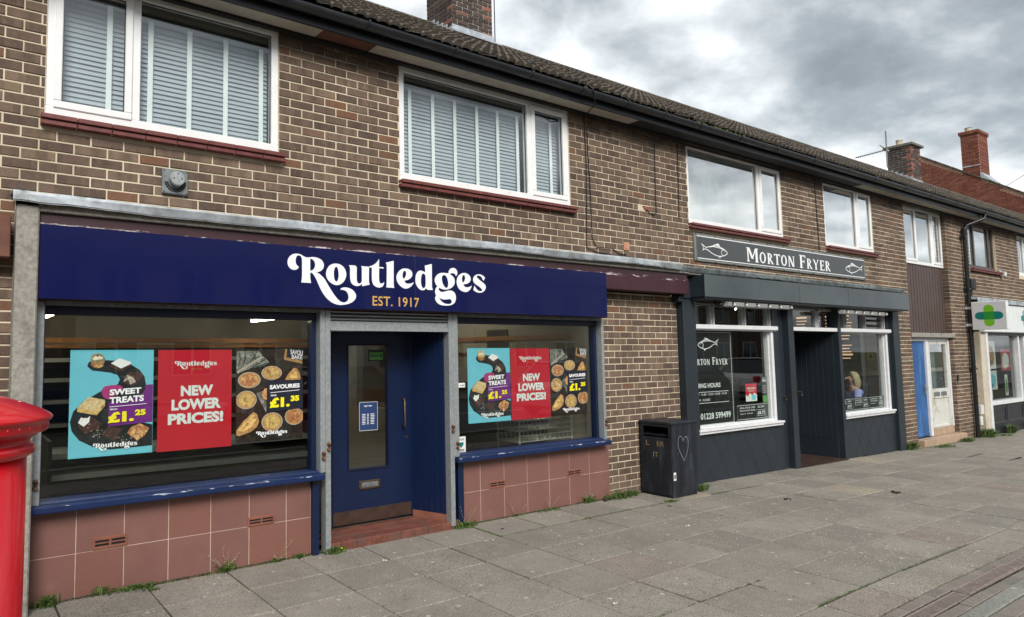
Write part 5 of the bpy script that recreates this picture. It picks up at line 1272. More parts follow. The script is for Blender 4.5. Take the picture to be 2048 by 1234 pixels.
# windows
def shopwin(x0, x1, zb, zt, zl, zh, mull, jamb=True):
    b = B(); b.cbox(x0-.005, x1+.11, -.085, .05, zt, zt+.058, .005); b.box(x0-.02, x1+.1, -.06, .05, zt-.014, zt); part('transom', b, WHITE_P, ms)
    b = B()
    for m_ in mull: b.cbox(m_-.038, m_+.038, .0, .07, zt+.058, zh, .006); b.cbox(m_-.018, m_+.018, -.018, .0, zt+.058, zh, .004)
    b.cbox(x0-.02, x1+.02, .0, .07, zh-.035, zh, .004)
    part('fanlight_frame', b, FAN_W, ms)
    if jamb: b = B(); b.cbox(x1, x1+.055, -.04, .07, zb, zt-.001, .008); b.cbox(x1-.02, x1, .0, .07, zb, zt-.001, .005); b.box(x0, x1-.02, .02, .06, zb, zb+.03); part('window_frame', b, WHITE_P, ms)
    b = B(); b.box(x0, x1-.02, .036, .042, zb+.03, zt); part('pane', b, GL_CHIP, ms)
    e_ = [x0]+mull+[x1]
    for i in range(len(e_)-1):
        b = B(); b.box(e_[i]+.03, e_[i+1]-.03, .036, .042, zt+.058, zh-.035); part('fanlight_pane', b, GL_CHIP, ms)
shopwin(8.09, 9.995, .64, 1.925, .6, 2.27, [8.60, 9.37, 10.03]); shopwin(12.05, 13.835, .60, 1.925, .55, 2.27, [12.42, 13.12, 13.87])
# louvred fanlight
for zz in (2.03, 2.12, 2.2):
    b = B(); b.prism([(.0, zz), (.055, zz+.05), (.06, zz+.045), (.006, zz-.005)], 0, 13.17, 13.80); part('louvre', b, BLACK_V, ms)
# entrance
b = B(); b.cbox(10.52, 11.955, -.075, .0, 1.925, 1.983, .005); part('transom', b, WHITE_P, ms)
b = B(); b.cbox(11.42, 11.54, .0, .07, 1.983, 2.28, .006); b.cbox(10.52, 11.955, .0, .07, 2.25, 2.285, .004); part('fanlight_frame', b, FAN_W, ms)
b = B(); b.box(10.53, 11.42, .036, .042, 1.983, 2.25); b.box(11.54, 11.95, .036, .042, 1.983, 2.25); part('fanlight_pane', b, GL_CHIP, ms)
b = B(); b.box(10.50, 12.0, .64, .70, -.15, 2.30); b.box(10.45, 10.52, .08, .70, -.15, 2.3); part('entrance_back', b, SLATE_P, ms)
b = B(); b.box(11.965, 12.04, .08, .64, -.15, 1.925); wl_ = part('boarded_wall', b, FASCIA_B, ms)
for i in range(8):
    y = .0+i*.08; b = B(); b.cbox(11.953, 11.964, y+.002, y+.078, .22, 1.92, .003); part('board', b, SLATE_P, wl_)
b = B(); b.cbox(11.948, 11.964, .0, .635, -.10, .215, .003); part('kick_board', b, SLATE_P, wl_)
b = B(); b.box(10.45, 12.0, -.10, .66, gz(11)-.05, gz(11)+.012); part('threshold', b, KICK, ms)
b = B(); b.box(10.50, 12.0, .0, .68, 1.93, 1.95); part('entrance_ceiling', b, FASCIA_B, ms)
b = B(); b.tube([(10.53, -.10, 1.03), (10.53, -.155, 1.03), (10.53, -.155, .98)], .014, 8); b.tube([(10.30, -.015, .97), (10.30, -.05, .96), (10.30, -.05, .92)], .014, 8); part('door_bolt', b, BRASS, ms)
# interior
b = B(); b.box(7.85, 14.94, .27, 5.0, -.14, -.09); b.box(7.85, 14.28, .10, .27, -.14, -.09); part('shop_floor', b, FLOORD, ms)
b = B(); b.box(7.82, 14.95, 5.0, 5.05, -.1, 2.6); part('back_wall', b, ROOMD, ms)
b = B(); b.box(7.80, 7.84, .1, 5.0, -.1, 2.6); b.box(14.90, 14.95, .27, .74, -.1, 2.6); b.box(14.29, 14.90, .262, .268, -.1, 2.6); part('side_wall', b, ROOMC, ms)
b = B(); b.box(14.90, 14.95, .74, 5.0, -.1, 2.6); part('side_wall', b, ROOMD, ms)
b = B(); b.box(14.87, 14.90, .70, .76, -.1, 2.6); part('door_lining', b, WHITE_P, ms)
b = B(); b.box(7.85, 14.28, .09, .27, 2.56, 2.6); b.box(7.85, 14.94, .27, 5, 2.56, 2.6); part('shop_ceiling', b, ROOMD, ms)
b = B(); b.box(9.4, 9.44, .7, 3.0, -.1, 2.56); part('side_wall', b, ROOMG, ms)
b = B(); b.cbox(12.3, 14.8, 3.1, 3.5, -.1, .95, .02); part('serving_counter', b, STEEL, ms)
for x_, lab in ((13.3, 'lit strip light on the ceiling over the chip shop counter'), (8.9, 'lit strip light on the ceiling at the left of the chip shop')):
    t = thing('strip_light', lab, 'ceiling light', (x_, 1.5, 2.45), 'lit strip lights inside the chip shop')
    b = B(); b.box(x_-.04, x_+.04, 1.0, 2.3, 2.48, 2.55); part('batten', b, WHITE_PL, t)
    b = B(); b.tube([(x_, 1.02, 2.46), (x_, 2.28, 2.46)], .017, 10); part('tube', b, TUBE, t)
mb = thing('menu_board', 'dark menu board with small glowing orange text high inside the chip shop', 'menu board', (14.88, 1.2, 1.4))
b = B(); b.box(14.86, 14.895, .80, 2.2, 1.40, 2.35); part('board', b, MENU, mb)
F = Flat((14.858, 2.2, 1.40), U=(0, -1, 0)); b = B(); rr = random.Random(14); F.step()
for c_ in range(5):
    for r_ in range(14):
        if rr.random() < .12: continue
        u = .05+.27*c_; v = .88-.063*r_; w_ = rr.uniform(.10, .20); h_ = .018 if r_ % 4 else .034; F.fill(b, [[(u, v), (u+w_, v), (u+w_, v+h_), (u, v+h_)]], F.lay)
part('menu_text', b, MENU_T, mb)
ws = whole('warning_sign', B().box(14.893, 14.898, .56, .66, 1.42, 1.60), YELLOW, 'small yellow warning notice on the cream wall inside the chip shop', 'notice')
b = B(); b.prism([(.58, 1.48), (.64, 1.48), (.61, 1.56)], 0, 14.890, 14.892); part('triangle', b, BLACK_V, ws)
# black poster on the left window
mp_ = thing('black_window_poster', 'tall black poster with white fish, opening hours and phone number in the chip shop window', 'poster', (8.55, .046, .65))
x0, x1, z0, z1 = 7.995, 9.075, .655, 1.905
b = B(); b.box(x0, x1+.045, .045, .047, z0, z1+.01); part('sheet', b, BLACK_V, mp_)
F = Flat((0, .0445, 0)); F.step()
FISH = [[(235,270,1),(290,330),(345,385),(400,370),(480,335),(560,308),(640,315),(740,365),(800,410),(845,480,1),(800,530),(740,575),(650,600),(560,580),(480,535),(420,480),(370,445),(325,440),(285,480),(250,525,1),(285,470),(295,420),(285,350)],
        [(500,325),(560,270),(605,255),(632,235)], [(632,235),(650,270),(668,320)], [(430,362),(520,338),(640,350),(745,388)], [(760,388),(710,425),(690,480),(705,540),(738,577)], [(628,600),(650,652)], [(650,652),(682,600)], [(572,292),(612,268),(630,255)], [(590,305),(630,275),(645,290)]]
def fish(F, b, u0, v0, u1, v1, flip, d, w):
    f = lambda p: (u0+(u1-u0)*((845-p[0])/610 if flip else (p[0]-235)/610), v0+(v1-v0)*(655-p[1])/420)
    for i, l in enumerate(FISH):
        if i == 0: ribbon(F, b, smooth_loop([f(p)+((1,) if len(p) > 2 else ()) for p in l], 3), w, d, True)
        else: ribbon(F, b, [f(p) for p in l], w*.9, d+.0004*i)
    F.fill(b, [ell(*f((778, 440)), w*.8, w*.8, 8)], d)
b = B()
for (a, c, zz0, zz1) in ((x0+.02, x1, z0+.02, z1-.02),): ribbon(F, b, [(a, zz0), (c, zz0), (c, zz1), (a, zz1)], .010, F.lay, True)
fish(F, b, 8.30, 1.645, 8.79, 1.815, True, F.lay+.0006, .010)
ribbon(F, b, [(x0+.10, .957), (8.975, .957), (8.975, 1.10), (x0+.10, 1.10)], .006, F.lay, True)
part('print', b, WHITE_V, mp_)
b = B(); F.step(.0003)
def tx(s, a, zz0, c, zz1, bold=.01, sp=1.0): text(F, b, s, a, zz0, c, zz1, bold=bold, space=sp)
tx('OPENING HOURS', 8.06, 1.155, 8.785, 1.215, .02); tx('TUE - SAT  11.00 - 13.30 / 15.00 - 21.00', 8.06, 1.055, 8.93, 1.083, .005); tx('SUN & MON   CLOSED', 8.06, .985, 8.53, 1.012, .005); tx('TEL. 01228 599499', 8.04, .745, 9.0, .825, .012)
part('lettering', b, WHITE_V, mp_)
# serif capitals for the shop's name
def serif(ch):
    bars, w = [], .62
    def bar(x0, y0, x1, y1, t): bars.append([(x0-t/2, y0), (x0+t/2, y0), (x1+t/2, y1), (x1-t/2, y1)])
    def sf(x, y, L=.26): bars.append([(x-L/2, y), (x+L/2, y), (x+L/2-.03, y+.055), (x-L/2+.03, y+.055)])
    if ch == 'M': w = 1.0; bar(.16, 0, .14, 1, .10); bar(.50, .22, .20, 1, .17); bar(.48, .22, .78, 1, .09); bar(.84, 0, .82, 1, .17); sf(.16, 0); sf(.84, 0, .3); sf(.10, .945, .2); sf(.88, .945, .2)
    if ch == 'O': w = .70; bars.append(('ring', .35, .5, .32, .51, .17, .41))
    if ch == 'R': w = .72; bar(.2, 0, .2, 1, .16); bars.append(('half', .26, .735, .30, .265, .15, .19)); bars.append([(.24, .47), (.40, .49), (.72, .0), (.54, .0)]); sf(.2, 0, .30); sf(.14, .945, .22)
    if ch == 'T': w = .66; bar(.33, 0, .33, 1, .16); bars.append([(.02, .90), (.64, .90), (.66, 1), (.0, 1)]); bars.append([(.0, .78), (.05, .78), (.09, .9), (.0, .95)]); bars.append([(.61, .78), (.66, .78), (.66, .95), (.57, .9)]); sf(.33, 0, .32)
    if ch == 'N': w = .80; bar(.16, 0, .16, 1, .09); bar(.62, 0, .18, 1, .18); bar(.66, 0, .66, 1, .09); sf(.16, 0, .24); sf(.66, .945, .24); sf(.12, .945, .22)
    if ch == 'F': w = .62; bar(.2, 0, .2, 1, .17); bars.append([(.2, .91), (.58, .91), (.62, 1), (.2, 1)]); bars.append([(.53, .78), (.59, .78), (.62, .96), (.55, .92)]); bars.append([(.2, .47), (.46, .47), (.46, .56), (.2, .56)]); bars.append([(.44, .40), (.50, .40), (.50, .63), (.44, .63)]); sf(.2, 0, .34); sf(.12, .945, .22)
    if ch == 'E': w = .62; bar(.2, 0, .2, 1, .17); bars.append([(.2, .91), (.56, .91), (.60, 1), (.2, 1)]); bars.append([(.52, .78), (.57, .78), (.60, .96), (.53, .92)]); bars.append([(.2, .47), (.44, .47), (.44, .56), (.2, .56)]); bars.append([(.42, .40), (.48, .40), (.48, .63), (.42, .63)]); bars.append([(.2, 0), (.60, 0), (.57, .09), (.2, .09)]); bars.append([(.54, .05), (.60, .02), (.62, .22), (.57, .22)]); sf(.14, 0, .22); sf(.14, .945, .22)
    if ch == 'Y': w = .74; bar(.38, 0, .38, .48, .16); bars.append([(.30, .42), (.46, .42), (.22, 1), (.04, 1)]); bars.append([(.36, .42), (.44, .44), (.70, 1), (.60, 1)]); sf(.38, 0, .30); sf(.12, .945, .26); sf(.65, .945, .22)
    return bars, w
def serif_text(F, b, s, u0, v0, u1, h, small=.78, d=0.0):
    tot = 0
    for i, c in enumerate(s): tot += .34 if c == ' ' else (serif(c)[1]+.06)*(1 if (i == 0 or s[i-1] == ' ') else small)
    k = (u1-u0)/tot; u = u0
    for i, c in enumerate(s):
        if c == ' ': u += .34*k; continue
        f = 1 if (i == 0 or s[i-1] == ' ') else small; bars, w = serif(c)
        for n_, q in enumerate(bars):
            dd = d+.00035*n_
            if q[0] in ('ring', 'half'):
                _, cx_, cy_, rx, ry, ix, iy = q
                a0, a1 = (0, 2*pi) if q[0] == 'ring' else (-pi/2, pi/2)
                o_ = ell(cx_, cy_, rx, ry, 26 if q[0] == 'ring' else 14, a0, a1); i_ = ell(cx_, cy_, ix, iy, 26 if q[0] == 'ring' else 14, a0, a1)
                base = len(b.v); m_ = len(o_)
                b.v += [F.p(u+x*k*f, v0+y*h*f, dd) for x, y in o_+i_]
                for t in range(m_ if q[0] == 'ring' else m_-1): b.f.append((base+t, base+(t+1) % m_, base+m_+(t+1) % m_, base+m_+t))
            else: F.fill(b, [[(u+x*k*f, v0+y*h*f) for x, y in q]], dd)
        u += (w+.06)*k*f
b = B(); serif_text(F, b, 'MORTON FRYER', 8.06, 1.455, 8.99, .10, d=F.lay); part('shop_name', b, WHITE_V, mp_)
# small price panels
def price(x0, x1, z0, z1, cols, label):
    t = thing('price_panel', label, 'price sign', ((x0+x1)/2, .046, z0), 'price panels along the chip shop windows')
    b = B(); b.box(x0, x1, .045, .047, z0, z1); part('sheet', b, BLACK_V, t)
    F = Flat((x0, .0445, z0)); F.step(); w, h = x1-x0, z1-z0; b = B(); n = len(cols)
    for i in range(n): ribbon(F, b, [(w*i/n+.02, .018), (w*(i+1)/n-.012, .018), (w*(i+1)/n-.012, h-.018), (w*i/n+.02, h-.018)], .005, F.lay, True)
    part('border', b, WHITE_V, t); b = B(); F.step(.0003)
    for i, (l, head, pr_) in enumerate(cols):
        a = w*i/n; cw = w/n
        for k, s in enumerate(l): text(F, b, s, a+cw*.10, h*(.72-.17*k), a+cw*(.58 if k < 2 else .50), h*(.72-.17*k)+(.022 if k < 2 else .013), bold=.01)
        text(F, b, head, a+cw*.66, h*.70, a+cw*.88, h*.83, bold=.02); text(F, b, pr_, a+cw*.65, h*.30, a+cw*.89, h*.50, bold=.02)
        ribbon(F, b, [(a+cw*.62, h*.22), (a+cw*.92, h*.22), (a+cw*.92, h*.58), (a+cw*.62, h*.58)], .004, F.lay+.0002, True)
    part('lettering', b, WHITE_V, t)
price(9.145, 10.0-.03, .672, .90, [(['SMALL FISH & CHIPS', 'WITH ANY HOT SAUCES', 'ANY TIME'], 'ALL DAY', '£8.75')], 'black price panel reading £8.75 at the foot of the left chip shop window')
price(12.06, 13.81, .632, .845, [([' LARGE', 'FISH & CHIPS'], 'LUNCH', '£6.75'), (['LUNCH SPECIAL', '& CHIPS', 'WITH ANY SAUCES'], 'LUNCH', '£6.95'), (['LUNCH BOX', 'WITH ANY SAUCES', 'DAILY'], 'LUNCH', '£5.75')], 'row of three black price panels under the right chip shop window')
t, F = poster_base(9.40, .93, .29, .245, .046, 'small red and white leaflet with a crowd picture stuck in the chip shop window', PRED)
F.step(); F.poly('white_picture', [(.0, .0), (.29, .0), (.29, .09), (.22, .12), (.17, .08), (.11, .12), (.06, .07), (.0, .09)], PAPER_W, t); F.poly('blue_shape', smooth_loop([(.16, .02), (.24, .02), (.26, .07), (.2, .1), (.15, .07)], 2), PCYAN, t); F.step(); b = B(); text(F, b, 'THE BIG RAFFLE', .03, .165, .26, .195, bold=.02); text(F, b, 'TICKETS HERE', .07, .135, .22, .15, bold=.02); part('lettering', b, PAPER_W, t)
t, F = poster_base(9.83, .88, .135, .385, .046, 'narrow black and green sticker at the right edge of the left chip shop window', BLACK_V)
F.step(); F.poly('green_panel', [(.012, .015), (.125, .015), (.125, .115), (.012, .115)], GREEN_ST, t); F.step(); b = B()
for v in (.36, .34, .31, .25, .22, .19, .16): F.fill(b, [[(.02, v), (.115, v), (.115, v+.006), (.02, v+.006)]], F.lay)
F.fill(b, [[(.01, .325), (.125, .325), (.125, .335), (.01, .335)]], F.lay); part('print', b, PAPER_W, t)
# the long sign
lg = thing('chip_shop_sign', 'long grey sign board with two white fish, reading Morton Fryer', 'sign', (10.75, -.03, 2.83))
kz = (5.043-.035)/(5.043-.03)
b = B(); b.cbox(8.222, 13.22, -.022, .0, 2.822, 3.192, .003); part('backing_board', b, GREY_EDGE, lg)
b = B(); b.cbox(8.262, 13.185, -.028, -.0225, 2.852, 3.165, .002); part('board', b, GREY_SIGN, lg)
F = Flat((0, -.0285, 0)); F.step(); b = B()
ribbon(F, b, [(8.268, 2.860), (13.178, 2.860), (13.178, 3.155), (8.268, 3.155)], .011, F.lay, True); part('border_line', b, WHITE_V, lg)
b = B(); fish(F, b, 8.345, 2.89, 8.985, 3.085, False, F.lay+.0004, .0105); part('fish_emblem', b, WHITE_V, lg)
b = B(); fish(F, b, 12.475, 2.895, 13.13, 3.085, True, F.lay+.0004, .0105); part('fish_emblem', b, WHITE_V, lg)
F.step(); b = B(); serif_text(F, b, 'MORTON FRYER', 9.45, 2.895, 11.97, .20, d=F.lay, small=.80); part('lettering', b, WHITE_V, lg)
b = B()
for i in range(12):
    x = 8.25+i*.448
    for z in (2.832, 3.182): b.ball((x, -.0235, z), .009, 6, 4)
part('screws', b, GASKET, lg, kind='stuff')
# light bars under the fascia
def lightbar(x0, x1, z, label):
    t = thing('light_bar', label, 'outdoor light', ((x0+x1)/2, -.24, z), 'light bars under the chip shop fascia')
    b = B(); b.prism([(-.285, z+.035), (-.265, z-.012), (-.215, z-.018), (-.205, z+.02), (-.23, z+.045)], 0, x0, x1); part('housing', b, mat('lamp_housing', (0.42, 0.42, 0.42), 0.4, var=.1), t)
    n = 6
    for i in range(n):
        x = x0+.11+(x1-x0-.16)*i/(n-1)
        b = B(); b.box(x-.028, x-.004, -.292, -.280, z+.016, z+.046); part('clip', b, GASKET, t)
        b = B(); b.ball((x+.006, -.292, z+.004), .014, 8, 6); part('lamp', b, PAPER_W, t, smooth=True)
lightbar(8.50, 10.13, 2.235, 'pale light bar with six lamps under the left end of the chip shop fascia')
lightbar(11.70, 13.27, 2.215, 'pale light bar with six lamps under the right end of the chip shop fascia')
sf_ = thing('security_fitting', 'dark round security fitting with cables under the chip shop fascia', 'camera', (8.42, -.15, 2.24))
b = B(); b.ball((8.45, -.19, 2.24), (.045, .05, .045), 12, 8); b.tube([(8.40, -.16, 2.30), (8.38, -.17, 2.26), (8.42, -.18, 2.235)], .018, 8); part('dome', b, GASKET, sf_, smooth=True)
b = B(); b.tube([(8.08, -.09, 2.27), (8.2, -.15, 2.262), (8.40, -.17, 2.27)], .006, 6); b.tube([(8.09, -.09, 2.235), (8.25, -.15, 2.215), (8.42, -.18, 2.232), (8.55, -.2, 2.21), (8.62, -.22, 2.25)], .006, 6); part('wires', b, WIRE, sf_)

# ================================================================ ENTRANCE TO THE FLATS
b = B(); b.box(15.05, 17.09, .13, .16, 1.95, 3.27); part('cladding_backing', b, FASCIA_B, terr)
n = 15
for i in range(n):
    a = 15.06+i*(17.08-15.06)/n; b = B(); b.prism([(a+.004, .13), (a+.010, .095), (a+.118, .095), (a+.128, .12), (a+.132, .13)], 2, 1.96, 3.268); part('cladding_board', b, CLAD, terr)
b = B(); b.cbox(15.04, 17.16, -.02, .14, 1.855, 1.945, .008); part('lintel', b, CONC, terr)
b = B(); b.box(14.98, 15.055, .007, .5, -.2, 4.4); b.box(17.088, 17.16, .007, .5, -.2, 4.4); part('bay_reveal', b, MORTAR, terr)
# brick returns inside the bay's right jamb
bj = B()
for k in range(-56, 8):
    z = BZ0+.075*k+.005
    if z < -.15 or z > 4.35: continue
    bj.cbox(17.082, 17.11, .0 if k % 2 else .0, .108, z, z+.0655, .003)
part('jamb_bricks', bj, BRICK, terr)
b = B(); zt = 1.852; zf = -.02
b.cbox(15.06, 15.14, .07, .14, zf, zt, .004); b.cbox(17.01, 17.08, .07, .14, .10, zt, .004); b.cbox(15.88, 15.99, .065, .14, zf, zt-.06, .004); b.cbox(15.14, 17.01, .07, .14, zt-.065, zt, .004)
df = part('entrance_frame', b, WHITE_P, terr)
b = B(); b.cbox(15.145, 15.875, .10, .145, zf, zt-.068, .004); bd = part('door', b, BLUE_DOOR, terr, label='bright blue front door')
b = B(); b.cbox(15.78, 15.82, .075, .10, .78, .96, .003); b.tube([(15.80, .08, .90), (15.80, .045, .90), (15.68, .045, .905)], .009, 6); part('handle', b, GALV, bd)
b = B(); b.cbox(15.15, 15.87, .09, .10, .0, .05, .004); part('weather_bar', b, BLUE_DOOR, bd)
b = B(); x0, x1 = 15.995, 17.005
for q in ((x0, x0+.10, .12, zt-.07), (x1-.10, x1, .12, zt-.07), (x0+.10, x1-.10, .68, .86), (x0+.10, x1-.10, zt-.12, zt-.07), (x0+.10, x1-.10, .12, .16)): b.box(q[0], q[1], .08, .13, q[2], q[3])
sp_ = part('side_panel', b, DOOR_W, terr, label='white glazed side panel with two letter plates and a dirty lower half')
b = B(); b.box(x0+.10, x1-.10, .10, .12, .16, .68); part('lower_panel', b, DOOR_W, sp_)
b = B(); b.box(x0+.10, x1-.10, .10, .106, .86, zt-.12); part('pane', b, GL_UP, sp_)
for xx in (x0+.17, x0+.52):
    b = B(); b.cbox(xx, xx+.27, .07, .08, .72, .80, .003); part('letter_plate', b, GALV_DARK, sp_)
curtain(x0+.05, x1-.02, .75, 1.78, .28, 'patterned green grey curtain behind the glazed panel beside the blue door', m=mat('green_grey_curtain', (.17, .24, .22), .9, var=.4, vscale=18), amp=.012, wl_=.09)
b = B(); b.box(15.05, 17.09, .5, .55, -.2, 1.95); b.box(15.1, 17.0, .13, .5, 1.86, 1.95); part('hall', b, ROOMD, terr)
b = B(); b.cbox(15.03, 17.14, -.10, .07, gz(16)-.06, zf-.005, .006); st_ = part('door_step', b, TAN_TILE, terr)
for i in range(3):
    b = B(); b.cbox(15.995+.34*i, 16.33+.34*i, .055, .14, -.02, .115, .003); part('step_tile', b, TAN_TILE, terr)
b = B(); b.cbox(16.90, 16.96, -.01, .0, .0, .0+.01, .001)
b = B(); b.cbox(17.12, 17.20, -.02, .0, .98, 1.12, .006); whole('door_entry_phone', b, GASKET, 'small black door entry box on the bricks beside the glazed panel', 'intercom', loc=(17.16, 0, 1.0))
b = B(); b.cbox(18.06, 18.22, -.09, .0, .28, .47, .008); whole('meter_box', b, WHITE_PL, 'pale grey meter box low on the bricks beside the black rain pipe', 'meter box', loc=(18.14, 0, .3))
b = B(); b.cbox(18.08, 18.19, -.07, .0, .05, .23, .008); whole('cable_box', b, WHITE_PL, 'smaller white cable box right below the pale meter box', 'cable box', loc=(18.14, 0, .1))
b = B(); b.cbox(17.98, 18.19, -.13, .0, 2.86, 3.10, .03); b.tube([(18.1, -.06, 2.87), (18.1, -.05, 2.7)], .02, 6); whole('alarm_sounder', b, GASKET, 'dark alarm box on the bricks right of the rain pipe', 'alarm', loc=(18.1, 0, 2.9))
b = B(); b.cbox(20.20, 20.30, -.10, .0, 3.27, 3.37, .01); b.tube([(20.10, -.02, 3.40), (20.2, -.05, 3.35)], .02, 6); whole('security_light', b, WHITE_PL, 'small white sensor light beside the brown framed window', 'outdoor light', loc=(20.25, 0, 3.3))

# ================================================================ PHARMACY
ph = thing('pharmacy_shopfront', 'white pharmacy shopfront with black panels below its window at the right edge', 'shopfront', (22, 0, gz(20)))
b = B(); b.cbox(18.27, 18.52, -.10, .10, -.25, 2.06, .01); part('pilaster', b, RENDER_C, ph)
b = B(); b.cbox(18.52, 18.62, -.13, .06, -.25, 2.06, .006); part('guide_rail', b, WHITE_P, ph)
b = B(); b.box(17.95, 30.4, -.18, .01, 2.66, 2.70); b.cbox(17.95, 30.4, -.205, -.18, 2.60, 2.70, .008); b.prism([(.0, 2.70), (-.18, 2.70), (.0, 2.74)], 0, 17.95, 30.4); part('lead_flashing', b, LEAD, ph)
b = B(); b.cbox(18.27, 30.38, -.17, .05, 1.985, 2.595, .006); part('fascia', b, PH_WHITE, ph)
b = B(); b.cbox(18.27, 30.38, -.175, -.171, 2.0, 2.03, .001); part('fascia_trim', b, PH_WHITE, ph)
b = B(); b.box(18.62, 30.3, -.06, .05, 1.925, 1.985); part('head', b, GALV_DARK, ph)
mx_ = [18.62, 20.95, 21.35, 23.7, 26.0, 28.3]
b = B()
for m_ in mx_[1:]: b.cbox(m_-.045, m_+.045, -.05, .06, .50, 1.925, .005)
b.cbox(18.62, 30.3, -.10, .06, .425, .50, .006); b.cbox(18.62, 18.72, -.05, .06, .50, 1.925, .005)
part('window_frame', b, WHITE_P, ph)
for a, c in zip(mx_[:-1], mx_[1:]):
    b = B(); b.box(a+.045, c-.045, .03, .036, .50, 1.925); part('pane', b, GL_PH, ph)
b = B(); b.box(18.62, 30.3, -.03, .06, -.3, .424); part('riser', b, PH_BLACK, ph)
for a in (18.7, 19.85, 21.0, 22.15, 23.3, 24.45):
    b = B()
    for q in ((a, a+1.08, .355, .375), (a, a+1.08, .03, .05), (a, a+.02, .05, .355), (a+1.06, a+1.08, .05, .355)): b.cbox(q[0], q[1], -.045, -.03, q[2], q[3], .003)
    part('panel_moulding', b, mat('pharmacy_moulding', (.05, .055, .065), .4), ph)
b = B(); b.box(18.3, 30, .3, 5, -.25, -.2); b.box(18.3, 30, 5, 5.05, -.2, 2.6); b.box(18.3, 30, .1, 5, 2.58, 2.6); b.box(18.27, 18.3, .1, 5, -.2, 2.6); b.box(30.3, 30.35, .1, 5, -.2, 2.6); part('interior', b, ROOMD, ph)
# window display
rr = random.Random(21)
for i, (x, z, w, h, m_, m2, lab) in enumerate(((18.80, 1.15, .42, .52, PCYAN2, PAPER_W, 'pale blue and white poster at the left of the pharmacy window'), (19.28, 1.18, .60, .62, PAPER_W, PFILL2, 'tall poster with a face picture in the pharmacy window'), (18.85, .82, .42, .28, GREEN_ST, PFOIL, 'small green bordered poster low in the pharmacy window'), (19.33, .72, .62, .42, PAPER_W, PCYAN2, 'pale poster under the tall one in the pharmacy window'), (20.35, 1.12, .62, .50, PRED, PAPER_W, 'bright red poster near the first mullion of the pharmacy window'), (18.9, .52, .32, .27, PAPER_W, PFOIL, 'left white card standing on the pharmacy window ledge'), (19.3, .52, .42, .18, PAPER_W, PFOIL, 'wider white card standing on the pharmacy window ledge'), (20.62, .55, .20, .48, PAPER_W, GREEN_ST, 'slim white and green card at the right of the pharmacy window'))):
    t, F = poster_base(x, z, w, h, .09+.01*i, lab, m_); F.step()
    F.poly('picture', smooth_loop([(w*.2, h*.15), (w*.75, h*.2), (w*.85, h*.6), (w*.5, h*.85), (w*.15, h*.6)], 2), m2, t)
    F.step(); b = B()
    for k in range(4): F.fill(b, [[(w*.2, h*(.1+.06*k)), (w*rr.uniform(.5, .85), h*(.1+.06*k)), (w*.5, h*(.125+.06*k)), (w*.2, h*(.125+.06*k))]], F.lay+.0001*k)
    part('print', b, PAPER_W if m_ is PRED else PNAVY, t)
# projecting sign: faces up the street
cs = thing('projecting_cross_sign', 'square white projecting sign with a green and teal pharmacy cross', 'sign', (17.87, -.1, 2.02))
b = B(); b.cbox(17.80, 17.94, -.66, -.12, 2.018, 2.592, .006); part('case', b, PH_WHITE, cs)
b = B(); b.box(17.85, 17.89, -.12, .0, 2.45, 2.5); b.box(17.85, 17.89, -.12, .0, 2.1, 2.15); part('bracket', b, PH_WHITE, cs)
F = Flat((17.799, -.13, 2.028), U=(0, -1, 0)); F.poly('face', [(.008, .008), (.512, .008), (.512, .546), (.008, .546)], SIGNFACE, cs)
def stad(cx_, cy_, L, w, vert):
    p = []
    for a0, s in ((0, 1), (pi, -1)):
        for i in range(9):
            a = a0-pi/2+pi*i/8 if not vert else a0+pi*i/8
            p.append((cx_+(0 if vert else s*(L/2-w/2))+w/2*cos(a), cy_+(s*(L/2-w/2) if vert else 0)+w/2*sin(a)))
    return p
F.poly('cross_upright', stad(.258, .275, .44, .158, True), LIME, cs); F.poly('cross_arm', stad(.258, .275, .44, .158, False), TEAL, cs); F.poly('cross_centre', [(.179, .196), (.337, .196), (.337, .354), (.179, .354)], MIDGR, cs)
F = Flat((20.75, -.1705, 2.10)); t = thing('small_cross_emblem', 'small green cross printed on the white pharmacy fascia at the right edge', 'emblem', (20.95, -.17, 2.1))
F.poly('upright', stad(.2, .22, .40, .13, True), mat('pale_teal_print', (.12, .42, .33), .4), t); F.poly('arm', stad(.2, .22, .40, .13, False), TEAL, t)

# ================================================================ RED BRICK HOUSE BEYOND
hx = 40.35
rh = thing('red_brick_house', 'red brick gable ended house with a tall chimney beyond the terrace', 'building', (45, 4, -.2))
b = B(); yr, zr = 8.6, 11.75; ye, ze = -1.0, 4.9; zoff = 8.42-.715*3.9
vz = lambda y: zoff+.715*y
b.prism([(3.2, 0), (9.2, 0), (9.2, vz(7.9)-1.1), (7.9, vz(7.9)), (3.2, vz(3.2))], 0, hx, hx+8)
part('wall', b, MORTAR_RED, rh)
b = B(); rr = random.Random(31); z = 7.0; k = 0
while z < vz(7.9)-.08:
    y = 3.22+(.11 if k % 2 else 0)
    while y < 7.9:
        if z+.07 < vz(y)-.03: j = rr.uniform(-.004, .004); b.box(hx-.012+j, hx+.02, y+.006, y+.219, z+.006, z+.069)
        y += .225
    z += .075; k += 1
part('brickwork', b, BRICK_RED, rh, kind='stuff')
b = B(); nst = 16
for i in range(nst):
    ya, yb = 8.0-(8.0-2.9)*i/nst, 8.0-(8.0-2.9)*(i+1)/nst
    b.prism([(ya, vz(ya)+.02), (yb-.03, vz(yb-.03)+.02), (yb-.03, vz(yb)+.07), (ya, vz(ya)+.055)], 0, hx-.06, hx+8)
part('roof', b, RIDGE, rh)
b = B(); b.prism([(8.0, vz(8.0)+.05), (9.3, vz(8.0)-1.1), (9.3, vz(8.0)-1.2), (8.0, vz(8.0)-.05)], 0, hx-.06, hx+8); part('rear_roof', b, RIDGE, rh)
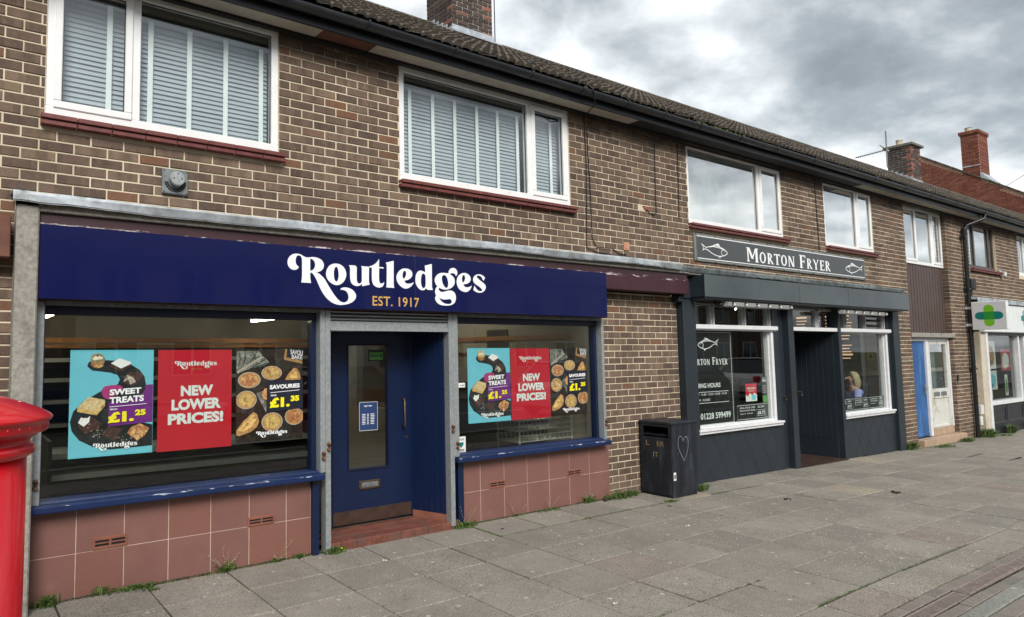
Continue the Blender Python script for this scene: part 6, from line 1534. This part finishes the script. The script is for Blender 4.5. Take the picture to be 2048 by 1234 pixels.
b = B(); b.box(hx+.005, hx+1.25, 5.42, 6.05, 8.5, 11.75); rc_ = part('chimney', b, MORTAR_RED, rh)
b = B(); z = 8.9; k = 0
while z < 11.7:
    y = 5.42-(.1125 if k % 2 else 0)
    while y < 6.05:
        a, c = max(y+.005, 5.42), min(y+.22, 6.05); y += .225
        if c-a > .03: j = rr.uniform(-.005, .005); b.box(hx-.015+j, hx+.02, a, c, z+.005, z+.07)
    x = hx-.01+(.1 if k % 2 else 0)
    while x < hx+1.25: b.box(x+.005, min(x+.22, hx+1.26), 5.41, 5.45, z+.005, z+.07); x += .225
    z += .075; k += 1
part('chimney_bricks', b, BRICK_RED, rc_, kind='stuff')
b = B(); b.box(hx-.07, hx+1.32, 5.36, 6.11, 11.72, 11.86); b.box(hx-.04, hx+1.29, 5.39, 6.08, 11.66, 11.72); part('chimney_cap', b, BRICK_RED, rc_)
b = B(); b.lathe([(.13, 0), (.13, .2), (.15, .22)], hx+.3, 5.82, 12, 11.86); part('pot', b, POT, rc_)
b = B(); b.box(hx-.025, hx-.012, 5.40, 6.06, 10.15, 10.2); b.prism([(5.05, vz(5.05)+.09), (5.42, vz(5.42)+.05), (5.42, vz(5.42)+.33), (5.05, vz(5.05)+.12)], 0, hx-.03, hx+1.3); part('lead_flashing', b, LEAD, rc_)
b = B(); b.tube([(41.5, 4.9, 9.15), (30, -1.5, 9.2), (20, -9, 9.9)], .012, 5)
whole('overhead_wire', b, WIRE, 'thin overhead telephone wire rising from the red brick house to the right edge', 'cable', loc=(30, -1.5, 9.3))

# ================================================================ LITTER BIN
lb = thing('litter_bin', 'scratched black square metal litter bin with a chalked heart on its street side', 'bin', (7.17, -.21, gz(7.1)))
X0, X1, Y0, Y1 = 6.94, 7.42, -.43, -.02; Z0 = gz(7.1)+.004; Z1 = .835
b = B(); T = .012
b.cbox(X0+.01, X1-.01, Y0+.01, Y1-.01, Z0, Z0+.045, .004); b.box(X0, X1, Y0, Y0+T, Z0+.04, Z1-.03); b.box(X0, X1, Y1-T, Y1, Z0+.04, Z1-.03); b.box(X1-T, X1, Y0+T, Y1-T, Z0+.04, Z1-.03)
b.box(X0, X0+T, Y0+T, Y0+.04, .66, Z1-.03); b.box(X0, X0+T, Y1-.04, Y1-T, .66, Z1-.03); b.box(X0, X0+T, Y0+.04, Y1-.04, .775, Z1-.03)
part('body', b, BIN, lb)
b = B(); b.cbox(X0-.008, X0+.006, Y0+.004, Y1-.004, Z0+.03, .655, .004); part('door', b, BIN, lb)
b = B(); b.cbox(X0-.012, X1+.012, Y0-.012, Y1+.010, Z1-.032, Z1, .008); part('lid', b, BIN, lb)
b = B(); b.box(X0+.05, X1-.03, Y0+.02, Y1-.02, Z0+.1, .62); part('liner', b, DARKHOLE, lb)
b = B(); b.prism([(X0+.02, .68), (X0+.12, .70), (X0+.12, .695), (X0+.02, .672)], 1, Y0+.03, Y1-.03); part('chute', b, BIN, lb)
F = Flat((X0-.0085, Y1, 0), U=(0, -1, 0)); F.step(); b = B()
for s, u0, u1, v0, v1 in (('L', .085, .125, .555, .61), ('E', .225, .262, .555, .61), ('R', .272, .315, .555, .61), ('I', .175, .183, .43, .485), ('T', .195, .235, .43, .485)):
    text(F, b, s, u0, v0, u1, v1, bold=.0)
part('lettering', b, GOLDLET, lb)
F = Flat((X0, Y0-.0005, 0)); F.step(); b = B()
cx_, cz_ = .215, .555
hp = [(cx_, cz_+.055, 1), (cx_+.03, cz_+.10), (cx_+.072, cz_+.10), (cx_+.095, cz_+.05), (cx_+.085, cz_-.03), (cx_+.045, cz_-.11), (cx_+.005, cz_-.165, 1), (cx_-.05, cz_-.09), (cx_-.092, cz_-.01), (cx_-.098, cz_+.06), (cx_-.07, cz_+.115), (cx_-.03, cz_+.11)]
ribbon(F, b, smooth_loop(hp, 3), .006, F.lay, True); part('chalk_heart', b, CHALK, lb)
b = B(); F.fill(b, [[(.010, .185), (.055, .185), (.055, .275), (.010, .275)]], F.lay); stk = part('sticker', b, PAPER_W, lb)
b = B(); F.fill(b, [[(.02, .205), (.045, .205), (.045, .25), (.02, .25)]], F.lay+.0004); part('sticker_print', b, BLACK_V, stk)
b = B(); F.step(); rr = random.Random(9)
for i in range(26):
    v = rr.uniform(.0, .34) if i < 14 else rr.uniform(.05, .78); u = .004+rr.uniform(0, .006) if i < 14 else rr.uniform(.02, .46); h_ = rr.uniform(.006, .04); F.fill(b, [[(u, v), (u+rr.uniform(.001, .003), v), (u+.002, v+h_)]], F.lay+.00001*i)
part('scratches', b, CHALK, lb)
b = B(); b.box(6.86, 7.52, -.52, -.0, gz(7.2)-.03, gz(7.2)+.0035); whole('bin_base_slab', b, SLAB_PALE, 'pale concrete pad under the litter bin', 'concrete pad', loc=(7.2, -.25, gz(7.2)))

# ================================================================ PILLAR BOX
pbx, pby = .055, -2.19
pb = thing('pillar_box', 'bright red post box with domed cap, cut off by the left edge of the view', 'post box', (pbx, pby, 0))
b = B(); b.lathe([(.245, -.04), (.245, .10), (.235, .13), (.215, .15), (.2125, .17), (.2125, 1.285)], pbx, pby, 64); part('body', b, POSTBOX, pb, smooth=True)
b = B(); b.lathe([(.2125, 1.280), (.222, 1.285), (.236, 1.295), (.240, 1.312), (.236, 1.325), (.224, 1.332), (.222, 1.340), (.230, 1.352), (.250, 1.365), (.262, 1.372)], pbx, pby, 64); part('neck_moulding', b, POSTBOX, pb, smooth=True)
b = B(); b.lathe([(.262, 1.371), (.277, 1.375), (.282, 1.385), (.284, 1.41), (.292, 1.414), (.297, 1.425), (.290, 1.435), (.26, 1.452), (.20, 1.478), (.13, 1.502), (.06, 1.515), (.01, 1.52)], pbx, pby, 72)
cap = part('cap', b, POSTBOX, pb, smooth=True)
b = B()
for i in range(40):
    a = 2*pi*i/40; c_, s_ = cos(a), sin(a); b.ball((pbx+.281*c_, pby+.281*s_, 1.395), (.005, .005, .009), 6, 5)
part('dentils', b, POSTBOX, pb, smooth=True, kind='stuff')
b = B(); yd = pby
b.box(pbx-.205, pbx-.195, yd-.13, yd+.13, 1.02, 1.06)
part('posting_slot', b, DARKHOLE, pb)

# ================================================================ WEEDS AND LITTER
def weed(x, y, r, h, n, label, stalks=0, flower=False, flat=1.0, seed=0):
    z = gz(x); rr = random.Random(int(x*1000)+seed); t = thing('weed', label, 'weed', (x, y, z), 'weeds along the foot of the shopfronts')
    b = B()
    for i in range(n):
        a = rr.uniform(0, 2*pi); d = rr.uniform(0, r)*rr.random()**.5; bx_, by_ = x+d*cos(a)*1.4, min(y+d*sin(a)*.55, y+.03); L = h*rr.uniform(.4, 1.0); lean = rr.uniform(.2, 1.1)*flat; w_ = rr.uniform(.003, .009); p = rr.uniform(0, 2*pi)
        ux, uy = cos(p), sin(p)*.8; q = Vector((-uy, ux, 0)).normalized()*w_
        p0 = Vector((bx_, by_, z-.003)); p1 = p0+Vector((ux*L*lean*.4, uy*L*lean*.4, L*.6)); p2 = p0+Vector((ux*L*lean, uy*L*lean, L*(.85-.45*lean*.6)))
        k = len(b.v); b.v += [tuple(p0-q*.5), tuple(p0+q*.5), tuple(p1+q), tuple(p1-q), tuple(p2)]; b.f += [(k, k+1, k+2, k+3), (k+3, k+2, k+4)]
    part('leaves', b, GRASS, t)
    if stalks:
        b = B(); hd = B()
        for i in range(stalks):
            a = rr.uniform(0, pi); L = rr.uniform(.08, .22)*(1.3 if stalks > 5 else 1); tx_, ty_ = x+cos(a)*L*.7, y-abs(sin(a))*L*.25; tz = z+L*rr.uniform(.5, 1.0)
            b.tube([(x, y, z), ((x+tx_)/2, (y+ty_)/2, (z+tz)/2+.01), (tx_, ty_, tz)], .0013, 3)
            for k in range(5):
                f = .5+.1*k; hd.ball((x+(tx_-x)*f+rr.uniform(-.006, .006), y+(ty_-y)*f, z+(tz-z)*f+rr.uniform(-.006, .01)), .0028, 4, 3)
        part('stalks', b, STALK, t); part('seed_heads', hd, PETAL, t)
    if flower: b = B(); b.ball((x+.05, y-.02, z+.035), (.011, .011, .007), 8, 5); part('flower', b, DAND, t)
weed(.62, -.07, .07, .11, 110, 'leafy weed by the post box end of the tiled base')
weed(.94, -.05, .05, .10, 24, 'broad leaved weed under the first air brick'); weed(1.16, -.06, .14, .06, 200, 'wide mat of chickweed under the second and third tiles', flat=1.2); weed(1.28, -.14, .05, .03, 50, 'thin trail of weed in the slab joint beside the chickweed mat')
weed(1.84, -.05, .06, .10, 80, 'tall weed with spreading seed stalks under the left bakery window', stalks=9); weed(2.27, -.05, .04, .05, 30, 'small stalky weed near the right end of the left tiles', stalks=4)
weed(2.47, -.05, .05, .06, 50, 'little tuft of grass in front of the last left tile'); weed(2.77, -.10, .09, .08, 170, 'dandelion clump at the corner of the bakery step', flower=True)
weed(4.18, -.08, .12, .09, 180, 'weed tangle at the right end of the bakery step', stalks=7); weed(4.9, -.05, .05, .04, 30, 'sparse weed below the right window tiles', stalks=3); weed(5.35, -.06, .18, .035, 110, 'low strip of weed under the middle of the right tiles', stalks=3)
weed(5.95, -.06, .10, .12, 60, 'upright dry weed before the last right tiles', stalks=5); weed(6.45, -.07, .20, .10, 320, 'thick grass clump where the tiles meet the brick pier'); weed(6.72, -.06, .12, .09, 120, 'grass tuft between the brick pier and the litter bin')
weed(7.62, -.30, .16, .12, 260, 'thick grass tuft at the right foot of the litter bin'); weed(6.78, -.50, .10, .04, 110, 'patch of moss and grass at the near corner of the bin pad')
weed(14.45, -.10, .18, .20, 200, 'tall grass clump at the end of the chip shop front'); weed(15.4, -.25, .3, .06, 160, 'straggling grass before the step to the flats'); weed(16.8, -.18, .22, .12, 160, 'grass clump at the end of the tan step'); weed(18.25, -.12, .25, .26, 340, 'bushy weed at the foot of the cream pilaster'); weed(19.7, -.12, .18, .28, 200, 'tall leafy weed against the black pharmacy panels'); weed(18.9, -.2, .3, .06, 160, 'low grass by the white shutter rail'); weed(21.3, -.12, .2, .25, 160, 'weed under the pharmacy window at the right edge')
# joints with moss and grass
b = B(); rr = random.Random(17)
def blades(x0, y0, x1, y1, n, w=.012, h=.014):
    for i in range(n):
        f = rr.random(); f2 = f+rr.gauss(0, .02); x = x0+(x1-x0)*f2+rr.gauss(0, w*.4); y = y0+(y1-y0)*f2+rr.gauss(0, w*.4); z = gz(x)-.004; L = h*rr.uniform(.4, 1.3); a = rr.uniform(0, 2*pi)
        k = len(b.v); b.v += [(x-.003, y, z), (x+.003, y+.001, z), (x+L*.8*cos(a), y+L*.8*sin(a), z+L)]; b.f.append((k, k+1, k+2))
blades(4.2, -.50, 5.3, -.50, 260); blades(5.3, -.50, 6.9, -.50, 800); blades(7.4, -.50, 8.7, -.50, 900, .02); blades(4.8, -2.85, 5.3, -2.85, 420, .018); blades(5.3, -2.85, 6.4, -2.85, 500, .012); blades(6.4, -2.85, 7.4, -2.85, 400); blades(3.65, -2.38, 5.0, -2.38, 250); blades(4.8, -2.2, 4.86, -2.5, 120); blades(4.25, -.05, 4.25, -.5, 250); blades(4.84, -.05, 4.84, -.5, 200)
blades(.4, -.04, 6.4, -.04, 900, .01, .02); blades(8.0, -.05, 14.2, -.06, 500, .01, .012); blades(6.6, -.9, 9, -.97, 150); blades(5.0, -3.13, 9, -3.13, 500); blades(5.6, -3.31, 6.6, -3.31, 120); blades(14.3, -.14, 19, -.16, 1800, .06, .03); blades(7.65, -.5, 7.66, -.97, 100)
o = setting('joint_moss', b, GRASS); o['kind'] = 'stuff'
# grime and silt gathered along the foot of the walls
b = B(); rr = random.Random(41)
for (xa, xb) in ((.49, 2.68), (4.16, 6.4), (6.4, 6.92), (7.45, 10.4), (12.0, 15.0), (17.1, 18.6), (18.7, 26)):
    x = xa
    while x < xb:
        L = rr.uniform(.02, .07); w_ = rr.uniform(.004, .022)*(1.8 if rr.random() < .12 else 1); z = gz(x)+.002; k = len(b.v)
        b.v += [(x, -.008, z+.010), (x+L, -.008, z+.010+rr.uniform(0, .006)), (x+L, -.016-w_*.5, z+.004), (x+L*.6, -.018-w_, z), (x, -.016-w_*.4, z+.002)]; b.f.append((k, k+4, k+3, k+2, k+1)); x += L
o = setting('wall_foot_silt', b, JOINT); o['kind'] = 'stuff'
# rubble and droppings
b = B(); rr = random.Random(23)
for i in range(330):
    x = rr.uniform(1.5, 12); y = rr.uniform(-3.1, -.1)
    if rr.random() < .16: x, y = rr.gauss(6.3, .5), rr.gauss(-2.65, .2)
    s_ = rr.uniform(.0015, .005)*(1.7 if rr.random() < .1 else 1); a = rr.uniform(0, pi); z = gz(x)+.0015
    k = len(b.v); n_ = 6
    b.v += [(x+s_*rr.uniform(.6, 1.4)*cos(a+2*pi*j/n_)*1.5, y+s_*rr.uniform(.6, 1.4)*sin(a+2*pi*j/n_), z+.0025) for j in range(n_)]+[(x, y, z-.004)]
    b.f.append(tuple(k+j for j in range(n_))); b.f += [(k+(j+1) % n_, k+j, k+n_) for j in range(n_)]
o = setting('scattered_grit', b, GUM); o['kind'] = 'stuff'
def lump(x, y, s_, m, label, cat, n=7):
    b = B(); rr = random.Random(int(x*991)); z = gz(x)
    for i in range(n): b.ball((x+rr.gauss(0, s_), y+rr.gauss(0, s_*.6), z+.004), (s_*rr.uniform(.5, 1), s_*rr.uniform(.4, .8), s_*rr.uniform(.2, .5)), 7, 4)
    whole('dirt_clod' if m is DIRT else 'litter_scrap', b, m, label, cat, loc=(x, y, z))
lump(8.02, -1.10, .022, DIRT, 'dark clod of earth on the slabs before the chip shop, left of the smallest clod', 'dirt'); lump(8.5, -1.05, .013, DIRT, 'smallest dark clod on the slabs before the chip shop', 'dirt', 4); lump(9.55, -1.60, .030, DIRT, 'crumbled brown clod right of the pale slab', 'dirt', 12); lump(6.55, -.62, .013, DIRT, 'dark lump on the slab in front of the litter bin', 'dirt', 4); lump(4.42, -.33, .012, DIRT, 'dark lump on the slab near the end of the bakery step', 'dirt', 4)
lump(3.75, -2.1, .012, GUM, 'white scrap on the slab at the lower middle', 'litter', 3); lump(5.95, -1.22, .014, GUM, 'pale flattened scrap on the slabs before the bin', 'litter', 3); lump(3.0, -.5, .009, GUM, 'white crumb on the slab in front of the bakery step', 'litter', 3)
b = B(); rr = random.Random(5)
for i in range(9): b.ball((6.30+rr.gauss(0, .09), -.075+rr.gauss(0, .015), gz(6.3)+.012), (rr.uniform(.02, .04), .018, .018), 7, 4)
whole('crumbled_mortar', b, DIRT, 'dark crumbled gap with rubble at the right foot of the bakery tiles', 'rubble', loc=(6.3, -.07, gz(6.3)))

# ================================================================ PEOPLE
def skin_body(name, verts, edges, radii, m, parent, root=0, sub=2):
    me = bpy.data.meshes.new(name); me.from_pydata(verts, edges, []); me.materials.append(m)
    o = link(name, me, parent, WL[parent.name])
    md = o.modifiers.new('skin', 'SKIN'); md.use_smooth_shade = True; md.branch_smoothing = .6
    o2 = me.skin_vertices[0] if me.skin_vertices else None
    if not me.skin_vertices:
        bm = bmesh.new(); bm.from_mesh(me); bm.verts.layers.skin.verify(); bm.to_mesh(me); bm.free()
    for i, r in enumerate(radii):
        sv = me.skin_vertices[0].data[i]; sv.radius = r if isinstance(r, tuple) else (r, r); sv.use_root = (i == root)
    s_ = o.modifiers.new('sub', 'SUBSURF'); s_.levels = sub; s_.render_levels = sub
    return o
def person(x, y, z, face, label, top, legs, hair, arms='down', long_hair=True, h=1.66, sit=False):
    """face = heading in radians (0 looks along +x)"""
    t = thing('person', label, 'person', (x, y, z)); k = h/1.66
    def R(v):
        if sit: v = bend(v)
        c, s = cos(face), sin(face); return (k*(v[0]*c-v[1]*s), k*(v[0]*s+v[1]*c), k*v[2])
    def bend(v):
        x_, y_, z_ = v
        if z_ > .87: return (x_+(z_-.92)*.10, y_, z_-.35)
        if z_ > .8: return (x_+.06, y_, z_-.33)
        if z_ > .3: return (x_+.46, y_, .56)
        return (x_+.44, y_, z_)
    # local: +x is forward, +y is the left side
    V = [(0, 0, .92), (0, 0, 1.05), (.01, 0, 1.22), (0, 0, 1.36), (.01, 0, 1.43), (.02, 0, 1.49), (.025, 0, 1.56), (.02, 0, 1.62)]
    E_ = [(i, i+1) for i in range(7)]; Rr = [(.125, .16), (.105, .135), (.12, .165), (.09, .15), .05, .055, .085, .06]
    for s in (-1, 1):
        b0 = len(V); V += [(0, s*.09, .86), (.01, s*.10, .50), (-.01, s*.10, .10), (.02, s*.10, .04), (.13, s*.115, .025)]; E_ += [(0, b0)]+[(b0+i, b0+i+1) for i in range(4)]; Rr += [.095, .062, .042, .045, .035]
        b0 = len(V)
        if arms == 'down': A_ = [(0, s*.17, 1.36), (-.02, s*.22, 1.10), (.10, s*.20, .88), (.16, s*.18, .82)]
        else: A_ = [(0, s*.17, 1.36), (.06, s*.22, 1.12), (.26, s*.14, 1.14), (.34, s*.10, 1.17)]
        V += A_; E_ += [(3, b0)]+[(b0+i, b0+i+1) for i in range(3)]; Rr += [.058, .042, .03, .026]
        w0 = b0+3; wx, wy, wz = A_[3]
        for f in range(4):
            b1 = len(V); oy = (f-1.5)*.019; L = (.07, .082, .078, .062)[f]
            V += [(wx+.05, wy+oy, wz-.005), (wx+.05+L*.6, wy+oy*1.15, wz-.02), (wx+.05+L*.9, wy+oy*1.1, wz-.045)]; E_ += [(w0, b1), (b1, b1+1), (b1+1, b1+2)]; Rr += [.010, .008, .0065]
        b1 = len(V); V += [(wx+.02, wy-s*.035, wz), (wx+.055, wy-s*.05, wz-.01)]; E_ += [(w0, b1), (b1, b1+1)]; Rr += [.011, .008]
    Rk = [tuple(q*k for q in r) if isinstance(r, tuple) else r*k for r in Rr]
    skin_body('body', [R(v) for v in V], E_, Rk, SKIN, t)
    # jumper with sleeves
    V = [(0, 0, .88), (0, 0, 1.05), (.01, 0, 1.22), (0, 0, 1.35), (.0, 0, 1.415)]; E_ = [(i, i+1) for i in range(4)]; Rr = [(.15, .19), (.14, .17), (.145, .19), (.115, .175), .075]
    for s in (-1, 1):
        b0 = len(V)
        A_ = [(0, s*.175, 1.355), (-.02, s*.225, 1.10), (.10, s*.20, .885)] if arms == 'down' else [(0, s*.175, 1.355), (.06, s*.225, 1.12), (.24, s*.15, 1.14)]
        V += A_; E_ += [(3, b0), (b0, b0+1), (b0+1, b0+2)]; Rr += [.075, .062, .045]
    skin_body('jumper', [R(v) for v in V], E_, [tuple(q*k for q in r) if isinstance(r, tuple) else r*k for r in Rr], top, t)
    V = [(0, 0, .93)]; E_ = []; Rr = [(.145, .175)]
    for s in (-1, 1): b0 = len(V); V += [(0, s*.09, .84), (.01, s*.10, .50), (-.01, s*.10, .12)]; E_ += [(0, b0), (b0, b0+1), (b0+1, b0+2)]; Rr += [.115, .08, .065]
    skin_body('trousers', [R(v) for v in V], E_, [tuple(q*k for q in r) if isinstance(r, tuple) else r*k for r in Rr], legs, t)
    hb = B(); hb.ball((0, 0, 0), (.098*k, .092*k, .118*k), 18, 12)
    hv = []
    rr = random.Random(2)
    for (a, c, d) in hb.v:
        # cut the face open, let the back hang
        hv.append((a-.02*k, c, d+1.585*k) if a < .045*k else (.045*k-.02*k, c*1.02, d*1.03+1.592*k))
    if sit: hv = [(p[0]+(p[2]-.92*k)*.10, p[1], p[2]-.35*k) for p in hv]
    if long_hair and sit: hv = [(p[0]-(.015*k if p[2] < 1.23*k else 0), p[1]*(1.08 if p[2] < 1.23*k else 1), p[2]-(max(0, 1.25*k-p[2])*.9)) for p in hv]
    elif long_hair:
        hv = [(p[0]-(.015*k if p[2] < 1.58*k else 0), p[1]*(1.08 if p[2] < 1.58*k else 1), p[2]-(max(0, 1.60*k-p[2])*1.1)) for p in hv]
    hb.v = [(x+p[0]*cos(face)-p[1]*sin(face), y+p[0]*sin(face)+p[1]*cos(face), z+p[2]) for p in hv]
    part('hair', hb, hair, t, smooth=True)
    fb = B(); q = lambda v: (x+R(v)[0], y+R(v)[1], z+R(v)[2])
    fb.tube([q((.105, 0, 1.575)), q((.128, 0, 1.548)), q((.11, 0, 1.54))], [.008*k, .013*k, .008*k], 6); part('nose', fb, SKIN, t, smooth=True)
    fb = B()
    for s in (-1, 1): fb.ball(q((.098, s*.033, 1.578)), .010*k, 8, 6)
    part('eyes', fb, PAPER_W, t, smooth=True)
    return t
p1 = person(13.92, .48, -.09, radians(128), 'blonde woman in a lilac hoodie with a dark strap, seated inside the chip shop window', LILAC, DENIM, HAIR_B, arms='up', h=1.64, sit=True)
b = B(); b.tube([(13.98, .34, 1.14), (13.89, .295, 1.03), (13.82, .305, .88), (13.82, .40, .72)], .014, 6); whole('bag_strap', b, DENIM, 'dark strap across the back of the seated woman in the lilac hoodie', 'bag strap', loc=(13.81, .315, .93))
p2 = person(13.45, .95, -.09, radians(100), 'person in a dark green coat seated beside the woman inside the chip shop', GREENJ, DENIM, HAIR_G, long_hair=False, h=1.5, sit=True)
bn = thing('window_bench', 'plain dark bench inside the right window of the chip shop', 'bench', (13.3, .6, -.09))
b = B(); b.cbox(12.9, 14.25, .34, 1.1, .39, .435, .01); part('seat', b, DARKUNIT, bn)
for x_ in (13.0, 14.15):
    b = B(); b.box(x_-.03, x_+.03, .42, .88, -.09, .39); part('leg', b, DARKUNIT, bn)
p3 = person(20.55, .75, -.20, radians(200), 'person in dark clothes standing behind the pharmacy window', DARKCOAT, DARKCOAT, HAIR_G, long_hair=False, h=1.68)

# ================================================================ ACROSS THE STREET (seen mirrored in the glass)
def opp_house(x0, x1, y, h, hr, wallm, label, roofm=RIDGE, bays=3, gable=False):
    t = thing('house_opposite', label, 'house', ((x0+x1)/2, y, 0), 'houses across the road')
    b = B(); b.box(x0, x1, y-7, y, -.1, h); part('wall', b, wallm, t)
    b = B()
    if gable: b.prism([(x0-.3, h), (x1+.3, h), ((x0+x1)/2, hr)], 1, y-7.3, y+.3)
    else: b.prism([(y+.4, h), (y-3.5, hr), (y-7.4, h)], 0, x0-.2, x1+.2)
    rf = part('roof', b, roofm, t)
    b = B(); xm = (x0+x1)/2; b.box(xm-.4, xm+.4, y-3.8, y-3.2, hr-.8, hr+1.1); part('chimney', b, BRICK_RED, rf)
    w_ = (x1-x0)/bays
    for i in range(bays):
        for z0_ in (.9, 3.5):
            if z0_ > h-1: continue
            a = x0+w_*i+w_*.25; c = a+w_*.5
            b = B()
            for q in ((a-.06, c+.06, z0_-.06, z0_), (a-.06, c+.06, z0_+1.2, z0_+1.26), (a-.06, a, z0_, z0_+1.2), (c, c+.06, z0_, z0_+1.2), ((a+c)/2-.04, (a+c)/2+.04, z0_, z0_+1.2)): b.box(q[0], q[1], y+.0, y+.06, q[2], q[3])
            w = part('window', b, WHITE_P, t); b = B(); b.box(a, c, y+.005, y+.02, z0_, z0_+1.2); part('pane', b, CARGL, w)
RB = mat('render_beige', (.48, .44, .36), .9, var=.08); BRd = mat('plain_brick_dark', (.16, .10, .075), .9, var=.15); RW = mat('render_white', (.62, .61, .57), .9, var=.05)
opp_house(-16, -6, -19, 5.0, 8.0, BRd, 'brown brick pair of houses across the road, far left')
opp_house(-5, 3, -17.5, 5.2, 8.2, BRd, 'dark brick house across the road behind the photographer')
opp_house(3.6, 11.5, -19, 4.9, 7.7, RB, 'beige rendered house across the road opposite the bakery')
opp_house(13, 22, -20, 5.0, 8.0, RW, 'white rendered house across the road opposite the chip shop')
opp_house(24, 36, -20, 5.2, 8.2, RB, 'beige rendered pair of houses across the road, further along', bays=4)
opp_house(39, 52, -20, 5.2, 8.2, BRd, 'brown brick houses at the far end across the road', bays=4)
def car(x, y, m, label, L=4.1, H=1.46, heading=1):
    t = thing('parked_car', label, 'car', (x, y, -.1), 'cars parked along the road'); g = -.10
    def X(u): return x+(u-.5)*L*heading
    prof_ = [(0, .35), (0.005, .62), (.03, .78), (.12, .88), (.24, .95), (.245, .95), (.26, .96), (.74, .98), (.93, .94), (.985, .80), (1, .55), (.995, .32), (.90, .22), (.1, .22)]
    W = .86
    b = B()
    def ring(off, s): return [(X(u), y+off, g+z*s) for u, z in prof_]
    n = len(prof_); lay = [(-W, .96), (-W+.06, 1.0), (W-.06, 1.0), (W, .96)]
    for o_, s in lay: b.v += ring(o_, s)
    for k in range(3):
        for i in range(n): j = (i+1) % n; b.f.append((k*n+i, k*n+j, (k+1)*n+j, (k+1)*n+i))
    b.f += [tuple(reversed(range(n))), tuple(3*n+i for i in range(n))]
    part('body', b, m, t)
    b = B(); cab = [(.25, .93), (.36, H*.965), (.44, H), (.72, H), (.84, H*.93), (.93, .93)]
    nn_ = len(cab)
    for o_, s in ((-W+.05, .0), (-W+.22, 1), (W-.22, 1), (W-.05, .0)):
        for u, z in cab: b.v.append((X(u), y+(o_ if z < 1 else (o_ if s else o_*.80)), g+z))
    # glasshouse
    b = B(); lo = [(X(.24), .95), (X(.93), .95)]; 
    b.v = [(X(.24), y-W+.05, g+.94), (X(.93), y-W+.05, g+.94), (X(.93), y+W-.05, g+.94), (X(.24), y+W-.05, g+.94), (X(.40), y-W+.22, g+H-.03), (X(.80), y-W+.22, g+H-.03), (X(.80), y+W-.22, g+H-.03), (X(.40), y+W-.22, g+H-.03)]
    b.f = [(0,3,2,1),(4,5,6,7),(0,1,5,4),(1,2,6,5),(2,3,7,6),(3,0,4,7)]; part('glasshouse', b, CARGL, t)
    b = B(); b.cbox(min(X(.40), X(.80))-.05, max(X(.40), X(.80))+.05, y-W+.2, y+W-.2, g+H-.035, g+H, .03)
    for u0, u1 in ((.24, .40), (.93, .80), (.60, .60)):
        for s in (-1, 1): b.tube([(X(u0), y+s*(W-.05), g+.94), (X(u1), y+s*(W-.21), g+H-.02)], .035, 6)
    part('roof', b, m, t)
    for u in (.17, .81):
        for s in (-1, 1):
            bb = B(); bb.lathe([(.20, -.09), (.30, -.09), (.32, -.06), (.32, .06), (.30, .09), (.20, .09)], 0, 0, 20); me = bb.mesh('wheel', TYRE); o = link('wheel', me, t, (X(u), y+s*(W-.08), g+.32)); o.rotation_euler = (pi/2, 0, 0)
            bb = B(); bb.lathe([(.02, -.10), (.19, -.095), (.20, -.085), (.20, .085), (.19, .095), (.02, .10)], 0, 0, 16); me = bb.mesh('rim', GALV); o2 = link('rim', me, None, (0, 0, 0)); o2.parent = o
    for s in (-1, 1):
        b = B(); b.cbox(min(X(.0), X(.03)), max(X(.0), X(.03)), y+s*.62-.14, y+s*.62+.14, g+.62, g+.76, .02); part('headlight', b, HLIGHT, t)
        b = B(); b.cbox(min(X(.975), X(.998)), max(X(.975), X(.998)), y+s*.66-.1, y+s*.66+.1, g+.66, g+.86, .02); part('tail_light', b, PRED, t)
car(6.8, -7.5, mat('car_red', (.30, .01, .012), .25, coat=.8, var=.02), 'red hatchback parked opposite the bakery door')
car(15.2, -7.6, mat('car_silver', (.36, .37, .38), .3, metal=.5, coat=.6, var=.02), 'silver hatchback parked opposite the chip shop', heading=-1)
car(19.0, -7.6, mat('car_dark', (.02, .022, .026), .25, coat=.8, var=.02), 'dark grey car parked opposite the chip shop, further along')
car(25, -7.6, mat('car_white', (.72, .72, .72), .3, coat=.6, var=.02), 'white car parked opposite the pharmacy', heading=-1)
car(2.0, -12.4, mat('car_blue', (.03, .06, .16), .3, coat=.6, var=.02), 'dark blue car parked on the far side of the road')
